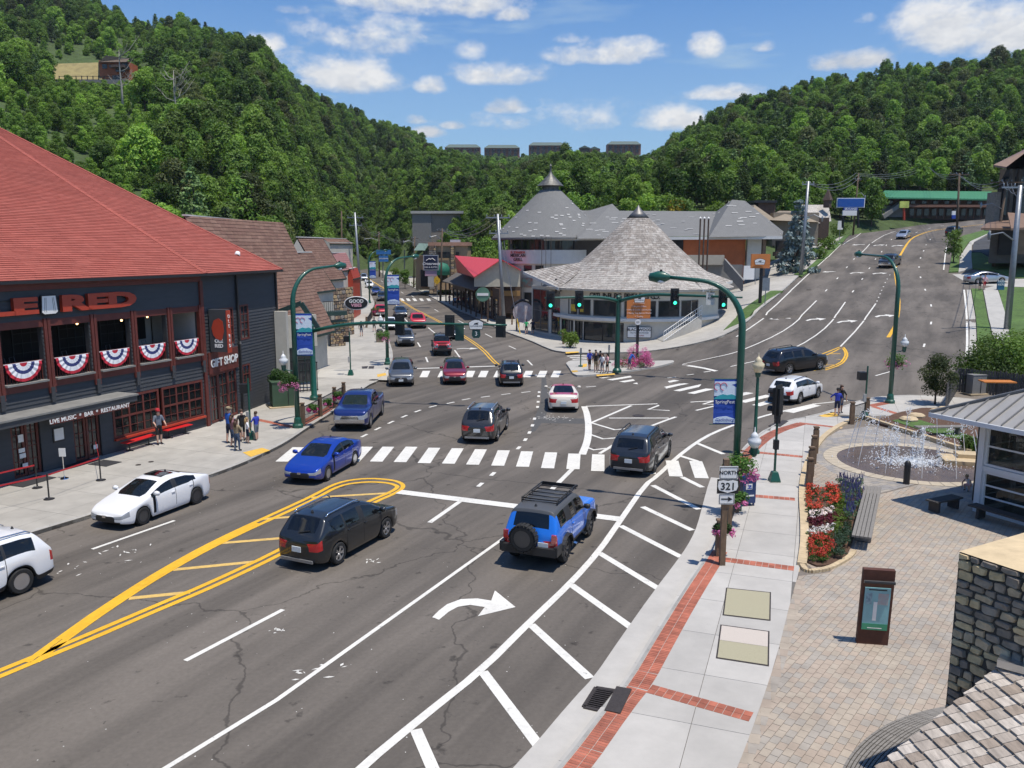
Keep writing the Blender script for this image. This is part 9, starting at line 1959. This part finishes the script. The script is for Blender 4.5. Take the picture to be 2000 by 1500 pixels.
mShN=[mat('grey shake '+n_,c_,.9,var=.28,scale=14,stretch=(1,.25,1),bump=.4,bscale=50,bdist=.01) for n_,c_ in (('a',(.42,.37,.315)),('b',(.34,.295,.25)),('c',(.28,.23,.185)),('d',(.47,.42,.365)))]
mb=MB(); P=[Bm+uu*a+vv*b for a,b in pol]; mb.add([p-nrm*.02 for p in P]+[p-nrm*.2 for p in P],[(0,1,2,3),(7,6,5,4),(0,1,5,4),(1,2,6,5),(2,3,7,6),(3,0,4,7)]); mb.build('deck',mDarkW,sr,world=True); shingles(sr,Bm,uu,vv,pol,.235,.21,.045,mShN,300,'shake',.02,stuff='shakes',vary=.22,seed=6); mb=MB(); q=ws_.pt(1.1,3.55,.05); mb.box(tuple(q),(.5,.3,.12),rz=R(-40)); mb.build('flashing',mRimS,sr,world=True)
o_=smooth([(p.x,p.y) for p in GG([(1600,1600),(1636,1512),(1665,1460),(1720,1415),(1790,1388),(1862,1374)],PZ+.55)],2); i_=smooth([(p.x,p.y) for p in GG([(1680,1600),(1702,1530),(1728,1485),(1780,1436),(1840,1406),(1890,1394)],PZ+.55)],2); cb=thing('curved_bench','long curved weathered slat bench below the shake roof','bench',(o_[10].x,o_[10].y,PZ))
for k in range(9):
 t=(k+.5)/9; m_=min(len(o_),len(i_)); P=[Vector((*(o_[j]*(1-t)+i_[j]*t),PZ+.5)) for j in range(m_)]; mb=MB()
 for a,b in zip(P,P[1:]): mb.bar(a,b+(b-a)*.03,.044,.05)
 mb.build('slat',mGreyB,cb,world=True)
for j in range(2,len(o_)-1,5): mb=MB(); mb.bar((o_[j].x,o_[j].y,PZ+.25),(i_[j].x,i_[j].y,PZ+.25),.12,.45); mb.build('support',mDarkW,cb,world=True)
pf=[G(1846,800,PZ),G(1868,765,PZ),G(1945,772,PZ),G(2060,790,PZ)]; T=thing('picket_fence','grey weathered picket fence behind the splash pad','fence',tuple(pf[0])); mPk=mat('charcoal pickets',(.075,.07,.065),.9,var=.3,scale=5,stretch=(4,4,.5),rand=.2)
for a,b in zip(pf,pf[1:]):
 d=b-a; n=int(d.length/.16)
 for k in range(n): q=a+d*(k/n); h_=1.55+r_.uniform(-.05,.05); mb=MB(); mb.box((0,0,h_/2),(.13,.03,h_),rz=math.atan2(d.y,d.x)); mb.add([(-.05,0,h_),(.05,0,h_),(0,0,h_+.07)],[(0,1,2)]); o=mb.build('picket',mPk,T); o.location=q-pf[0]
 mb=MB(); mb.bar(a+Vector((0,0,1.2)),b+Vector((0,0,1.2)),.06,.08); mb.build('rail',mPk,T,world=True)
dt=Dy(1948,745,51); tb=thing('dining_table','orange topped table behind the picket fence','table',(dt.x,dt.y,.2)); mb=MB(); mb.box((0,0,dt.z-.2),(1.9,.9,.07),rz=-.1); mb.build('top',mat('orange table top',(.52,.18,.03),.5,var=.1),tb); mb=MB(); mb.tube([(0,0,0),(0,0,dt.z-.25)],.06,6); mb.build('leg',mBlackM,tb)
for i,(px,py,s_) in enumerate([(1775,822,.5),(1790,815,.45),(1830,806,.4),(1845,802,.4),(1856,812,.35)]): mb=MB(); mb.lathe([(s_,0),(s_*1.05,.12),(s_*.8,.22),(0,.24)],7); o=mb.build('flat_stone',mSand,None,label=['flat tan stepping stone nearest the railing in the garden','second flat tan stone from the railing','flat tan stone under the ornamental tree','flat tan stone right of the ornamental tree','small flat stone before the picket fence'][i],cat='stone'); o.location=G(px,py,PZ+.12); o.rotation_euler=(0,0,i*1.3)
slatbench('low grey bench on the lawn before the picket fence',G(1835,848,PZ+.15),(1,.05),2.6,.5,.4,mGreyB,4,PZ+.15)
for i,(px,py) in enumerate([(1895,880),(1920,888),(1945,893),(1965,900)]): shrub('garden_plant',['dark leafy plant at the left end of the bed under the pavilion roof','second leafy plant from the left under the pavilion roof','third leafy plant from the left under the pavilion roof','leafy plant nearest the pavilion column'][i],tuple(G(px,py,PZ+.1)),.55,.5,.8,('mid','dark')[i%2],seed=160+i,n=8,per=90,ls=.06,cat='plant')
mb=MB(); q=G(1935,905,PZ); mb.box((0,0,.09),(4.2,1.5,.18)); mb.box((.3,.35,.27),(3.4,.8,.18)); o=mb.build('stone_steps',mSand,None,label='tan stone steps leading to the pavilion column',cat='steps'); o.location=q; o.rotation_euler=(0,0,R(-14))
# ============================================================ people
mSk=[mat('skin '+n_,c_,.6,var=.05) for n_,c_ in (('fair',(.56,.34,.25)),('tan',(.42,.24,.16)),('brown',(.20,.10,.06)))]
def cloth(n_,c_): return mat('cloth '+n_,c_,.85,var=.10,scale=9)
cl={'blue':cloth('blue',(.02,.11,.45)),'royal':cloth('royal blue',(.03,.05,.38)),'navy':cloth('navy',(.012,.018,.05)),'black':cloth('black',(.012,.012,.014)),'grey':cloth('grey blue',(.13,.15,.19)),'white':cloth('white',(.68,.69,.72)),'green':cloth('green',(.03,.38,.13)),'red':cloth('red',(.42,.02,.03)),'tan':cloth('khaki',(.30,.23,.14)),'pink':cloth('pink',(.70,.40,.42)),'denim':cloth('denim',(.05,.08,.14)),'sky':cloth('light blue',(.06,.28,.60)),'print':cloth('print',(.25,.12,.14)),'char':cloth('charcoal',(.05,.05,.055))}
hr={'brown':mat('brown hair',(.06,.03,.015),.6,var=.1),'black':mat('black hair',(.012,.01,.009),.5,var=0),'blond':mat('blond hair',(.38,.24,.10),.6,var=.1)}
def person(label,pos,face,h,top,bot,hair='brown',skin=0,arms=((.10,.10,-.05),(.10,.10,-.05)),stride=.06,bend=0.,longhair=False,hat=None,shorts=True,sit=False,hand=None):
 T=thing('person',label,'person',tuple(pos),R(face-90)); V=[];Ed=[];Rd=[];Tg=[]
 def v(x,y,z,r,par=None,tg='s'):
  V.append(Vector((x,y,z))); Rd.append(r)
  if par is not None: Ed.append((par,len(V)-1)); Tg.append(tg)
  return len(V)-1
 b=bend; lz=0. if not sit else -.58
 pe=v(0,0,.95+lz,.135); ab=v(0,.02+b*.25,1.10+lz,.125,pe,'t'); chs=v(0,.01+b*.6,1.30+lz-b*.15,.145,ab,'t'); nk=v(0,.02+b*.9,1.47+lz-b*.35,.055,chs,'t'); hd=v(0,.035+b*1.,1.57+lz-b*.4,.085,nk); cr=v(0,.02+b*1.1,1.67+lz-b*.45,.088,hd); v(0,.125+b*1.1,1.60+lz-b*.45,.014,hd)
 for s_,(ou,fe,fw) in zip((-1,1),arms):
  sh=v(s_*.17,.0+b*.75,1.41+lz-b*.25,.062,chs,'t'); el=v(s_*(.20+ou),fe+b*.75,1.15+lz-b*.3,.042,sh,'t' if not sit else 's'); wr=v(s_*(.20+ou*.8),fe+fw+b*.75+.06,.93+lz-b*.3+max(0,fw)*.9,.030,el); pl=v(s_*(.20+ou*.8),fe+fw+b*.75+.09,.86+lz-b*.3+max(0,fw)*1.1,.036,wr)
  c=V[pl]; dd=(V[pl]-V[wr]).normalized(); sdv=Vector((0,1,0)) if abs(dd.y)<.8 else Vector((1,0,0))
  for k,(o,l) in enumerate(((-.03,.055),(-.01,.075),(.01,.08),(.03,.07))): q=c+sdv*o+dd*l; f=v(q.x,q.y,q.z,.0095,pl); q2=q+dd*.03+Vector((-s_*.015,0,-.005)); v(q2.x,q2.y,q2.z,.008,f)
  q=V[wr]+sdv*.05+dd*.05; v(q.x,q.y,q.z,.010,wr)
  st=stride*s_
  if sit: hp=v(s_*.09,.02,.34,.085,pe,'b'); kn=v(s_*.16,.34,.40,.06,hp,'b'); an=v(s_*.14,.22,.07,.04,kn); v(s_*.15,.36,.03,.035,an,'f')
  else: hp=v(s_*.09,.0,.88,.088,pe,'b'); kn=v(s_*.10,st*.6+.02,.50,.058,hp,'b'); an=v(s_*.10,st-.02,.09,.040,kn,'s' if shorts else 'b'); v(s_*.11,st+.14,.035,.036,an,'f')
 me=bpy.data.meshes.new('body'); me.from_pydata([tuple(x) for x in V],Ed,[]); ob=bpy.data.objects.new('body',me); sm_=ob.modifiers.new('k','SKIN'); sm_.use_smooth_shade=True
 for i,sv in enumerate(me.skin_vertices[0].data): sv.radius=(Rd[i]*1.1,Rd[i]*1.1*(.75 if i in(0,1,2) else 1.)); sv.use_root=(i==0)
 sb_=ob.modifiers.new('u','SUBSURF'); sb_.levels=1; sb_.render_levels=1; ev,dg=evaluated(ob); m2=bpy.data.meshes.new_from_object(ev); bpy.data.objects.remove(ob); m2.name='body'; m2.materials.clear()
 for m_ in (mSk[skin],cl[top],cl[bot],mBlackP): m2.materials.append(m_)
 ix={'s':0,'t':1,'b':2,'f':3}; S=[(V[a],V[b_],ix[t]) for (a,b_),t in zip(Ed,Tg)]; mid=.95+lz
 for f in m2.polygons:
  c=f.center; best=9;bi=0
  for a,b_,t in S:
   d=b_-a; k=max(0,min(1,(c-a).dot(d)/max(d.length_squared,1e-6))); q=(c-a-d*k).length
   if q<best: best=q;bi=t
  if c.z<mid+.04 and bi==1 and abs(c.x)<.17: bi=2
  f.material_index=bi; f.use_smooth=True
 s=h/1.75; m2.transform(Matrix.Scale(s,4)); link('body',m2,T); c=V[cr]
 mb=MB(); mb.lathe([(.098,-.03),(.108,.03),(.095,.085),(.05,.12),(0,.13)],12,(c.x,c.y-.02,c.z-.0));
 if longhair: mb.tube([(c.x,c.y-.06,c.z),(c.x,c.y-.10,c.z-.15),(c.x,c.y-.11,c.z-.34)],[.09,.095,.06],8)
 mb.v=[tuple(Vector(x)*s) for x in mb.v]; mb.build('hair',hr[hair],T,smooth=True)
 if hat: mb=MB(); mb.lathe([(.112,.02),(.112,.09),(.06,.14),(0,.15)],12,(c.x,c.y-.01,c.z)); mb.box((c.x,c.y+.14,c.z+.03),(.15,.13,.015)); mb.v=[tuple(Vector(x)*s) for x in mb.v]; mb.build('cap',cl[hat],T,smooth=False)
 mb=MB()
 for x in(-.03,.03): mb.lathe([(0,-.012),(.012,0),(0,.012)],6,((c.x+x)*s,(c.y+.085)*s,(c.z-.055)*s))
 mb.build('eyes',mBlackP,T); return T
def at2(px,py,off=SW): return G(px,py,off)
ph=((.05,.10,.16),(.05,.10,.16))
person('man in grey shirt, black shorts and red cap between the red benches',at2(312,868),-50,1.8,'grey','black',hat='red',arms=ph)
person('man in a blue shirt and cap with patterned shorts by the restaurant',at2(449,866),60,1.85,'blue','navy',hat='tan'); person('woman in patterned top beside the man in blue',at2(456,874),40,1.66,'print','denim',longhair=True); person('long haired girl in jeans seen from behind by the kerb',at2(464,881),60,1.58,'tan','denim',hair='brown',longhair=True,shorts=False); person('boy in black shirt and shorts behind the green pole',at2(474,861),-60,1.62,'black','black'); person('small girl in white and blue beside the green pole',at2(484,866),20,1.32,'white','navy',hair='blond',longhair=True); person('boy in royal blue shirt right of the green pole',at2(502,860),150,1.5,'royal','grey')
IS=[(1151,723,'royal','black','youth in royal blue shirt at the left of the island group',0),(1163,723,'navy','black','youth in navy shirt behind the island group',0),(1164,727,'black','tan','youth in black shirt and khaki shorts in the island group',0),(1172,724,'black','black','youth in black partly hidden in the island group',0),(1176,729,'white','grey','girl in white top and grey shorts in the island group',1),(1186,728,'pink','black','girl with pink top and black shorts at the right of the group',1)]
for i,(px,py,t_,b_,lb,lh) in enumerate(IS): person(lb,at2(px,py),-60-20*i,1.66-.02*i,t_,b_,longhair=bool(lh),hair=('brown','black')[i%2],skin=i%2)
person('person in a blue top leaning over the island flowers',at2(1229,722),20,1.6,'blue','denim',bend=.35); person('woman in a royal blue shirt at the yellow kerb ramp',at2(1634,812),70,1.62,'royal','navy',hat='black',arms=((.22,.12,.1),(.08,.1,0))); person('curly haired woman in black beside the woman in blue',at2(1641,807),-80,1.68,'black','denim',longhair=True,skin=1)
person('small child in a white shirt crouching at the splash pad',at2(1894,958,PZ),200,1.15,'white','pink',hair='blond',sit=True,bend=.3); person('person sitting in the shade on the pavilion bench',at2(1935,985,PZ),150,1.6,'black','char',sit=True,skin=1)
for i,(px,py,f,t_,b_,lb) in enumerate([(706,657,90,'black','grey','walker in dark clothes on the left pavement seen from behind'),(731,648,80,'char','black','dark figure beside the bin on the left pavement'),(878,594,-70,'print','char','walker left of the pair on the far right pavement'),(889,598,-80,'sky','navy','walker with light blue backpack on the far right pavement'),(896,597,-80,'red','denim','walker in red on the far right pavement'),(1028,653,90,'green','black','person in green on the brewery forecourt'),(1040,653,90,'navy','black','person in navy beside the one in green on the forecourt'),(1913,567,-100,'char','black','dark dressed person before the silver sedan'),(1922,566,-100,'pink','red','person in red skirt before the silver sedan'),(716,517,90,'black','denim','rider crossing the far street')]): person(lb,at2(px,py,SW if i<9 else 0),f,1.7,t_,b_,hair=('brown','black')[i%2],stride=.12)
# ============================================================ air
hz=MB(); hz.box((0,555,107),(3200,1290,220)); vm_=bpy.data.materials.new('haze air'); vm_.use_nodes=True; nt=vm_.node_tree; nt.nodes.remove(nt.nodes['Principled BSDF']); pn_=nt.nodes.new('ShaderNodeVolumePrincipled'); pn_.inputs['Color'].default_value=(.84,.91,1,1); pn_.inputs['Density'].default_value=.00008; pn_.inputs['Anisotropy'].default_value=.3; nt.links.new(pn_.outputs[0],nt.nodes['Material Output'].inputs['Volume']); hz.build('haze',vm_,None,kind='stuff',label='thin summer haze in the air over the valley',cat='haze')
bpy.data.scenes.remove(WORK)
